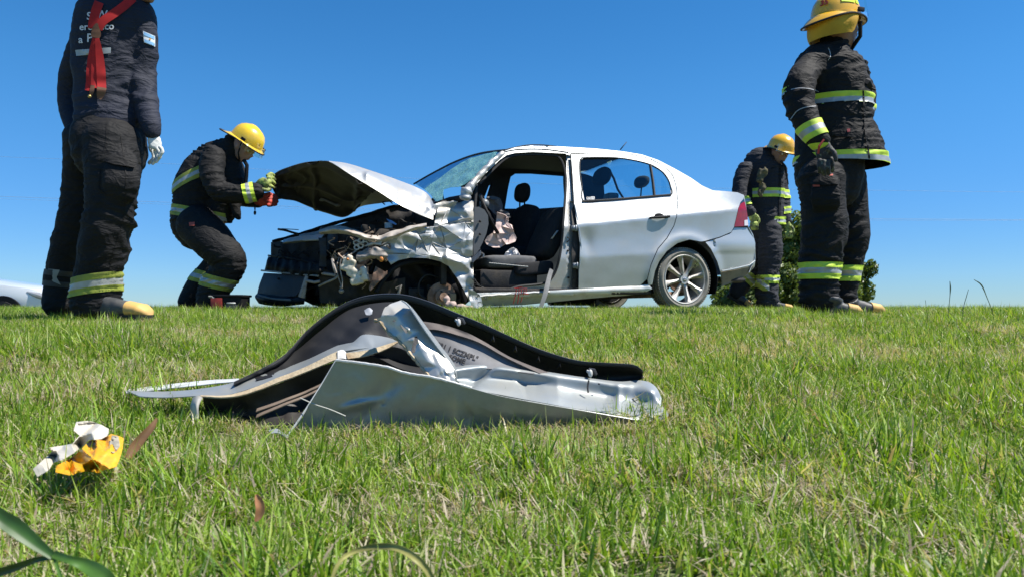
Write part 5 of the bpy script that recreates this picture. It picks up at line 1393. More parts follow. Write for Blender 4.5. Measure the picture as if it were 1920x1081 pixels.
def head(mb, c, r, F_, U, skinny=1.0):
    """skull, jaw, nose, brow, ears: c centre, r half head height, F_ face direction, U up"""
    S = F_.cross(U).normalized()
    mb.ball(c + U * r * .15 - F_ * r * .08, (r * .82, r * .70, r * .84), 18, 12, F_, S, U)
    mb.ball(c - U * r * .30 + F_ * r * .14, (r * .60, r * .54, r * .66), 16, 10, F_, S, U)
    mb.ball(c - U * r * .80 + F_ * r * .42, (r * .22, r * .24, r * .16), 10, 8, F_, S, U)         # chin
    mb.tube([c + F_ * r * .72 + U * r * .18, c + F_ * r * .86 - U * r * .06, c + F_ * r * .98 - U * r * .20], [r * .07, r * .10, r * .13], 8)
    mb.ball(c + F_ * r * .84 - U * r * .24, (r * .12, r * .20, r * .10), 10, 8, F_, S, U)
    for s_ in (1, -1):
        mb.ball(c + F_ * r * .70 + S * r * .26 + U * r * .22 * 1, (r * .10, r * .20, r * .08), 8, 6, F_, S, U) if s_ == 1 else mb.ball(c + F_ * r * .70 - S * r * .26 + U * r * .22, (r * .10, r * .20, r * .08), 8, 6, F_, S, U)
        mb.ball(c + S * s_ * r * .72 - F_ * r * .05 - U * r * .05, (r * .14, r * .06, r * .22), 8, 6, F_, S, U)
        mb.ball(c + F_ * r * .52 + S * s_ * r * .36 - U * r * .10, (r * .18, r * .18, r * .16), 8, 6, F_, S, U)
    mb.tube([c + F_ * r * .74 + S * r * .20 - U * r * .47, c + F_ * r * .80 - U * r * .46, c + F_ * r * .74 - S * r * .20 - U * r * .47], r * .055, 8)
    mb.tube([c + F_ * r * .72 + S * r * .17 - U * r * .56, c + F_ * r * .77 - U * r * .57, c + F_ * r * .72 - S * r * .17 - U * r * .56], r * .06, 8)
def face_bits(parent, c, r, F_, U, hair=(.012, .010, .008)):
    S = F_.cross(U).normalized(); EY = mat('eye_white', (.6, .58, .55), .3); IR = mat('iris_dark', (.03, .02, .015), .2); LP = mat('lips', (.30, .12, .10), .5)
    for s_ in (1, -1):
        e = MB().ball(c + F_ * r * .66 + S * s_ * r * .28 + U * r * .07, r * .12, 10, 8).build('eye', EY, parent)
        MB().ball(c + F_ * r * .76 + S * s_ * r * .28 + U * r * .07, r * .05, 8, 6).build('iris', IR, e)
        MB().tube([c + F_ * r * .76 + S * s_ * r * .14 + U * r * .24, c + F_ * r * .79 + S * s_ * r * .28 + U * r * .29, c + F_ * r * .68 + S * s_ * r * .44 + U * r * .24], r * .035, 6).build('eyebrow', mat('dark_hair', hair, .8), parent)
    MB().tube([c + F_ * r * .80 + S * r * .16 - U * r * .515, c + F_ * r * .855 - U * r * .51, c + F_ * r * .80 - S * r * .16 - U * r * .515], r * .022, 6).build('lips', LP, parent)
def helmet(parent, c, r, F_, U, shell, brim_front=.28, brim_back=.62, visor=True, ridge=True, vis_up=.5, name='helmet', droop=1.0):
    """fire helmet: c = head centre, r = shell radius sideways; long brim at the back"""
    S = F_.cross(U).normalized(); n = 48
    V = []; Fc = []
    prof = [(.02, 1.0), (.30, .965), (.55, .87), (.76, .72), (.90, .50), (.97, .25), (1.0, 0.0)]
    for (q, h) in prof:
        for k in range(n):
            a = 2 * PI * k / n
            rg = 1 + (.030 if ridge else 0) * math.exp(-(math.sin(a) / .16) ** 2) * (1 - q * .6)
            V.append(c + F_ * (math.cos(a) * r * 1.20 * q) + S * (math.sin(a) * r * q) + U * (r * (1.20 * h * rg)))
    m_ = len(prof)
    for i in range(m_ - 1):
        for k in range(n): Fc.append((i * n + k, i * n + (k + 1) % n, (i + 1) * n + (k + 1) % n, (i + 1) * n + k))
    Fc.append(tuple(range(n)))
    sh = link(name, solid(V, Fc, .004, U), shell, parent)
    V = []; Fc = []
    for j in range(5):
        t = j / 4
        for k in range(n):
            a = 2 * PI * k / n; ca = math.cos(a)
            w = .17 + (brim_front - .17) * max(0, ca) ** 2 + (brim_back - .17) * max(0, -ca) ** 1.6
            q = 1 + w * t
            drop = -.16 * t * w / .3 - (.30 * droop * t * t * max(0, -ca) ** 1.5)
            V.append(c + F_ * (ca * r * (1.20 + (q - 1))) + S * (math.sin(a) * r * (1 + (q - 1) * .8)) + U * (r * drop))
    for j in range(4):
        for k in range(n): Fc.append((j * n + k, j * n + (k + 1) % n, (j + 1) * n + (k + 1) % n, (j + 1) * n + k))
    br = link('brim', solid(V, Fc, .006, U), shell, sh)
    rimp = [V[4 * n + k] for k in range(n)] + [V[4 * n]]
    MB().tube(rimp, .006, 6, cap=False).build('brim_edging', RUB, br)
    if visor:
        V = []; Fc = []; k2 = 17
        for j in range(6):
            t = j / 5
            for k in range(k2):
                a = -1.15 + 2.3 * k / (k2 - 1)
                el = vis_up + -.75 * t
                V.append(c + (F_ * math.cos(a) * 1.42 + S * math.sin(a) * 1.18) * r * (1.0 + .05 * t) + U * (r * (.25 + vis_up * .55 - .62 * t)))
        for j in range(5):
            for k in range(k2 - 1): Fc.append((j * k2 + k, j * k2 + k + 1, (j + 1) * k2 + k + 1, (j + 1) * k2 + k))
        link('visor', solid(V, Fc, 0, F_), VISOR, sh)
        for s_ in (1, -1):
            MB().box(c + F_ * r * .45 + S * s_ * r * 1.06 + U * r * .14, (r * .34, r * .10, r * .20), F_, S, U, .004).build('visor_hinge', BLK, sh)
    return sh
def body(parent, chains, headspec, skin, vox=.012):
    """the figure itself, one continuous mesh a little inside the clothes"""
    mb = MB()
    for c in chains:
        pp = c[0][:-2] if (len(c[0]) > 5 and c[0][0][3] < c[0][2][3] and c[0] in (tor,)) else c[0]
        chain(mb, [(q[0], q[1], q[2], q[3] * .72) for q in pp], c[1] * .75, 14)
    head(mb, *headspec)
    o = link('body', fuse(mb, vox, 1), skin, parent)
    return o

# ------------------------------------------------------------------ 1: standing at the left, back turned
D1 = 3.62
fp = at(185, 590, D1)
p1 = empty('person', (fp.x, fp.y, ground_z(fp.x, fp.y)), 'firefighter standing at the far left with back turned, navy shirt, red braces and black trousers', 'person')
tor = [(222, -6, D1, 30), (225, 20, D1, 66), (212, 75, D1, 72), (207, 130, D1, 66), (205, 185, D1, 58), (207, 225, D1, 62)]
armR = [(262, 30, D1, 27), (269, 85, D1 + .02, 29), (268, 145, D1 + .03, 26), (274, 195, D1, 22), (284, 238, D1 - .03, 17), (287, 250, D1 - .03, 15)]
armL = [(170, 52, D1 + .05, 26), (148, 105, D1 + .10, 24), (130, 160, D1 + .14, 21), (130, 205, D1 + .14, 20), (138, 238, D1 + .10, 17)]
hip = [(203, 205, D1, 50), (203, 250, D1, 64), (205, 292, D1, 64)]
legR = [(212, 262, D1 - .05, 50), (211, 330, D1 - .07, 47), (207, 405, D1 - .07, 43), (193, 470, D1 - .04, 42), (182, 520, D1 - .02, 42), (180, 560, D1, 44), (182, 571, D1, 44)]
legL = [(166, 262, D1 + .10, 44), (152, 330, D1 + .14, 32), (147, 400, D1 + .17, 33), (128, 460, D1 + .20, 31), (114, 520, D1 + .22, 28), (109, 560, D1 + .22, 27), (109, 570, D1 + .22, 27)]
hc1 = at(262, -42, D1 - .02); U1 = Vector((.10, 0, .995)).normalized(); F1 = Vector((.90, .35, -.12)).normalized(); F1 = (F1 - U1 * F1.dot(U1)).normalized()
body(p1, [(tor, .62), (armR, .9), (armL, .9), (hip, .7), (legR, .9), (legL, .9), ([(235, 8, D1, 24), (252, -20, D1, 22)], 1)], (hc1, .12, F1, U1), SKIN2)
mb = MB(); chain(mb, hip, .72); chain(mb, legR, .95); chain(mb, legL, .95)
chain(mb, [(228, 300, D1 - .14, 28), (228, 340, D1 - .16, 31), (226, 362, D1 - .15, 28)], .35)       # cargo pocket
tr1 = link('trousers', fuse(mb, .0085, 2, wrinkle(.011, 3.3, [(225, 420, D1, .14, 1.1), (222, 460, D1, .10, .9), (140, 420, D1, .12, .8), (215, 550, D1, .07, .8), (110, 555, D1, .07, .8)])), BK, p1)
mb = MB(); chain(mb, tor, .66, 22)
chain(mb, armR, .95); chain(mb, armL, .95); chain(mb, [(238, 2, D1, 30), (246, -8, D1, 26)], .9)
sh1 = link('shirt', fuse(mb, .0085, 2, wrinkle(.010, 8.1, [(270, 150, D1, .12, 1.1), (130, 170, D1, .10, .8), (205, 190, D1, .12, .9)], 7, 16, 1.2)), NAVY, p1)
A = lambda x, y, d=D1: at(x, y, d)
tape(tr1, tr1, A(184, 552), A(179, 518), mats=(OLIV, SLV), filt=near_seg(A(180, 540, D1 - .02), A(180, 530, D1 - .02), .135), off=.006)
tape(tr1, tr1, A(108, 540), A(112, 508), mats=(mat('dim_black_band', (.03, .03, .028), .6), BK), filt=near_seg(A(112, 530, D1 + .22), A(113, 515, D1 + .22), .12), off=.006)
for q in ([(226, 250), (236, 330), (232, 410), (214, 470), (204, 520), (203, 566)], [(200, 216), (199, 262), (190, 300)]):
    o = MB().tube([at(*p, D1 - .4) for p in catmull(q, 40)], .0022, 4).build('trouser_seam', BKJ, tr1); drape(o, tr1, .002)
pt = patch('knee_patch', [(90, 504), (112, 506), (106, 520), (114, 534), (100, 528), (88, 516)], D1, mat('worn_patch', (.30, .29, .25), .8), tr1, tr1, off=.007)
patch('pocket_flap', [(183, 283), (200, 285), (256, 303), (253, 314), (215, 308), (186, 300)], D1 - .2, BKJ, tr1, tr1, 4, .014)
m = MB().tube([A(186, 318, D1 - .19), A(184, 355, D1 - .19), (A(198, 366, D1 - .19)), A(252, 376, D1 - .17)], .004, 5); o = m.build('pocket_seam', BKJ, tr1); drape(o, tr1, .004)
patch('back_tape', [(141, 94), (208, 89), (208, 100), (143, 105)], D1 - .3, SLV, sh1, sh1, 3, .005)
# white words on the back, partly behind the braces
WHT = mat('white_print', (.66, .66, .68), .6)
Xb = Vector((1, 0, .03)).normalized(); Yb = Vector((0, 0, 1))
for s_, x, y, sz in [('S', 167, 31, .052), ('W', 191, 28, .052), ('erel', 163, 51, .047), ('ico', 203, 50, .047), ('a', 151, 75, .050), ('P', 168, 72, .058)]:
    o = text(s_, sz * .93, at(x, y, D1 - .3), Xb, Yb, WHT, sh1, bold=.0008, ext=0); drape(o, sh1, .005)
# flag on the sleeve
fl = [(268, 58), (291, 68), (291, 88), (270, 80)]
def fpt(a, b): 
    t = (fl[0][0] + (fl[1][0] - fl[0][0]) * a, fl[0][1] + (fl[1][1] - fl[0][1]) * a); u_ = (fl[3][0] + (fl[2][0] - fl[3][0]) * a, fl[3][1] + (fl[2][1] - fl[3][1]) * a)
    return (t[0] + (u_[0] - t[0]) * b, t[1] + (u_[1] - t[1]) * b)
fw = patch('flag_patch', [fpt(0, 0), fpt(1, 0), fpt(1, 1), fpt(0, 1)], D1 - .3, mat('flag_white', (.66, .68, .70), .7), sh1, sh1, 2.5, .006)
FB = mat('flag_light_blue', (.22, .45, .72), .7)
patch('flag_stripe', [fpt(.05, .06), fpt(.95, .06), fpt(.95, .34), fpt(.05, .34)], D1 - .3, FB, fw, sh1, 2.5, .008)
patch('flag_stripe', [fpt(.05, .68), fpt(.95, .68), fpt(.95, .95), fpt(.05, .95)], D1 - .3, FB, fw, sh1, 2.5, .008)
patch('flag_sun', [(281.5 + 1.8 * math.cos(a), 73.5 + 1.8 * math.sin(a)) for a in [k * PI / 4 for k in range(8)]], D1 - .3, mat('flag_gold', (.6, .32, .05), .7), fw, sh1, 1.5, .009)
# braces
def strap(pts, w, m_, parent, tgt, name='brace_strap', off=.010):
    c = catmull(pts, 26); V = []; Fc = []
    for i, q in enumerate(c):
        t = c[min(i + 1, 25)] - c[max(i - 1, 0)]; t = t / (np.linalg.norm(t[:2]) + 1e-9); nx_, ny_ = -t[1], t[0]
        ww = q[2] if len(q) > 2 else w
        for s_ in (-1, 0, 1): V.append(at(q[0] + nx_ * ww * s_, q[1] + ny_ * ww * s_, D1 - .4 if parent is p1 else 3.9))
    for i in range(25):
        for j in range(2): Fc.append((3 * i + j, 3 * i + j + 1, 3 * i + j + 4, 3 * i + j + 3))
    o = link(name, solid(V, Fc, 0, (0, -1, 0)), m_, parent); drape(o, tgt, off); return o
brz = link('braces', solid([A(180, 60, D1 - .3), A(181, 60, D1 - .3), A(181, 61, D1 - .3)], [(0, 1, 2)], 0), LEATH, p1); drape(brz, sh1, .003)
def st(pts, w, m_, name, off): 
    o = strap(pts, w, m_, p1, sh1, name, off); W = wmat(p1); o.parent = brz; return o
st([(186, 4), (180, 20), (176, 36), (173, 54)], 9, REDB, 'brace_strap', .010)
st([(250, -4), (232, 12), (210, 28), (193, 40), (184, 54)], 8.5, REDB, 'brace_strap', .013)
st([(182, 44, 2), (180, 52, 6), (180, 64, 9.5), (179, 71, 7.5)], 8, LEATH, 'leather_yoke', .018)
st([(176, 72, 2.5), (171, 100, 5), (168, 130, 6), (166, 155, 5), (163, 170, 4)], 5.5, REDB, 'brace_strap', .013)
st([(179, 72, 4), (178, 100, 6), (178, 130, 7), (176, 165, 6)], 6.5, REDB, 'brace_strap', .016)
st([(182, 72, 4), (186, 100, 7), (189, 130, 8.5), (191, 168, 8.5)], 8.5, REDB, 'brace_strap', .019)
st([(174, 160, 4), (172, 172, 4), (170, 180, 2)], 4, LEATH, 'leather_tab', .022)
st([(191, 164, 9), (189, 176, 8), (186, 186, 4)], 7, LEATH, 'leather_tab', .025)
MB().ball(A(168, 181, D1 - .21), .008, 8, 6).build('brace_button', mat('brass', (.5, .35, .12), .4, .8), brz)
hand(p1, (287, 252), (291, 272), D1 - .03, 12, GWH, [[(300, 276, D1 - .05, 4), (304, 284, D1 - .05, 4), (298, 294, D1 - .05, 3.6)], [(296, 280, D1 - .03, 4.2), (300, 292, D1 - .03, 4), (293, 303, D1 - .03, 3.6)], [(291, 282, D1 - .01, 4.2), (294, 296, D1 - .01, 4), (286, 307, D1 - .01, 3.6)], [(286, 282, D1 + .01, 4), (288, 296, D1 + .01, 3.8), (279, 306, D1 + .01, 3.4)]], [(284, 262, D1 + .03, 4), (282, 274, D1 + .05, 4), (284, 284, D1 + .05, 3.6)], vox=.0045)
hand(p1, (138, 240), (142, 256), D1 + .12, 13, SKIN2, [[(138 + i * 4, 262, D1 + .10 + .02 * i, 4), (140 + i * 4, 274, D1 + .12, 3.6)] for i in range(4)], [(148, 250, D1 + .08, 4), (154, 260, D1 + .08, 3.6)], name='hand', vox=.005)
boot(p1, (186, 562, 24), (168, 592), (284, 592), D1 - .03, .1, dD=-.06)
boot(p1, (112, 560, 20), (98, 588), (160, 592), D1 + .22, .1, dD=.12)
helmet(p1, hc1 + U1 * .035, .125, F1, U1, HYEL, vis_up=.1)
face_bits(p1, hc1, .12, F1, U1)
MB().tube([hc1 + F1 * .07 - U1 * .02, hc1 + F1 * .06 - U1 * .10, hc1 - U1 * .125 + F1 * .04], .006, 6).build('chin_strap', BLK, p1)

# ------------------------------------------------------------------ 2: bent over, holding up the bonnet
D2 = 6.35
fp = at(375, 582, D2)
p2 = empty('person', (fp.x, fp.y, 0), 'firefighter in a yellow helmet crouching to hold up the torn bonnet of the car', 'person')
tor = [(424, 278, D2, 20), (408, 292, D2, 31), (390, 320, D2, 41), (377, 350, D2, 47), (374, 385, D2, 46), (374, 404, D2, 49), (372, 428, D2, 50)]
chest = [(425, 300, D2, 24), (428, 340, D2, 30), (420, 380, D2, 30), (408, 408, D2, 26)]
aN = [(400, 292, D2 - .16, 22), (396, 325, D2 - .22, 22), (408, 356, D2 - .26, 21), (430, 362, D2 - .26, 18.5), (455, 364, D2 - .24, 17.5), (478, 359, D2 - .2, 17), (482, 358, D2 - .2, 16)]
aF = [(432, 300, D2 + .16, 19), (446, 335, D2 + .20, 17), (452, 368, D2 + .18, 16), (470, 376, D2 + .1, 13), (484, 378, D2 + .05, 12)]
hip = [(370, 395, D2, 44), (366, 420, D2, 42), (372, 440, D2, 36)]
lN = [(368, 420, D2 - .12, 38), (392, 444, D2 - .18, 38), (414, 468, D2 - .2, 34), (432, 486, D2 - .2, 29), (426, 506, D2 - .18, 28), (408, 530, D2 - .14, 27), (397, 556, D2 - .12, 27), (396, 566, D2 - .12, 27)]
lF = [(375, 420, D2 + .12, 34), (405, 450, D2 + .16, 33), (422, 480, D2 + .16, 27), (400, 508, D2 + .16, 27), (376, 532, D2 + .16, 26), (362, 556, D2 + .16, 24), (356, 566, D2 + .16, 22)]
hc2 = at(457, 277, D2 - .02); F2 = Vector((.80, -.22, -.56)).normalized(); U2 = Vector((.52, -.10, .85)); U2 = (U2 - F2 * U2.dot(F2)).normalized()
body(p2, [(tor, .7), (chest, .9), (aN, .9), (aF, .9), (hip, .8), (lN, .9), (lF, .9), ([(424, 275, D2, 16), (445, 272, D2, 15)], 1)], (hc2, .118, F2, U2), SKIN)
mb = MB(); chain(mb, hip, .8); chain(mb, lN, .95); chain(mb, lF, .95)
tr2 = link('trousers', fuse(mb, .010, 2, wrinkle(.012, 5.3, [(430, 490, D2, .16, .9), (400, 530, D2, .15, .6)], 8, 20, 1.5)), BK, p2)
mb = MB(); chain(mb, tor, .78, 22); chain(mb, chest, .95); chain(mb, aN, .95); chain(mb, aF, .95)
chain(mb, [(424, 286, D2, 24), (436, 272, D2, 21), (438, 262, D2, 17)], .95)
chain(mb, [(440, 378, D2 - .1, 9), (444, 400, D2 - .1, 8), (448, 409, D2 - .1, 5)], .8)
A = lambda x, y, d=D2: at(x, y, d)
jk2 = link('jacket', hem(fuse(mb, .010, 2, wrinkle(.012, 1.7, [(410, 360, D2 - .2, .14, .9), (385, 385, D2, .2, .5)], 8, 20, 1.5)), A(376, 416), Vector((0, 0, -1))), BKJ, p2)
tape(jk2, jk2, A(400, 372, D2 - .2), A(386, 346, D2 - .2) , mats=(OLIV, SLV), filt=lambda c: False) 
n_ = (A(374, 411, D2) - A(377, 392, D2)).normalized()
tape(jk2, jk2, A(376, 393, D2), A(372, 413, D2), mats=(OLIV, SLV), filt=lambda c: c.z > A(0, 416, D2).z and c.z < A(0, 385, D2).z and c.x < A(430, 400, D2).x, off=.006)
tape(jk2, jk2, A(366, 350, D2), A(357, 333, D2), mats=(OLIV, SLV), filt=lambda c: c.x < A(392, 0, D2).x and (A(0, 366, D2).z < c.z < A(0, 305, D2).z), off=.006)
tape(jk2, jk2, A(456, 360, D2 - .22), A(477, 356, D2 - .2), filt=near_seg(A(430, 362, D2 - .24), A(482, 358, D2 - .2), .12), off=.006)
tape(tr2, tr2, A(398, 538, D2 - .1), A(404, 515, D2 - .1), mats=(OLIV, SLV), filt=lambda c: A(0, 552, D2).z < c.z < A(0, 500, D2).z, off=.006)
patch('red_tag', [(354, 417), (365, 416), (365, 423), (355, 424)], D2 - .5, mat('dull_red_tag', (.35, .07, .05), .8), tr2, tr2, 2.5, .010)
hand(p2, (483, 350), (496, 343), D2 - .18, 11, GLY, [[(502, 330, D2 - .1, 4), (508, 326, D2 - .06, 3.6), (513, 329, D2 - .02, 3.2)], [(503, 335, D2 - .12, 4), (510, 333, D2 - .07, 3.8), (515, 337, D2 - .03, 3.2)], [(503, 341, D2 - .14, 4), (511, 341, D2 - .08, 3.8), (515, 345, D2 - .03, 3.2)], [(501, 348, D2 - .15, 3.8), (509, 350, D2 - .1, 3.6), (513, 352, D2 - .06, 3)]], [(488, 354, D2 - .2, 4), (499, 357, D2 - .2, 3.8), (507, 355, D2 - .16, 3.3)], vox=.0055)
hand(p2, (482, 378), (496, 376), D2, 10.5, GLR, [[(504, 368, D2 + .02, 4), (513, 366, D2 + .06, 3.6), (518, 368, D2 + .1, 3.2)], [(505, 373, D2, 4), (515, 372, D2 + .05, 3.8), (520, 373, D2 + .1, 3.2)], [(505, 379, D2 - .02, 4), (515, 378, D2 + .04, 3.8), (520, 378, D2 + .08, 3.2)], [(503, 385, D2 - .03, 3.8), (512, 384, D2 + .02, 3.6), (518, 383, D2 + .06, 3)]], [(488, 368, D2 - .06, 4), (498, 365, D2 - .04, 3.8), (507, 363, D2, 3.3)], vox=.0055)
MB().tube([A(478, 384, D2), A(478, 394, D2)], .006, 6).ball(A(478, 399, D2), (.012, .01, .020), 8, 6).build('cuff_toggle', BLK, p2)
MB().tube([A(457, 300, D2 - .12), A(463, 310, D2 - .12), A(462, 330, D2 - .1), A(460, 350, D2 - .1)], .016, 8).build('loose_strap', BLK, p2)
boot(p2, (398, 560, 17), (380, 588), (440, 586), D2 - .12, .1, dD=-.05, toem=BOOTR)
boot(p2, (360, 560, 15), (332, 585), (385, 586), D2 + .16, .1, toem=BOOTR)
he2 = helmet(p2, hc2 + U2 * .058 - F2 * .008, .126, F2, U2, HYEL, brim_back=.85, vis_up=-.15, droop=-.5)
face_bits(p2, hc2, .118, F2, U2)
S2 = F2.cross(U2).normalized()
MB().tube([hc2 + S2 * .088 + F2 * .02 + U2 * .03, hc2 + S2 * .082 + F2 * .04 - U2 * .05, hc2 - U2 * .115 + F2 * .05 + S2 * .02], .006, 6).build('chin_strap', BLK, p2)
text('S', .035, hc2 + U2 * .10 + F2 * .150 + S2 * .045, (S2 * -.6 + F2 * -.5).normalized() * -1 if False else (F2 * .75 - U2 * .2 + Vector((0, 0, 0))).normalized(), U2, BLK, he2)

# ------------------------------------------------------------------ 3: the big one on the right
D3 = 4.4
fp = at(1560, 590, D3)
p3 = empty('person', (fp.x, fp.y, ground_z(fp.x, fp.y)), 'tall firefighter on the right in a yellow helmet with neck flap, looking right', 'person')
tor = [(1562, 88, D3, 30), (1556, 112, D3, 55), (1556, 150, D3, 62), (1562, 200, D3, 66), (1564, 245, D3, 70), (1570, 280, D3, 79), (1575, 305, D3, 83), (1576, 330, D3, 84)]
aN = [(1520, 124, D3 - .08, 27), (1504, 152, D3 - .18, 29), (1500, 195, D3 - .22, 28), (1514, 232, D3 - .26, 24), (1532, 258, D3 - .30, 19), (1538, 266, D3 - .30, 18)]
aF = [(1596, 125, D3 + .16, 24), (1612, 165, D3 + .18, 23), (1616, 200, D3 + .14, 20), (1610, 240, D3 + .0, 18), (1604, 262, D3 - .04, 17)]
hip = [(1556, 300, D3, 62), (1556, 330, D3, 62), (1556, 352, D3, 58)]
lN = [(1540, 335, D3 - .10, 46), (1543, 390, D3 - .12, 41), (1546, 440, D3 - .12, 43), (1538, 490, D3 - .1, 37), (1535, 540, D3 - .1, 34), (1535, 562, D3 - .1, 33)]
lF = [(1580, 335, D3 + .10, 42), (1590, 390, D3 + .12, 37), (1596, 440, D3 + .12, 32), (1592, 490, D3 + .12, 24), (1586, 540, D3 + .12, 23), (1586, 563, D3 + .12, 24)]
hc3 = at(1576, 55, D3); F3 = Vector((.93, .35, .0)).normalized(); U3 = Vector((.05, 0, 1)); U3 = (U3 - F3 * U3.dot(F3)).normalized()
body(p3, [(tor, .6), (aN, .9), (aF, .9), (hip, .8), (lN, .9), (lF, .9), ([(1568, 95, D3, 24), (1572, 70, D3, 20)], 1)], (hc3, .125, F3, U3), SKIN2)
mb = MB(); chain(mb, hip, .8); chain(mb, lN, .95); chain(mb, lF, .95)
chain(mb, [(1548, 345, D3 - .24, 26), (1548, 372, D3 - .25, 28), (1550, 384, D3 - .24, 26)], .35)
tr3 = link('trousers', fuse(mb, .009, 2, wrinkle(.012, 12.3, [(1590, 450, D3, .16, 1.2), (1560, 450, D3 - .2, .12, .9), (1570, 540, D3, .14, .9)], 8, 22, .8)), BK, p3)
mb = MB(); chain(mb, tor, .70, 24); chain(mb, aN, .95); chain(mb, aF, .95); chain(mb, [(1560, 112, D3, 34), (1553, 98, D3 + .01, 27), (1549, 90, D3 + .02, 23)], .85); chain(mb, [(1560, 112, D3 - .02, 26), (1538, 112, D3 - .05, 27), (1516, 128, D3 - .10, 29)], .9); chain(mb, [(1572, 108, D3, 20), (1590, 112, D3 + .08, 18), (1604, 132, D3 + .14, 22)], .9)
chain(mb, [(1598, 118, D3 - .05, 12), (1606, 128, D3 - .05, 12)], .6)
A = lambda x, y, d=D3: at(x, y, d)
jk3 = link('jacket', hem(fuse(mb, .009, 5, wrinkle(.012, 4.1, [(1500, 195, D3 - .2, .14, 1.0), (1540, 150, D3, .2, .35)], 7, 18, 1.0)), A(1575, 310), Vector((-.06, 0, -1))), BKJ, p3)
tape(jk3, jk3, A(1590, 196, D3 - .2), A(1590, 166, D3 - .2), filt=lambda c: (not near_seg(A(1512, 112, D3 - .12), A(1500, 195, D3 - .22), .095)(c)) and c.z > A(0, 204, D3).z, off=.006)
tape(jk3, jk3, A(1572, 308, D3 - .2), A(1572, 279, D3 - .2), filt=lambda c: c.z < A(0, 268, D3).z, off=.006)
tape(jk3, jk3, A(1536, 258, D3 - .3), A(1522, 230, D3 - .28), filt=near_seg(A(1510, 225, D3 - .25), A(1538, 266, D3 - .3), .10), off=.006)
for q in ([(1556, 335), (1562, 390), (1566, 440), (1556, 500), (1552, 560)], [(1508, 420), (1530, 428), (1566, 424)]):
    pass
patch('pocket_flap', [(1558, 240, ), (1606, 237), (1606, 258), (1560, 255)], D3 - .5, BK, jk3, jk3, 4, .012)
patch('pocket_mark', [(1588, 242), (1594, 241), (1594, 247), (1589, 248)], D3 - .5, mat('dull_red_mark', (.20, .02, .03), .8), jk3, jk3, 2.5, .016)
patch('chest_pocket', [(1572, 118), (1588, 128), (1586, 130), (1573, 126)], D3 - .5, BK, jk3, jk3, 3, .008)
patch('red_tab', [(1523, 340), (1537, 340), (1537, 350), (1524, 350)], D3 - .5, mat('dull_red_tag', (.3, .05, .04), .8), tr3, tr3, 3, .010)
patch('red_tab', [(1555, 327), (1562, 326), (1562, 333), (1555, 333)], D3 - .5, mat('dull_red_tag', (.3, .05, .04), .8), tr3, tr3, 3, .012)
PIP = mat('grey_piping', (.34, .34, .34), .6)
for q in ([(1553, 90), (1556, 97), (1557, 106), (1553, 113)], [(1483, 168), (1500, 165), (1520, 167), (1535, 172)], [(1482, 224), (1495, 208), (1512, 201), (1530, 199)]):
    o = MB().tube([at(*p, D3 - .4) for p in catmull(q, 18)], .0022, 4).build('piping', PIP, jk3); drape(o, jk3, .003)
patch('front_seam', [(1617, 170), (1620, 170), (1626, 250), (1632, 300), (1629, 300), (1622, 250)], D3 - .5, BK, jk3, jk3, 4, .010)
MB().tube([A(1612, 152, D3 - .1), A(1624, 158, D3 - .12), (A(1632, 168, D3 - .1))], [.03, .035, .02], 8).tube([A(1622, 160, D3 - .12), A(1642, 169, D3 - .12)], .006).build('radio_pouch', BLK, p3)
tape(tr3, tr3, A(1540, 525, D3), A(1540, 495, D3), filt=lambda c: A(0, 535, D3).z < c.z < A(0, 485, D3).z, off=.006)
patch('thigh_pocket_flap', [(1514, 334), (1540, 331), (1574, 328), (1575, 345), (1545, 347), (1515, 346)], D3 - .5, BKJ, tr3, tr3, 4, .014)
hand(p3, (1543, 270), (1548, 293), D3 - .32, 16, GLK, [[(1537, 300, D3 - .36, 4.4), (1536, 313, D3 - .36, 4.2), (1537, 323, D3 - .34, 3.8)], [(1544, 302, D3 - .37, 4.4), (1544, 317, D3 - .37, 4.2), (1545, 327, D3 - .35, 3.8)], [(1552, 302, D3 - .37, 4.4), (1553, 316, D3 - .37, 4.2), (1554, 326, D3 - .35, 3.8)], [(1560, 299, D3 - .35, 4.2), (1561, 311, D3 - .35, 4), (1561, 321, D3 - .33, 3.6)]], [(1556, 278, D3 - .36, 5), (1565, 289, D3 - .38, 4.8), (1567, 301, D3 - .38, 4)], vox=.005)
MB().tube([A(1534, 288, D3 - .36), A(1536, 274, D3 - .38), A(1545, 262, D3 - .38)], .006, 6).build('red_cord', mat('red_cord', (.4, .04, .03), .7), p3)
boot(p3, (1552, 560, 27), (1534, 592), (1618, 590), D3 - .12, .1, dD=-.04)
boot(p3, (1588, 562, 20), (1572, 588), (1657, 587), D3 + .10, .1, dD=.04)
boot3 = None
he3 = helmet(p3, at(1567, 36, D3), .128, F3, U3, HYL2, brim_front=.26, brim_back=.50, vis_up=.75)
face_bits(p3, hc3, .125, F3, U3)
S3 = F3.cross(U3).normalized()
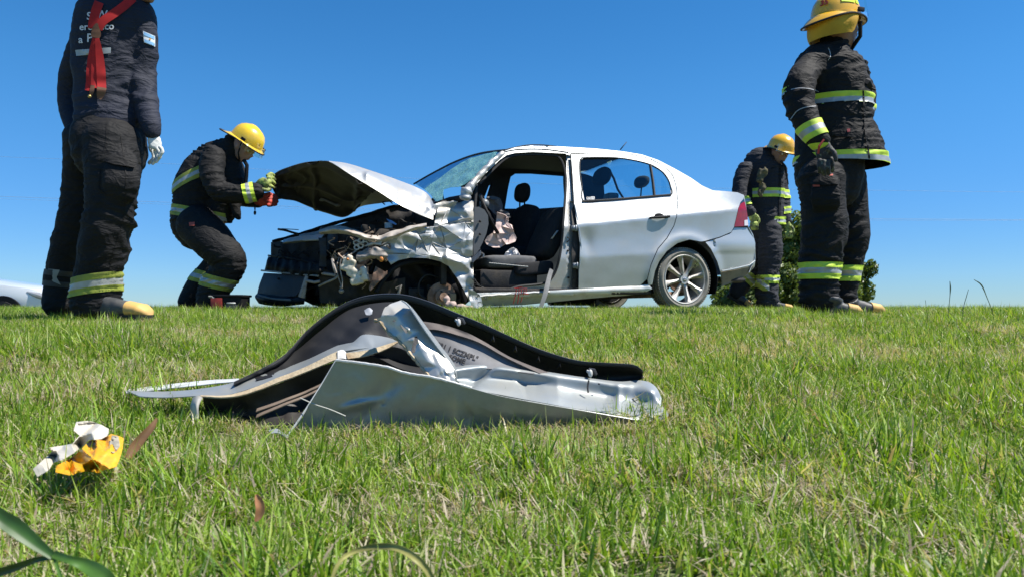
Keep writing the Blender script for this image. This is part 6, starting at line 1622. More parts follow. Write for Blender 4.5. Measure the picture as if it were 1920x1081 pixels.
# neck flap hanging round the back and sides of the helmet
V = []; Fc = []
ca = at(1567, 34, D3); nn = 30; mm_ = 8
for j in range(mm_):
    t = j / (mm_ - 1)
    for k in range(nn):
        a = 1.40 + (2 * PI - 2.80) * k / (nn - 1)
        dr = .130 - .30 * max(0, math.cos(a))
        rr = .128 * (1.05 + .10 * math.sin(t * PI) + .03 * t) + .007 * noise.noise(Vector((a * 3, t * 3, 1)))
        V.append(ca + F3 * (math.cos(a) * rr * 1.12) + S3 * (math.sin(a) * rr) + U3 * (.0 - dr * t - .02 * t * max(0, -math.cos(a))))
for j in range(mm_ - 1):
    for k in range(nn - 1): Fc.append((j * nn + k, j * nn + k + 1, (j + 1) * nn + k + 1, (j + 1) * nn + k))
link('neck_flap', solid(V, Fc, .005, -F3), FLAP, he3)
MB().tube([hc3 + S3 * .10 + F3 * .05 + U3 * .02, hc3 + S3 * .085 + F3 * .065 - U3 * .06, hc3 - U3 * .125 + F3 * .07], .012, 6).build('chin_strap', BLK, p3)
def on_helmet(h, c0, r0, F_, S_, U_, a, q, e=.004):
    hgt = np.interp(q, [.02, .30, .55, .76, .90, .97, 1.0], [1.0, .965, .87, .72, .50, .25, 0]) * 1.20
    p = c0 + F_ * math.cos(a) * (r0 * 1.2 * q) + S_ * math.sin(a) * (r0 * q) + U_ * (r0 * hgt)
    return p + (p - c0).normalized() * e
sgn = 1 if S3.y < 0 else -1
hcc = at(1567, 36, D3)
def hpatch(name, a0, a1, q0, q1, m_, c0=hcc, r0=.128):
    V = []; Fc = []
    for i in range(7):
        for j in range(4): V.append(on_helmet(None, c0, r0, F3, S3, U3, sgn * (a0 + (a1 - a0) * i / 6), q0 + (q1 - q0) * j / 3))
    for i in range(6):
        for j in range(3): Fc.append((i * 4 + j, (i + 1) * 4 + j, (i + 1) * 4 + j + 1, i * 4 + j + 1))
    link(name, solid(V, Fc, 0, (0, -1, 0)), m_, he3)
NEON = mat('neon_sticker', (.62, .90, .03), .4)
hpatch('neon_sticker', 2.02, 1.38, .885, .94, NEON); hpatch('neon_sticker', 1.32, 1.12, .885, .94, NEON)
RDG = mat('red_digits', (.42, .02, .02), .5)
p_ = on_helmet(None, hcc, .128, F3, S3, U3, sgn * 2.72, .935, .005)
nrm_ = (p_ - hcc).normalized(); Yd = (U3 - nrm_ * U3.dot(nrm_)).normalized(); Xd = Yd.cross(nrm_)
text('35', .052, p_, Xd, Yd, RDG, he3, 'number', bold=.0012)
p_ = on_helmet(None, hcc, .128, F3, S3, U3, sgn * 1.5, .80, .004); nrm_ = (p_ - hcc).normalized(); Yd = (U3 - nrm_ * U3.dot(nrm_)).normalized(); Xd = Yd.cross(nrm_)
text('o', .035, p_, Xd, Yd, RDG, he3, 'number')

# ------------------------------------------------------------------ 4: walking behind the boot of the car
D4 = 8.0
fp = at(1425, 581, D4)
p4 = empty('person', (fp.x, fp.y, 0), 'smallest firefighter, walking behind the boot of the car with head bowed', 'person')
tor = [(1448, 285, D4, 14), (1432, 304, D4, 36), (1432, 335, D4, 37), (1432, 370, D4, 36), (1438, 400, D4, 31), (1442, 430, D4, 31)]
aL = [(1398, 314, D4 - .05, 15), (1389, 345, D4 - .08, 14), (1390, 372, D4 - .12, 13), (1402, 392, D4 - .2, 10), (1408, 398, D4 - .2, 9)]
aR = [(1462, 318, D4 + .05, 13), (1467, 350, D4 + .04, 11), (1470, 385, D4, 11), (1474, 410, D4 - .05, 9), (1475, 415, D4 - .05, 9)]
hip = [(1436, 405, D4, 29), (1434, 430, D4, 29)]
lF = [(1443, 430, D4 - .05, 22), (1445, 465, D4 - .1, 21), (1442, 500, D4 - .1, 20), (1437, 540, D4 - .1, 19), (1439, 566, D4 - .1, 20)]
lB = [(1424, 430, D4 + .05, 22), (1424, 470, D4 + .08, 21), (1412, 505, D4 + .1, 19), (1392, 530, D4 + .12, 18), (1379, 552, D4 + .12, 15)]
hc4 = at(1461, 287, D4 - .08); F4 = Vector((.42, -.80, -.42)).normalized(); U4 = Vector((.2, -.35, .9)); U4 = (U4 - F4 * U4.dot(F4)).normalized()
body(p4, [(tor, .6), (aL, .9), (aR, .9), (hip, .8), (lF, .9), (lB, .9), ([(1448, 292, D4, 14), (1456, 285, D4 - .04, 12)], 1)], (hc4, .12, F4, U4), SKIN2)
mb = MB(); chain(mb, hip, .8); chain(mb, lF, .95); chain(mb, lB, .95)
tr4 = link('trousers', fuse(mb, .012, 2, wrinkle(.014, 22.3, [(1440, 490, D4, .2, .8), (1440, 550, D4, .2, .8)], 8, 20, .8)), NAVJ, p4)
mb = MB(); chain(mb, tor, .66, 20); chain(mb, aL, .95); chain(mb, aR, .95); chain(mb, [(1440, 298, D4, 20), (1444, 286, D4, 17)], .9)
jk4 = link('jacket', hem(fuse(mb, .012, 2, wrinkle(.013, 14.1, [], 7, 16, 1.0)), at(1442, 423, D4), Vector((0, 0, -1))), NAVJ, p4)
tape(jk4, jk4, A(1444, 367, D4 - .2), A(1444, 350, D4 - .2), filt=lambda c: c.x > A(1404, 0, D4).x or c.x < 0, off=.008)
tape(jk4, jk4, A(1441, 420, D4 - .2), A(1441, 404, D4 - .2), filt=lambda c: A(1420, 0, D4).x < c.x < A(1463, 0, D4).x, off=.008)
tape(jk4, jk4, A(1398, 386, D4 - .1), A(1395, 370, D4 - .1), filt=near_seg(A(1390, 360, D4 - .1), A(1402, 392, D4 - .2), .09), off=.008)
tape(jk4, jk4, A(1472, 402, D4), A(1470, 389, D4), filt=near_seg(A(1468, 370, D4), A(1475, 415, D4 - .05), .07), off=.008)
tape(tr4, tr4, A(1438, 532, D4), A(1438, 517, D4), filt=lambda c: c.x > A(1408, 0, D4).x, off=.008)
tape(tr4, tr4, A(1400, 528, D4), A(1413, 514, D4), mats=(OLIV, SLV), filt=lambda c: c.x < A(1425, 0, D4).x and A(0, 545, D4).z < c.z < A(0, 500, D4).z, off=.008)
patch('jacket_opening', [(1462, 300), (1464, 300), (1465, 360), (1463, 418), (1460, 418), (1461, 360)], D4 - .6, BLK, jk4, jk4, 4, .010)
MB().tube([A(1464, 302, D4 - .15), A(1472, 312, D4 - .15), A(1478, 346, D4 - .15)], [.02, .025, .012], 6, flat=.4).build('loose_collar', NAVJ, p4)
lump('glove_bundle', mat('olive_gear', (.10, .085, .04), .9, var=.5, vscale=20, dirt=(.02, .02, .02), dscale=14, damt=.8), p4, [(at(1428, 326, D4 - .24), (.045, .03, .06)), (at(1433, 322, D4 - .24), (.03, .03, .05)), (at(1424, 334, D4 - .24), (.03, .03, .05)), (at(1430, 350, D4 - .22), (.04, .03, .05)), (at(1426, 362, D4 - .22), (.03, .03, .05))], .009, .022, 24)
hand(p4, (1409, 398), (1413, 411), D4 - .22, 8, GLY, [[(1408 + 4 * i, 418, D4 - .24, 2.6), (1409 + 3.6 * i, 425, D4 - .24, 2.4), (1411 + 3 * i, 430, D4 - .22, 2.1)] for i in range(4)], [(1419, 404, D4 - .26, 2.6), (1423, 411, D4 - .28, 2.5), (1423, 418, D4 - .28, 2.2)], vox=.007)
hand(p4, (1476, 418), (1478, 430), D4 - .08, 7.5, GLY, [[(1473 + 4 * i, 436, D4 - .1, 2.5), (1473 + 3.8 * i, 442, D4 - .1, 2.3), (1474 + 3.2 * i, 446, D4 - .09, 2)] for i in range(4)], [(1484, 424, D4 - .12, 2.6), (1488, 431, D4 - .14, 2.4), (1487, 437, D4 - .14, 2.1)], vox=.007)
boot(p4, (1441, 562, 15), (1442, 582), (1490, 581), D4 - .1, .1, dD=-.10)
boot(p4, (1381, 549, 13), (1364, 552), (1409, 579), D4 + .12, .1, dD=-.05)
he4 = helmet(p4, hc4 + U4 * .05, .125, F4, U4, HYL2, brim_back=.55, vis_up=.35)
face_bits(p4, hc4, .12, F4, U4)

# ------------------------------------------------------------------ battery case beside the crouching one
bc = empty('tool_case', (at(428, 580, 6.0).x, 6.0, 0), 'small black tool case with a red side on the grass beside the crouching firefighter', 'case')
k0 = at(432, 568, 6.0)
MB().box(k0 + Vector((0, 0, 0)), (.25, .2, .13), bev=.012).build('case_body', BLK, bc)
MB().box(k0 + Vector((0, 0, .058)), (.27, .22, .018), bev=.005).build('lid', BLK, bc)
MB().box(k0 + Vector((-.07, -.106, -.01)), (.09, .012, .10), bev=.003).build('red_side', mat('dull_red_plastic', (.30, .03, .02), .5, dirt=(.02, .02, .02), dscale=20, damt=.7), bc)
MB().box(k0 + Vector((.045, -.104, .0)), (.07, .006, .012)).build('label_strip', mat('pale_label', (.5, .5, .48), .6), bc)
MB().box(k0 + Vector((.045, -.1025, -.03)), (.10, .006, .035), bev=.002).build('latch', mat('grey_latch', (.06, .06, .06), .5), bc)
MB().tube([at(*q, 5.9) for q in catmull([(392, 555), (399, 556), (401, 566), (397, 576), (390, 585)], 14)], [.012] * 14, 8).build('grey_grip', mat('grey_grip', (.35, .34, .31), .7, dirt=(.1, .1, .1), dscale=18, damt=.7), bc)
# ================================================================== torn door skin lying on the turf in front
db = empty('torn_car_door', (at(740, 790, 1.7).x, 1.7, ground_z(0, 1.7)), 'crumpled silver car door skin lying on the turf in the foreground, black trim uppermost', 'car door')
DSIL = mat('door_silver', (.33, .355, .355), .42, .45, coat=.15, dirt=(.26, .25, .21), dscale=7, damt=.6, dlo=.46, bump=.06, bscale=90)
DGRY = mat('primer_grey', (.22, .23, .24), .5, .1, dirt=(.12, .10, .08), dscale=9, damt=.6)
TRIM = mat('black_trim_lit', (.030, .031, .036), .5, var=.2, vscale=10, bump=.08, dirt=(.04, .038, .036), dscale=14, damt=.35)  # trim black lightened so the rim's top face looks lit
TRMD = mat('black_trim_shaded', (.010, .010, .011), .6, dirt=(.02, .018, .017), dscale=12, damt=.4)  # same trim, darker: shade of the inner wall put into the colour
BEIGE = mat('sealant_beige', (.42, .34, .22), .75, dirt=(.20, .12, .05), dscale=26, damt=.8, bump=.5, bscale=140)
NEGY = Vector((0, -1, 0)); UPF = Vector((0, -.4, 1))
FD = Facets(200, 540, 1280, 830, 150, 1, 77); FD2 = Facets(200, 540, 1280, 830, 900, 1, 78)
def pxof(p):
    d = p - CAMP; c, s = math.cos(PITCH), math.sin(PITCH)
    f_ = d.y * c + d.z * s; u_ = -d.y * s + d.z * c
    return 960 + d.x / f_ * FPX, 540.5 - u_ / f_ * FPX
def dd(amp, amp2=0.0, edge=True, nz=0.0):
    def f(p, a, b):
        x, y = pxof(p); w = (math.sin(PI * b) if edge else 1)
        return Vector((0, -1, .35)) * w * (amp * FD(x, y) + amp2 * FD2(x, y) + nz * noise.noise(p * 9))
    return f
# the black trim: outer rim in the lit colour, deep inner wall in the shaded one
RIM = [(440, 714, 1.72), (478, 696, 1.75), (521, 673, 1.79), (546, 652, 1.82), (578, 616, 1.86), (621, 582, 1.90), (664, 560, 1.93), (707, 551, 1.95), (753, 551, 1.95), (798, 562, 1.94), (857, 586, 1.92), (908, 607, 1.90), (967, 634, 1.88), (1026, 658, 1.86), (1086, 675, 1.84), (1145, 679, 1.82), (1190, 683, 1.80), (1205, 694, 1.78)]
def shift(c, dx, dy, dD, tap=None):
    n = len(c); return [(q[0] + dx * (tap(i / (n - 1)) if tap else 1), q[1] + dy * (tap(i / (n - 1)) if tap else 1), q[2] + dD) for i, q in enumerate(c)]
tp = lambda t: math.sin(PI * min(1, .12 + t * .86)) ** .5
rim = link('door_trim', loft([shift(RIM, 0, 4, .06), RIM, shift(RIM, -1, 4, -.006, tp), shift(RIM, -2, 11, -.002, tp), shift(RIM, -2, 13, .008, tp)], 130, 18, None, .002, UPF), TRIM, db)
W1 = shift(RIM, -2, 14, .008, tp); tq = lambda t: np.interp(t, [0, .12, .3, .45, .6, .75, .85, .93, 1], [0, .25, .75, .85, .8, .85, .62, .45, .15])
link('trim_inner_wall', loft([W1, shift(W1, 2, 30, .03, tq), shift(W1, 0, 62, .02, tq)], 150, 16, lambda p, a, b: Vector((0, -1, 0)) * (.006 * (abs(math.sin(a * 46)) > .96) * math.sin(PI * b) + .006 * noise.noise(p * 14)), .002, NEGY), TRMD, rim)
# small ribs and clips on the inner wall
for (x, y) in [(967, 655), (1010, 674), (925, 636), (1050, 686)]:
    MB().add([at(x, y - 9, 1.86), at(x + 3, y + 5, 1.85), at(x - 6, y + 4, 1.85), at(x, y - 2, 1.83)], [(0, 1, 3), (0, 3, 2), (1, 2, 3), (0, 2, 1)]).build('trim_rib', TRMD, rim, smooth=False)
for (x, y, D) in [(860, 604, 1.86), (1107, 699, 1.78)]:
    c = MB().ball(at(x, y, D), (.0055, .005, .0095), 10, 8).tube([at(x - 5, y - 4, D + .02), at(x + 1, y, D - .002)], .004, 8).build('white_clip', mat('white_plastic_clip', (.62, .60, .56), .5, dirt=(.2, .2, .18), dscale=40, damt=.6), rim)
    MB().tube([at(x - 2, y - 6, D + .02), at(x + 6, y - 5, D + .015), at(x + 9, y + 2, D + .02)], .006, 8).build('clip_seat', TRIM, rim)
# flap of grey sound mat with a printed stamp, under the trim
MATG = mat('grey_panel_sheet', (.155, .155, .16), .6, dirt=(.09, .08, .07), dscale=8, damt=.6, bump=.1)
gp = link('inner_panel', loft([[(796, 612, 1.86), (850, 622, 1.85), (905, 645, 1.83), (960, 675, 1.81), (1025, 697, 1.79)], [(815, 640, 1.83), (850, 648, 1.82), (900, 666, 1.81), (950, 684, 1.80), (1005, 697, 1.78)], [(845, 690, 1.79), (870, 690, 1.79), (905, 690, 1.78), (940, 692, 1.78), (1000, 700, 1.77)]], 50, 24, dd(.004), .002, NEGY), MATG, db)
link('dirty_band', loft([[(772, 600, 1.86), (820, 606, 1.86), (868, 620, 1.85), (905, 638, 1.84), (960, 670, 1.82), (1030, 698, 1.79)], [(772, 620, 1.85), (815, 617, 1.84), (860, 628, 1.83), (900, 642, 1.82), (950, 670, 1.80), (1012, 699, 1.775)]], 60, 8, dd(.006, .003), .002, NEGY), mat('grimy_band', (.085, .07, .062), .7, dirt=(.16, .13, .11), dscale=18, damt=.7), db)
def stamp(s, x, y, sz, ang, D):
    X_ = (at(x + 20, y + 20 * math.tan(ang), D) - at(x, y, D)).normalized(); v = (at(x, y, D) - CAMP).normalized(); Y_ = X_.cross(v).normalized() * 1
    Y_ = (-v).cross(X_).normalized()
    o = text(s, sz, at(x, y, D - .3), X_, Y_, mat('stamp_ink', (.012, .012, .014), .7), gp, 'stamp', ext=0, bold=.0005)
    o.data.transform(Matrix.Identity(4)); drape(o, gp, .002)
stamp('(S21 1 SCZMPL"', 856, 658, .0135 * 1.0, math.radians(20), 1.8)
stamp('SOME', 857, 673, .0135, math.radians(18), 1.8)
# dark inside under the trim on the left
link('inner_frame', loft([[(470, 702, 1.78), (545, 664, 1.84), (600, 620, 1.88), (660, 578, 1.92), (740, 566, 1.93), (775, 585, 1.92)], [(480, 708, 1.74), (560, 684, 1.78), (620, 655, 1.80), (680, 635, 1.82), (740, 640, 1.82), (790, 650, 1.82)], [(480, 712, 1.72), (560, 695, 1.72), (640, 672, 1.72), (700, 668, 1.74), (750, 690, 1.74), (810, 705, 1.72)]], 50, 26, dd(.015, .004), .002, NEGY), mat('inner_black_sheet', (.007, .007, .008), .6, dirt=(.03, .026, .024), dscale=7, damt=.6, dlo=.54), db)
link('mastic_spot', loft([[(683, 581, 1.885), (692, 576, 1.885), (699, 581, 1.885)], [(686, 589, 1.87), (692, 590, 1.87), (697, 588, 1.87)]], 8, 5, dd(.003), .002, NEGY), mat('pale_mastic', (.3, .31, .33), .6), db)
# left arm of the frame: bright upper flange, sealed beige lip
link('frame_arm', loft([[(237, 731, 1.74), (300, 733, 1.74), (365, 729, 1.745), (430, 718, 1.76), (478, 701, 1.78), (530, 690, 1.80), (566, 676, 1.82), (620, 648, 1.84), (680, 622, 1.85)], [(262, 742, 1.68), (310, 744, 1.68), (375, 741, 1.67), (421, 740, 1.66), (464, 729, 1.67), (521, 708, 1.69), (575, 686, 1.71), (633, 660, 1.73), (700, 650, 1.75)]], 80, 14, dd(.006, .002, nz=.004), .002, UPF), DSIL, db)
link('sealed_lip', loft([[(375, 740, 1.668), (421, 740, 1.658), (464, 730, 1.668), (521, 707, 1.688), (578, 684, 1.705), (633, 657, 1.725)], [(377, 742, 1.655), (421, 743.5, 1.645), (464, 737, 1.655), (521, 716, 1.672), (578, 694, 1.69), (633, 672, 1.71)]], 70, 5, dd(.001, .002, False), .003, NEGY), BEIGE, db)
link('lip_step', loft([[(633, 657, 1.72), (643, 655, 1.73), (650, 661, 1.73)], [(633, 672, 1.705), (643, 671, 1.715), (652, 673, 1.72)]], 10, 5, None, .003, NEGY), DGRY, db)
link('bright_fold', loft([[(640, 655, 1.77), (662, 641, 1.79), (680, 627, 1.81), (705, 628, 1.81), (727, 632, 1.81), (742, 637, 1.80)], [(646, 662, 1.73), (668, 659, 1.735), (690, 655, 1.74), (715, 648, 1.75), (735, 642, 1.76), (746, 639, 1.77)]], 40, 14, dd(.004, .002), .002, UPF), DSIL, db)
link('sealed_lip', loft([[(648, 661, 1.728), (690, 655, 1.735), (720, 646, 1.75), (746, 639, 1.765)], [(652, 672, 1.715), (690, 665, 1.725), (722, 654, 1.74), (746, 641, 1.76)]], 36, 5, dd(.001, .002, False), .003, NEGY), BEIGE, db)
link('far_flange', loft([[(233, 729, 1.86), (277, 724, 1.87), (363, 714, 1.88), (447, 708, 1.88)], [(236, 735, 1.80), (280, 731, 1.82), (363, 722, 1.84), (450, 713, 1.84)]], 40, 4, dd(.002, .002, False), .002, UPF), mat('white_flange', (.62, .63, .62), .4, .2, dirt=(.3, .3, .28), dscale=16, damt=.5), db)
link('curled_flange', loft([[(362, 744, 1.66), (372, 741, 1.655), (380, 744, 1.65)], [(357, 762, 1.655), (367, 760, 1.64), (373, 762, 1.64)], [(358, 782, 1.65), (366, 786, 1.635), (374, 792, 1.64)]], 16, 14, dd(.004, .002, False), .002, NEGY), mat('worn_white_paint', (.52, .49, .43), .6, dirt=(.28, .18, .1), dscale=26, damt=.7), db)
# near-black sheet, the hollow's shade in its colour, under the arm with folded strips
CAV = mat('cavity_shade_sheet', (.018, .017, .016), .55, .15, dirt=(.07, .055, .045), dscale=10, damt=.6, dlo=.5)
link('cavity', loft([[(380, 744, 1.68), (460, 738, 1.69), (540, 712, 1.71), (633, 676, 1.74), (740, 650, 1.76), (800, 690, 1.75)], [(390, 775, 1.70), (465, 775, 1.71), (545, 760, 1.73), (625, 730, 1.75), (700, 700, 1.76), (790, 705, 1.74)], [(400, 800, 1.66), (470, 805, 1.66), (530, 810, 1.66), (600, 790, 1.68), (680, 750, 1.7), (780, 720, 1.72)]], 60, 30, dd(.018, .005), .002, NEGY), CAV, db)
for k, (y0, y1, D) in enumerate([(714, 768, 1.655), (722, 779, 1.645)]):
    link('folded_strip', loft([[(612, y0 - 2, D + .02), (570, y0 + 18, D + .01), (525, y0 + 36, D), (482, y1 - 3, D)], [(610, y0 + 3, D + .01), (570, y0 + 22, D), (525, y0 + 41, D - .01), (480, y1 + 3, D - .01)]], 40, 5, dd(.002, .003, False), .002, NEGY), mat('brown_dust_metal', (.24, .18, .13), .65, .2, dirt=(.10, .07, .05), dscale=20, damt=.7), db)
m = MB().tube([at(*q) for q in catmull([(563, 745, 1.60), (590, 757, 1.59), (620, 767, 1.585), (648, 779, 1.58)], 16)], .0012, 4); m.build('loose_wire', mat('pale_wire', (.4, .4, .36), .6), db)
link('floor_scrap', loft([[(505, 806, 1.55), (520, 803, 1.56), (534, 812, 1.55), (541, 818, 1.54)], [(508, 812, 1.54), (522, 811, 1.54), (535, 818, 1.53), (540, 820, 1.53)]], 20, 5, dd(.003, .003, False), .002, UPF), DSIL, db)
# big outer skin facing the camera, bent over along a diagonal edge
SK = [[(630, 675, 1.585), (680, 681, 1.585), (725, 688, 1.585), (760, 699, 1.585), (810, 707, 1.585), (856, 719, 1.586), (884, 727, 1.589), (940, 742, 1.597), (1010, 755, 1.606), (1110, 772, 1.619), (1190, 786, 1.630)],
      [(600, 725, 1.600), (655, 735, 1.600), (710, 740, 1.600), (755, 742, 1.600), (810, 748, 1.600), (860, 755, 1.601), (895, 762, 1.606), (950, 770, 1.613), (1010, 776, 1.621), (1110, 786, 1.634), (1190, 794, 1.645)],
      [(568, 775, 1.620), (625, 780, 1.620), (690, 779, 1.620), (750, 780, 1.620), (810, 785, 1.620), (865, 790, 1.622), (905, 793, 1.627), (955, 797, 1.634), (1010, 800, 1.641), (1110, 806, 1.654), (1190, 806, 1.665)],
      [(538, 818, 1.630), (600, 826, 1.630), (670, 830, 1.630), (740, 832, 1.630), (810, 832, 1.630), (870, 832, 1.631), (910, 832, 1.634), (960, 832, 1.636), (1010, 830, 1.639), (1110, 826, 1.645), (1190, 820, 1.650)]]
def skd(p, a, b):
    x, y = pxof(p)
    f = -.022 * math.exp(-((x - (735 + (y - 700) * -.55)) / 26) ** 2) * math.exp(-((y - 735) / 45) ** 2)
    f += .014 * math.exp(-((x - 675) / 34) ** 2 - ((y - 757 + (x - 675) * .25) / 8) ** 2)
    f += .010 * math.exp(-((x - 852) / 16) ** 2) + .003 * FD(x, y) * math.sin(PI * min(1, b * 1.3)) + .0015 * FD2(x, y) * math.sin(PI * b) + .003 * noise.noise(p * 8)
    if 650 < x < 710 and 745 < y < 778: f += .006 * FD2(x * 2, y * 2 - 760)
    return Vector((0, -1, .2)) * f
sk = link('door_skin', loft(SK, 150, 60, skd, .0018, NEGY), DSIL, db)
m = MB(); e_ = catmull(SK[0][:7], 60); m.tube([at(q[0], q[1] - .5 + 1.1 * noise.noise(Vector((q[0] * .09, 0, 0))), q[2] - .002) for q in e_], .0032, 6); m.build('hemmed_edge', mat('bright_raw_edge', (.62, .62, .60), .4, .4, dirt=(.3, .26, .2), dscale=30, damt=.6), sk)
e_ = [(630, 675, 1.70), (600, 725, 1.66), (568, 775, 1.60), (538, 818, 1.55)]; MB().tube([at(*q) for q in catmull(e_, 30)], .0024, 6).build('hemmed_edge', DSIL, sk)
# long right-hand panel with a rolled end
RP = [[(851, 688, 1.78), (880, 683, 1.79), (914, 682, 1.80), (997, 692, 1.80), (1101, 707, 1.79), (1160, 714, 1.785), (1202, 712, 1.79), (1226, 721, 1.77), (1240, 745, 1.74)],
      [(852, 694, 1.75), (880, 690, 1.765), (914, 688, 1.775), (997, 698, 1.775), (1101, 713, 1.77), (1160, 722, 1.76), (1200, 724, 1.76), (1222, 736, 1.74), (1240, 757, 1.72)],
      [(858, 712, 1.76), (884, 712, 1.77), (914, 711, 1.775), (990, 718, 1.775), (1090, 735, 1.76), (1150, 744, 1.75), (1190, 750, 1.74), (1220, 758, 1.72), (1246, 768, 1.70)],
      [(866, 724, 1.72), (890, 725, 1.72), (914, 727, 1.72), (990, 738, 1.72), (1085, 753, 1.71), (1145, 762, 1.70), (1190, 768, 1.69), (1220, 773, 1.68), (1253, 778, 1.67)],
      [(872, 730, 1.70), (896, 732, 1.70), (922, 736, 1.70), (996, 750, 1.69), (1085, 766, 1.68), (1142, 774, 1.67), (1180, 783, 1.66), (1215, 790, 1.66), (1238, 788, 1.66)]]
def rpd(p, a, b):
    x, y = pxof(p)
    f = -.010 * math.exp(-((x - (905 - (y - 700) * 1.1)) / 10) ** 2) * (y < 735) + .009 * FD(x, y) * math.sin(PI * b) + .002 * noise.noise(p * 10)
    f += .010 * math.exp(-((x - 1215) / 22) ** 2 - ((y - 735) / 10) ** 2) + .006 * math.exp(-((x - 1160) / 6) ** 2) * math.sin(PI * b)
    return Vector((0, -1, .4)) * f
rp = link('lower_door_panel', loft(RP, 150, 50, rpd, .0018, UPF), DSIL, db)
MB().tube([at(*q) for q in catmull([(1104, 712, 1.75), (1102, 725, 1.745), (1103, 735, 1.74)], 12)], .0022, 5).build('run_of_grime', TRMD, rp)
MB().ball(at(1123, 719, 1.757), .0022, 8, 6).build('drain_hole', TRMD, rp)
# upright twisted bracket with holes
def bk(x, y):
    t = (x - (715 + (y - 590) * .78)) / 70
    return at(x, y, 1.64 + .035 * abs(t - .42) + .006 * FD(x, y) + .005 * FD2(x, y) + .05 * max(0, (590 - y) / 30) - .0004 * (y - 640))
BKT = [(753, 562), (768, 575), (782, 596), (796, 617), (808, 634), (820, 650), (840, 673), (851, 690), (856, 721), (846, 717), (836, 714), (820, 708), (805, 704), (796, 694), (783, 678), (770, 663), (759, 649), (744, 634), (730, 624), (717, 608), (712, 602), (704, 603), (702, 600), (714, 594), (720, 578), (732, 569)]
slot2 = [(777, 630), (783, 629), (784, 638), (780, 648), (778, 660), (773, 662), (771, 655), (774, 644)]
slot1 = [(749, 609), (752, 608), (763, 619), (763, 624), (760, 624)]
hole = [(739 + 2.2 * math.cos(a), 601 + 2.2 * math.sin(a)) for a in [k * PI / 4 for k in range(8)]]
BRK = mat('bracket_silver', (.52, .51, .47), .38, .45, dirt=(.36, .29, .18), dscale=9, damt=.55, coat=.3)
br = sheet('twisted_bracket', BRK, db, BKT, bk, [slot2, slot1, hole], 3.2, .002, NEGY)
link('bracket_flank', loft([[(753, 562, 1.655), (768, 575, 1.65), (796, 617, 1.64), (820, 650, 1.64), (851, 690, 1.64), (857, 720, 1.645)], [(762, 566, 1.70), (776, 580, 1.70), (803, 616, 1.70), (827, 648, 1.70), (853, 684, 1.70), (858, 712, 1.70)]], 50, 6, dd(.003, .001), .002, UPF), DSIL, br)
MB().tube([bk(*q) for q in catmull([(702, 600), (712, 602), (717, 609), (730, 625), (744, 635), (759, 650), (770, 664), (783, 679), (796, 695), (805, 705)], 40)], [.0038 + .0012 * math.sin(i * 1.9) for i in range(40)], 6).build('rusty_edge', BEIGE, br)
patch_c = lambda c: None

# ------------------------------------------------------------------ crumpled wrapper
wp = empty('crumpled_wrapper', (at(160, 880, 1.2).x, 1.2, ground_z(-.7, 1.2)), 'crumpled white and orange-yellow plastic wrapper lying in the grass at the left', 'wrapper')
def wsheet(name, m_, poly, D0, amp, sd, tilt_=.0016):
    xs_ = [q[0] for q in poly]; ys_ = [q[1] for q in poly]; F_ = Facets(min(xs_), min(ys_), max(xs_), max(ys_), 46, 1, sd)
    return sheet(name, m_, wp, poly, lambda x, y: at(x, y, D0 - (y - 840) * tilt_ + amp * F_(x + 3 * noise.noise(Vector((x * .1, y * .1, sd))), y)), (), 2.8, .0008, (0, -1, .6))
WP1 = mat('white_plastic_film', (.50, .46, .38), .4, dirt=(.42, .36, .26), dscale=16, damt=.4, spec=.6)
WP2 = mat('orange_plastic_film', (.62, .36, .012), .35, var=.4, vscale=26, dirt=(.58, .10, .01), dscale=26, damt=.95, dlo=.47)
wsheet('white_film', WP1, [(143, 790), (165, 788), (190, 795), (204, 803), (203, 815), (190, 822), (166, 824), (152, 838), (138, 848), (118, 860), (100, 866), (92, 880), (70, 893), (62, 878), (80, 862), (98, 846), (92, 838), (118, 834), (138, 830), (150, 816), (138, 806)], 1.205, .045, 4)
wsheet('orange_film', WP2, [(166, 826), (180, 820), (200, 818), (208, 812), (222, 816), (232, 820), (230, 840), (224, 860), (218, 874), (196, 880), (188, 886), (160, 882), (130, 890), (104, 884), (106, 872), (122, 864), (140, 852), (152, 842)], 1.190, .040, 9)
wsheet('grey_print', mat('grey_print_film', (.34, .31, .24), .5, dirt=(.1, .1, .08), dscale=60, damt=.8), [(210, 815), (222, 817), (225, 835), (214, 848), (202, 846), (206, 830)], 1.165, .006, 5)
# ------------------------------------------------------------------ dry leaves and broad blades near the camera
def ribbon(name, m_, pts, w, label, cat, up=(0, -1, 0), parent=None):
    c = catmull(pts, 30); P_ = [at(q[0], q[1], q[2]) for q in c]; V = []; Fc = []
    for i, p in enumerate(P_):
        t = (P_[min(29, i + 1)] - P_[max(0, i - 1)]).normalized(); v = (p - CAMP).normalized(); s_ = t.cross(v).normalized()
        ww = w * (math.sin(PI * (.04 + .95 * i / 29)) ** .6) if len(pts[0]) < 4 else c[i][3] * c[i][2] / FPX
        for k, (a, b) in enumerate([(-1, 0), (-.5, .25), (0, .42), (.5, .25), (1, 0)]): V.append(p + s_ * ww * a + v * ww * b)
    for i in range(29):
        for k in range(4): Fc.append((5 * i + k, 5 * i + k + 1, 5 * i + k + 6, 5 * i + k + 5))
    o = link(name, solid(V, Fc, .0003, up), m_, parent, origin=P_[0] if parent is None else None)
    if parent is None: tag(o, label, cat)
    return o
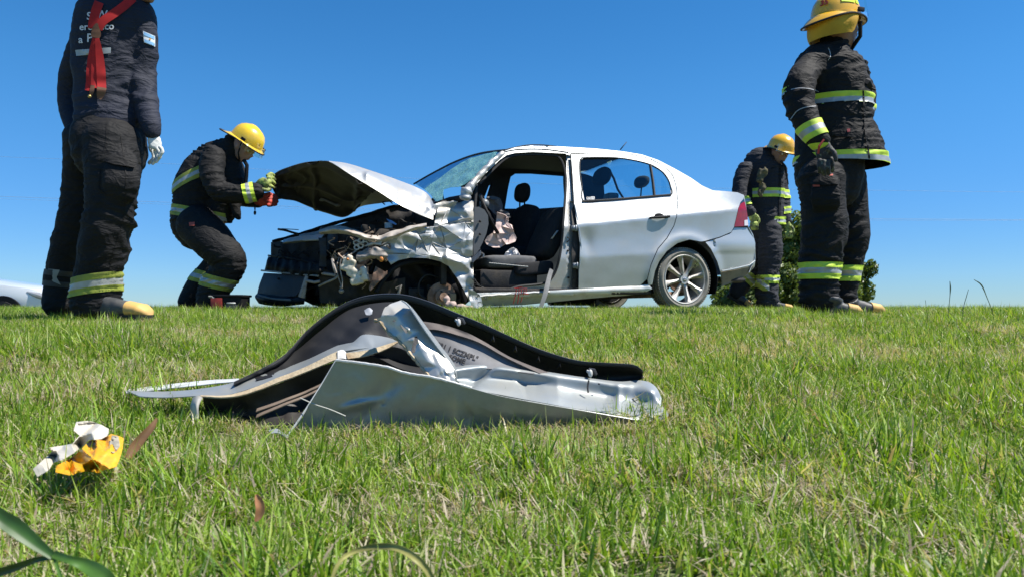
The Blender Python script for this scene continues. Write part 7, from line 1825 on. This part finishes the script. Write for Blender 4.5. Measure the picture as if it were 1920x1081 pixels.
def plainleaf(name, c1, tr=.4):
    m_, N, L = nmat(name); N.clear()
    tc = N.new('ShaderNodeTexCoord'); n_ = N.new('ShaderNodeTexNoise'); n_.inputs['Scale'].default_value = 30; L.new(tc.outputs['Object'], n_.inputs[0])
    r_ = N.new('ShaderNodeValToRGB'); r_.color_ramp.elements[0].position = .35; r_.color_ramp.elements[0].color = (*[x * .7 for x in c1], 1); r_.color_ramp.elements[1].position = .65; r_.color_ramp.elements[1].color = (*[x * 1.2 for x in c1], 1)
    L.new(n_.outputs[0], r_.inputs[0]); p_ = N.new('ShaderNodeBsdfPrincipled'); p_.inputs['Roughness'].default_value = .4; L.new(r_.outputs[0], p_.inputs[0])
    t_ = N.new('ShaderNodeBsdfTranslucent'); L.new(r_.outputs[0], t_.inputs[0]); x_ = N.new('ShaderNodeMixShader'); x_.inputs[0].default_value = tr; L.new(p_.outputs[0], x_.inputs[1]); L.new(t_.outputs[0], x_.inputs[2])
    o_ = N.new('ShaderNodeOutputMaterial'); L.new(x_.outputs[0], o_.inputs[0]); return m_
GB = plainleaf('broad_green_blade', (.10, .22, .04)); YB = plainleaf('yellow_blade', (.42, .40, .13)); DKL = plainleaf('dark_green_blade', (.035, .09, .015), .15); BRL = plainleaf('brown_leaf', (.20, .11, .05), .2)
wd = empty('broad_leaved_weed', (at(60, 1081, .66).x, .66, ground_z(-.4, .66)), 'broad dark green weed blade hanging into the bottom left corner', 'weed')
ribbon('leaf', DKL, [(-40, 935, .66, 8), (0, 968, .66, 13), (30, 988, .66, 15), (65, 1016, .66, 11), (102, 1044, .66, 6)], 0, None, None, parent=wd)
ribbon('leaf', GB, [(100, 1038, .66, 7), (130, 1048, .65, 7), (160, 1058, .65, 11), (190, 1078, .64, 15), (215, 1110, .64, 15), (235, 1150, .64, 8)], 0, None, None, parent=wd)
ribbon('leaf', DKL, [(-20, 1078, .68, 8), (30, 1062, .67, 7), (70, 1048, .66, 5), (108, 1044, .66, 3)], 0, None, None, parent=wd)
ribbon('stem', GB, [(100, 1040, .66, 3), (120, 1100, .66, 3), (140, 1180, .66, 4)], 0, None, None, parent=wd)
ribbon('arched_blade', YB, [(618, 1100, .70, 3), (634, 1056, .71, 3.5), (662, 1034, .72, 4), (702, 1024, .72, 5.5), (744, 1026, .71, 6), (780, 1046, .70, 6.5), (806, 1076, .70, 6), (826, 1130, .70, 4)], 0, 'yellowing grass blade arching at the bottom edge, left of centre', 'grass blade')
ribbon('dry_leaf', BRL, [(294, 783, 1.30, 2), (284, 800, 1.29, 6), (268, 818, 1.28, 8), (252, 838, 1.27, 9), (240, 858, 1.26, 6)], 0, 'long dark brown dry leaf standing in the grass beside the wrapper', 'leaf')
ribbon('dry_leaf', plainleaf('orange_leaf', (.50, .24, .12), .3), [(480, 926, .92, 2), (485, 938, .92, 7), (488, 952, .92, 8), (485, 966, .92, 7), (478, 976, .92, 2)], 0, 'small curled orange-brown leaf below the wrapper and door skin', 'leaf')
# seed stalks standing over the crest on the right
STM = plainleaf('seed_stalk', (.22, .26, .10), .4)
for k, (pts, lab) in enumerate([
    ([(1776, 640, 3.35, .5), (1778, 590, 3.35, .5), (1781, 556, 3.35, .5), (1782, 540, 3.35, 1.1), (1781, 527, 3.35, .4)], 'upright dark seed stalk over the grass crest on the right'),
    ([(1868, 640, 3.35, .5), (1862, 590, 3.35, .5), (1850, 556, 3.35, .6), (1840, 534, 3.35, 1.1), (1826, 524, 3.35, .4)], 'nodding seed stalk, the tallest right of the upright one on the crest'),
    ([(1800, 640, 3.3, .5), (1806, 580, 3.3, .5), (1812, 556, 3.3, .5), (1816, 542, 3.3, .3)], 'short leaning stalk between the upright and the nodding one on the crest'),
    ([(1742, 620, 3.3, .5), (1738, 585, 3.3, .4), (1735, 562, 3.3, .3)], 'leftmost short stalk over the crest on the right')]):
    ribbon('seed_stalk', STM, pts, 0, lab, 'grass stalk')
MB().box(at(1403, 584, 6.6) , (.07, .05, .025), bev=.006).build('plastic_shard', BLK, None, origin=at(1403, 584, 6.6))
tag(bpy.data.objects['plastic_shard'], 'small black plastic shard on the turf behind the rear wheel', 'shard')

# ------------------------------------------------------------------ white car on the road beyond the crest, left
X0 = at(100, 560, 14).x; Z0 = ground_z(X0, 14) ; Z0 = -.47
wc = empty('white_sedan', (X0 - 2.1, 14.8, Z0), 'white sedan parked beyond the crest at the left edge, only bonnet and headlamp showing', 'car')
WHP = mat('white_car_paint', (.78, .79, .80), .25, coat=1.0)
st_ = [(0.02, .30, .62, .66, .62), (.06, .20, .74, .80, .70), (.20, .18, .80, .86, .80), (.45, .18, .86, .92, .85), (.9, .18, .92, .98, .88), (1.3, .18, .96, 1.04, .89), (1.7, .18, .97, 1.10, .89), (2.6, .18, .98, 1.10, .89), (3.5, .18, .98, 1.10, .88), (3.95, .2, .96, 1.06, .84), (4.25, .3, .85, .95, .74)]
V = []; Fc = []; npt = 15
for (x, zb, zs, zt, hw) in st_:
    for k in range(npt):
        t = k / (npt - 1); s_ = -1 if t < .5 else 1; q = abs(t - .5) * 2
        if q > .3: yy = s_ * hw * (1 - .10 * ((q - .3) / .7) ** 2); zz = zs - (zs - zb) * ((q - .3) / .7)
        else: yy = s_ * hw * (q / .3) ** .7; zz = zs + (zt - zs) * (1 - (q / .3) ** 2.2)
        V.append(Vector((X0 - x, 14.8 + yy, Z0 + zz)))
for i in range(len(st_) - 1):
    for k in range(npt - 1): Fc.append((i * npt + k, i * npt + k + 1, (i + 1) * npt + k + 1, (i + 1) * npt + k))
Fc.append(tuple(range(npt))); Fc.append(tuple((len(st_) - 1) * npt + k for k in range(npt))[::-1])
link('body', solid(V, Fc, 0, (0, -1, 0)), WHP, wc)
V = []; Fc = []
for (x, zt, hw) in [(2.35, 1.04, .82), (2.7, 1.40, .62), (2.9, 1.47, .60), (3.3, 1.44, .60), (3.9, 1.08, .76)]:
    V += [Vector((X0 - x, 14.8 - hw - (0 if zt < 1.2 else .0), Z0 + zt)), Vector((X0 - x, 14.8 + hw, Z0 + zt)), Vector((X0 - x, 14.8 + .84, Z0 + 1.0)), Vector((X0 - x, 14.8 - .84, Z0 + 1.0))]
for i in range(4):
    for k in range(4): Fc.append((i * 4 + k, i * 4 + (k + 1) % 4, i * 4 + 4 + (k + 1) % 4, i * 4 + 4 + k))
link('cabin_glass', solid(V, Fc, 0, (0, 0, 1)), mat('dark_car_glass', (.02, .025, .03), .08, spec=.8), wc, smooth=False)
MB().box(Vector((X0 - 3.05, 14.8, Z0 + 1.465)), (.6, 1.16, .03), bev=.012).build('roof', WHP, wc)
for xw in (.90, 3.45):
    for s_ in (-1, 1):
        c_ = Vector((X0 - xw, 14.8 + s_ * .80, Z0 + .32))
        MB().disc(c_ + Vector((0, s_ * .07, .03)), (0, 1, 0), .385, .04, 32).build('arch_shade_disc', BLK, wc)  # black disc stands for the shade inside the arch
        w_ = part_empty('wheel', wc)
        MB().disc(c_ + Vector((0, s_ * .02, 0)), (0, 1, 0), .31, .20, 32).build('tyre', RUB, w_)
        MB().disc(c_ + Vector((0, s_ * .125, 0)), (0, 1, 0), .20, .02, 24).build('rim', ALLOY, w_)
for s_ in (-1, 1):
    y0 = 14.8 + s_ * .80
    hl_ = MB().tube([Vector((X0 - .48, y0 - s_ * -.015, Z0 + .80)), Vector((X0 - .28, y0, Z0 + .74)), Vector((X0 - .10, y0 - s_ * .06, Z0 + .66))], [.03, .075, .05], 10, flat=.8).build('headlight', mat('headlight_lens', (.30, .31, .32), .1, .3, coat=1.0), wc)
MB().box(Vector((X0 - 1.02, 14.8 - .875, Z0 + .83)), (.10, .01, .04)).build('side_badge', mat('blue_badge', (.02, .06, .3), .3), wc)
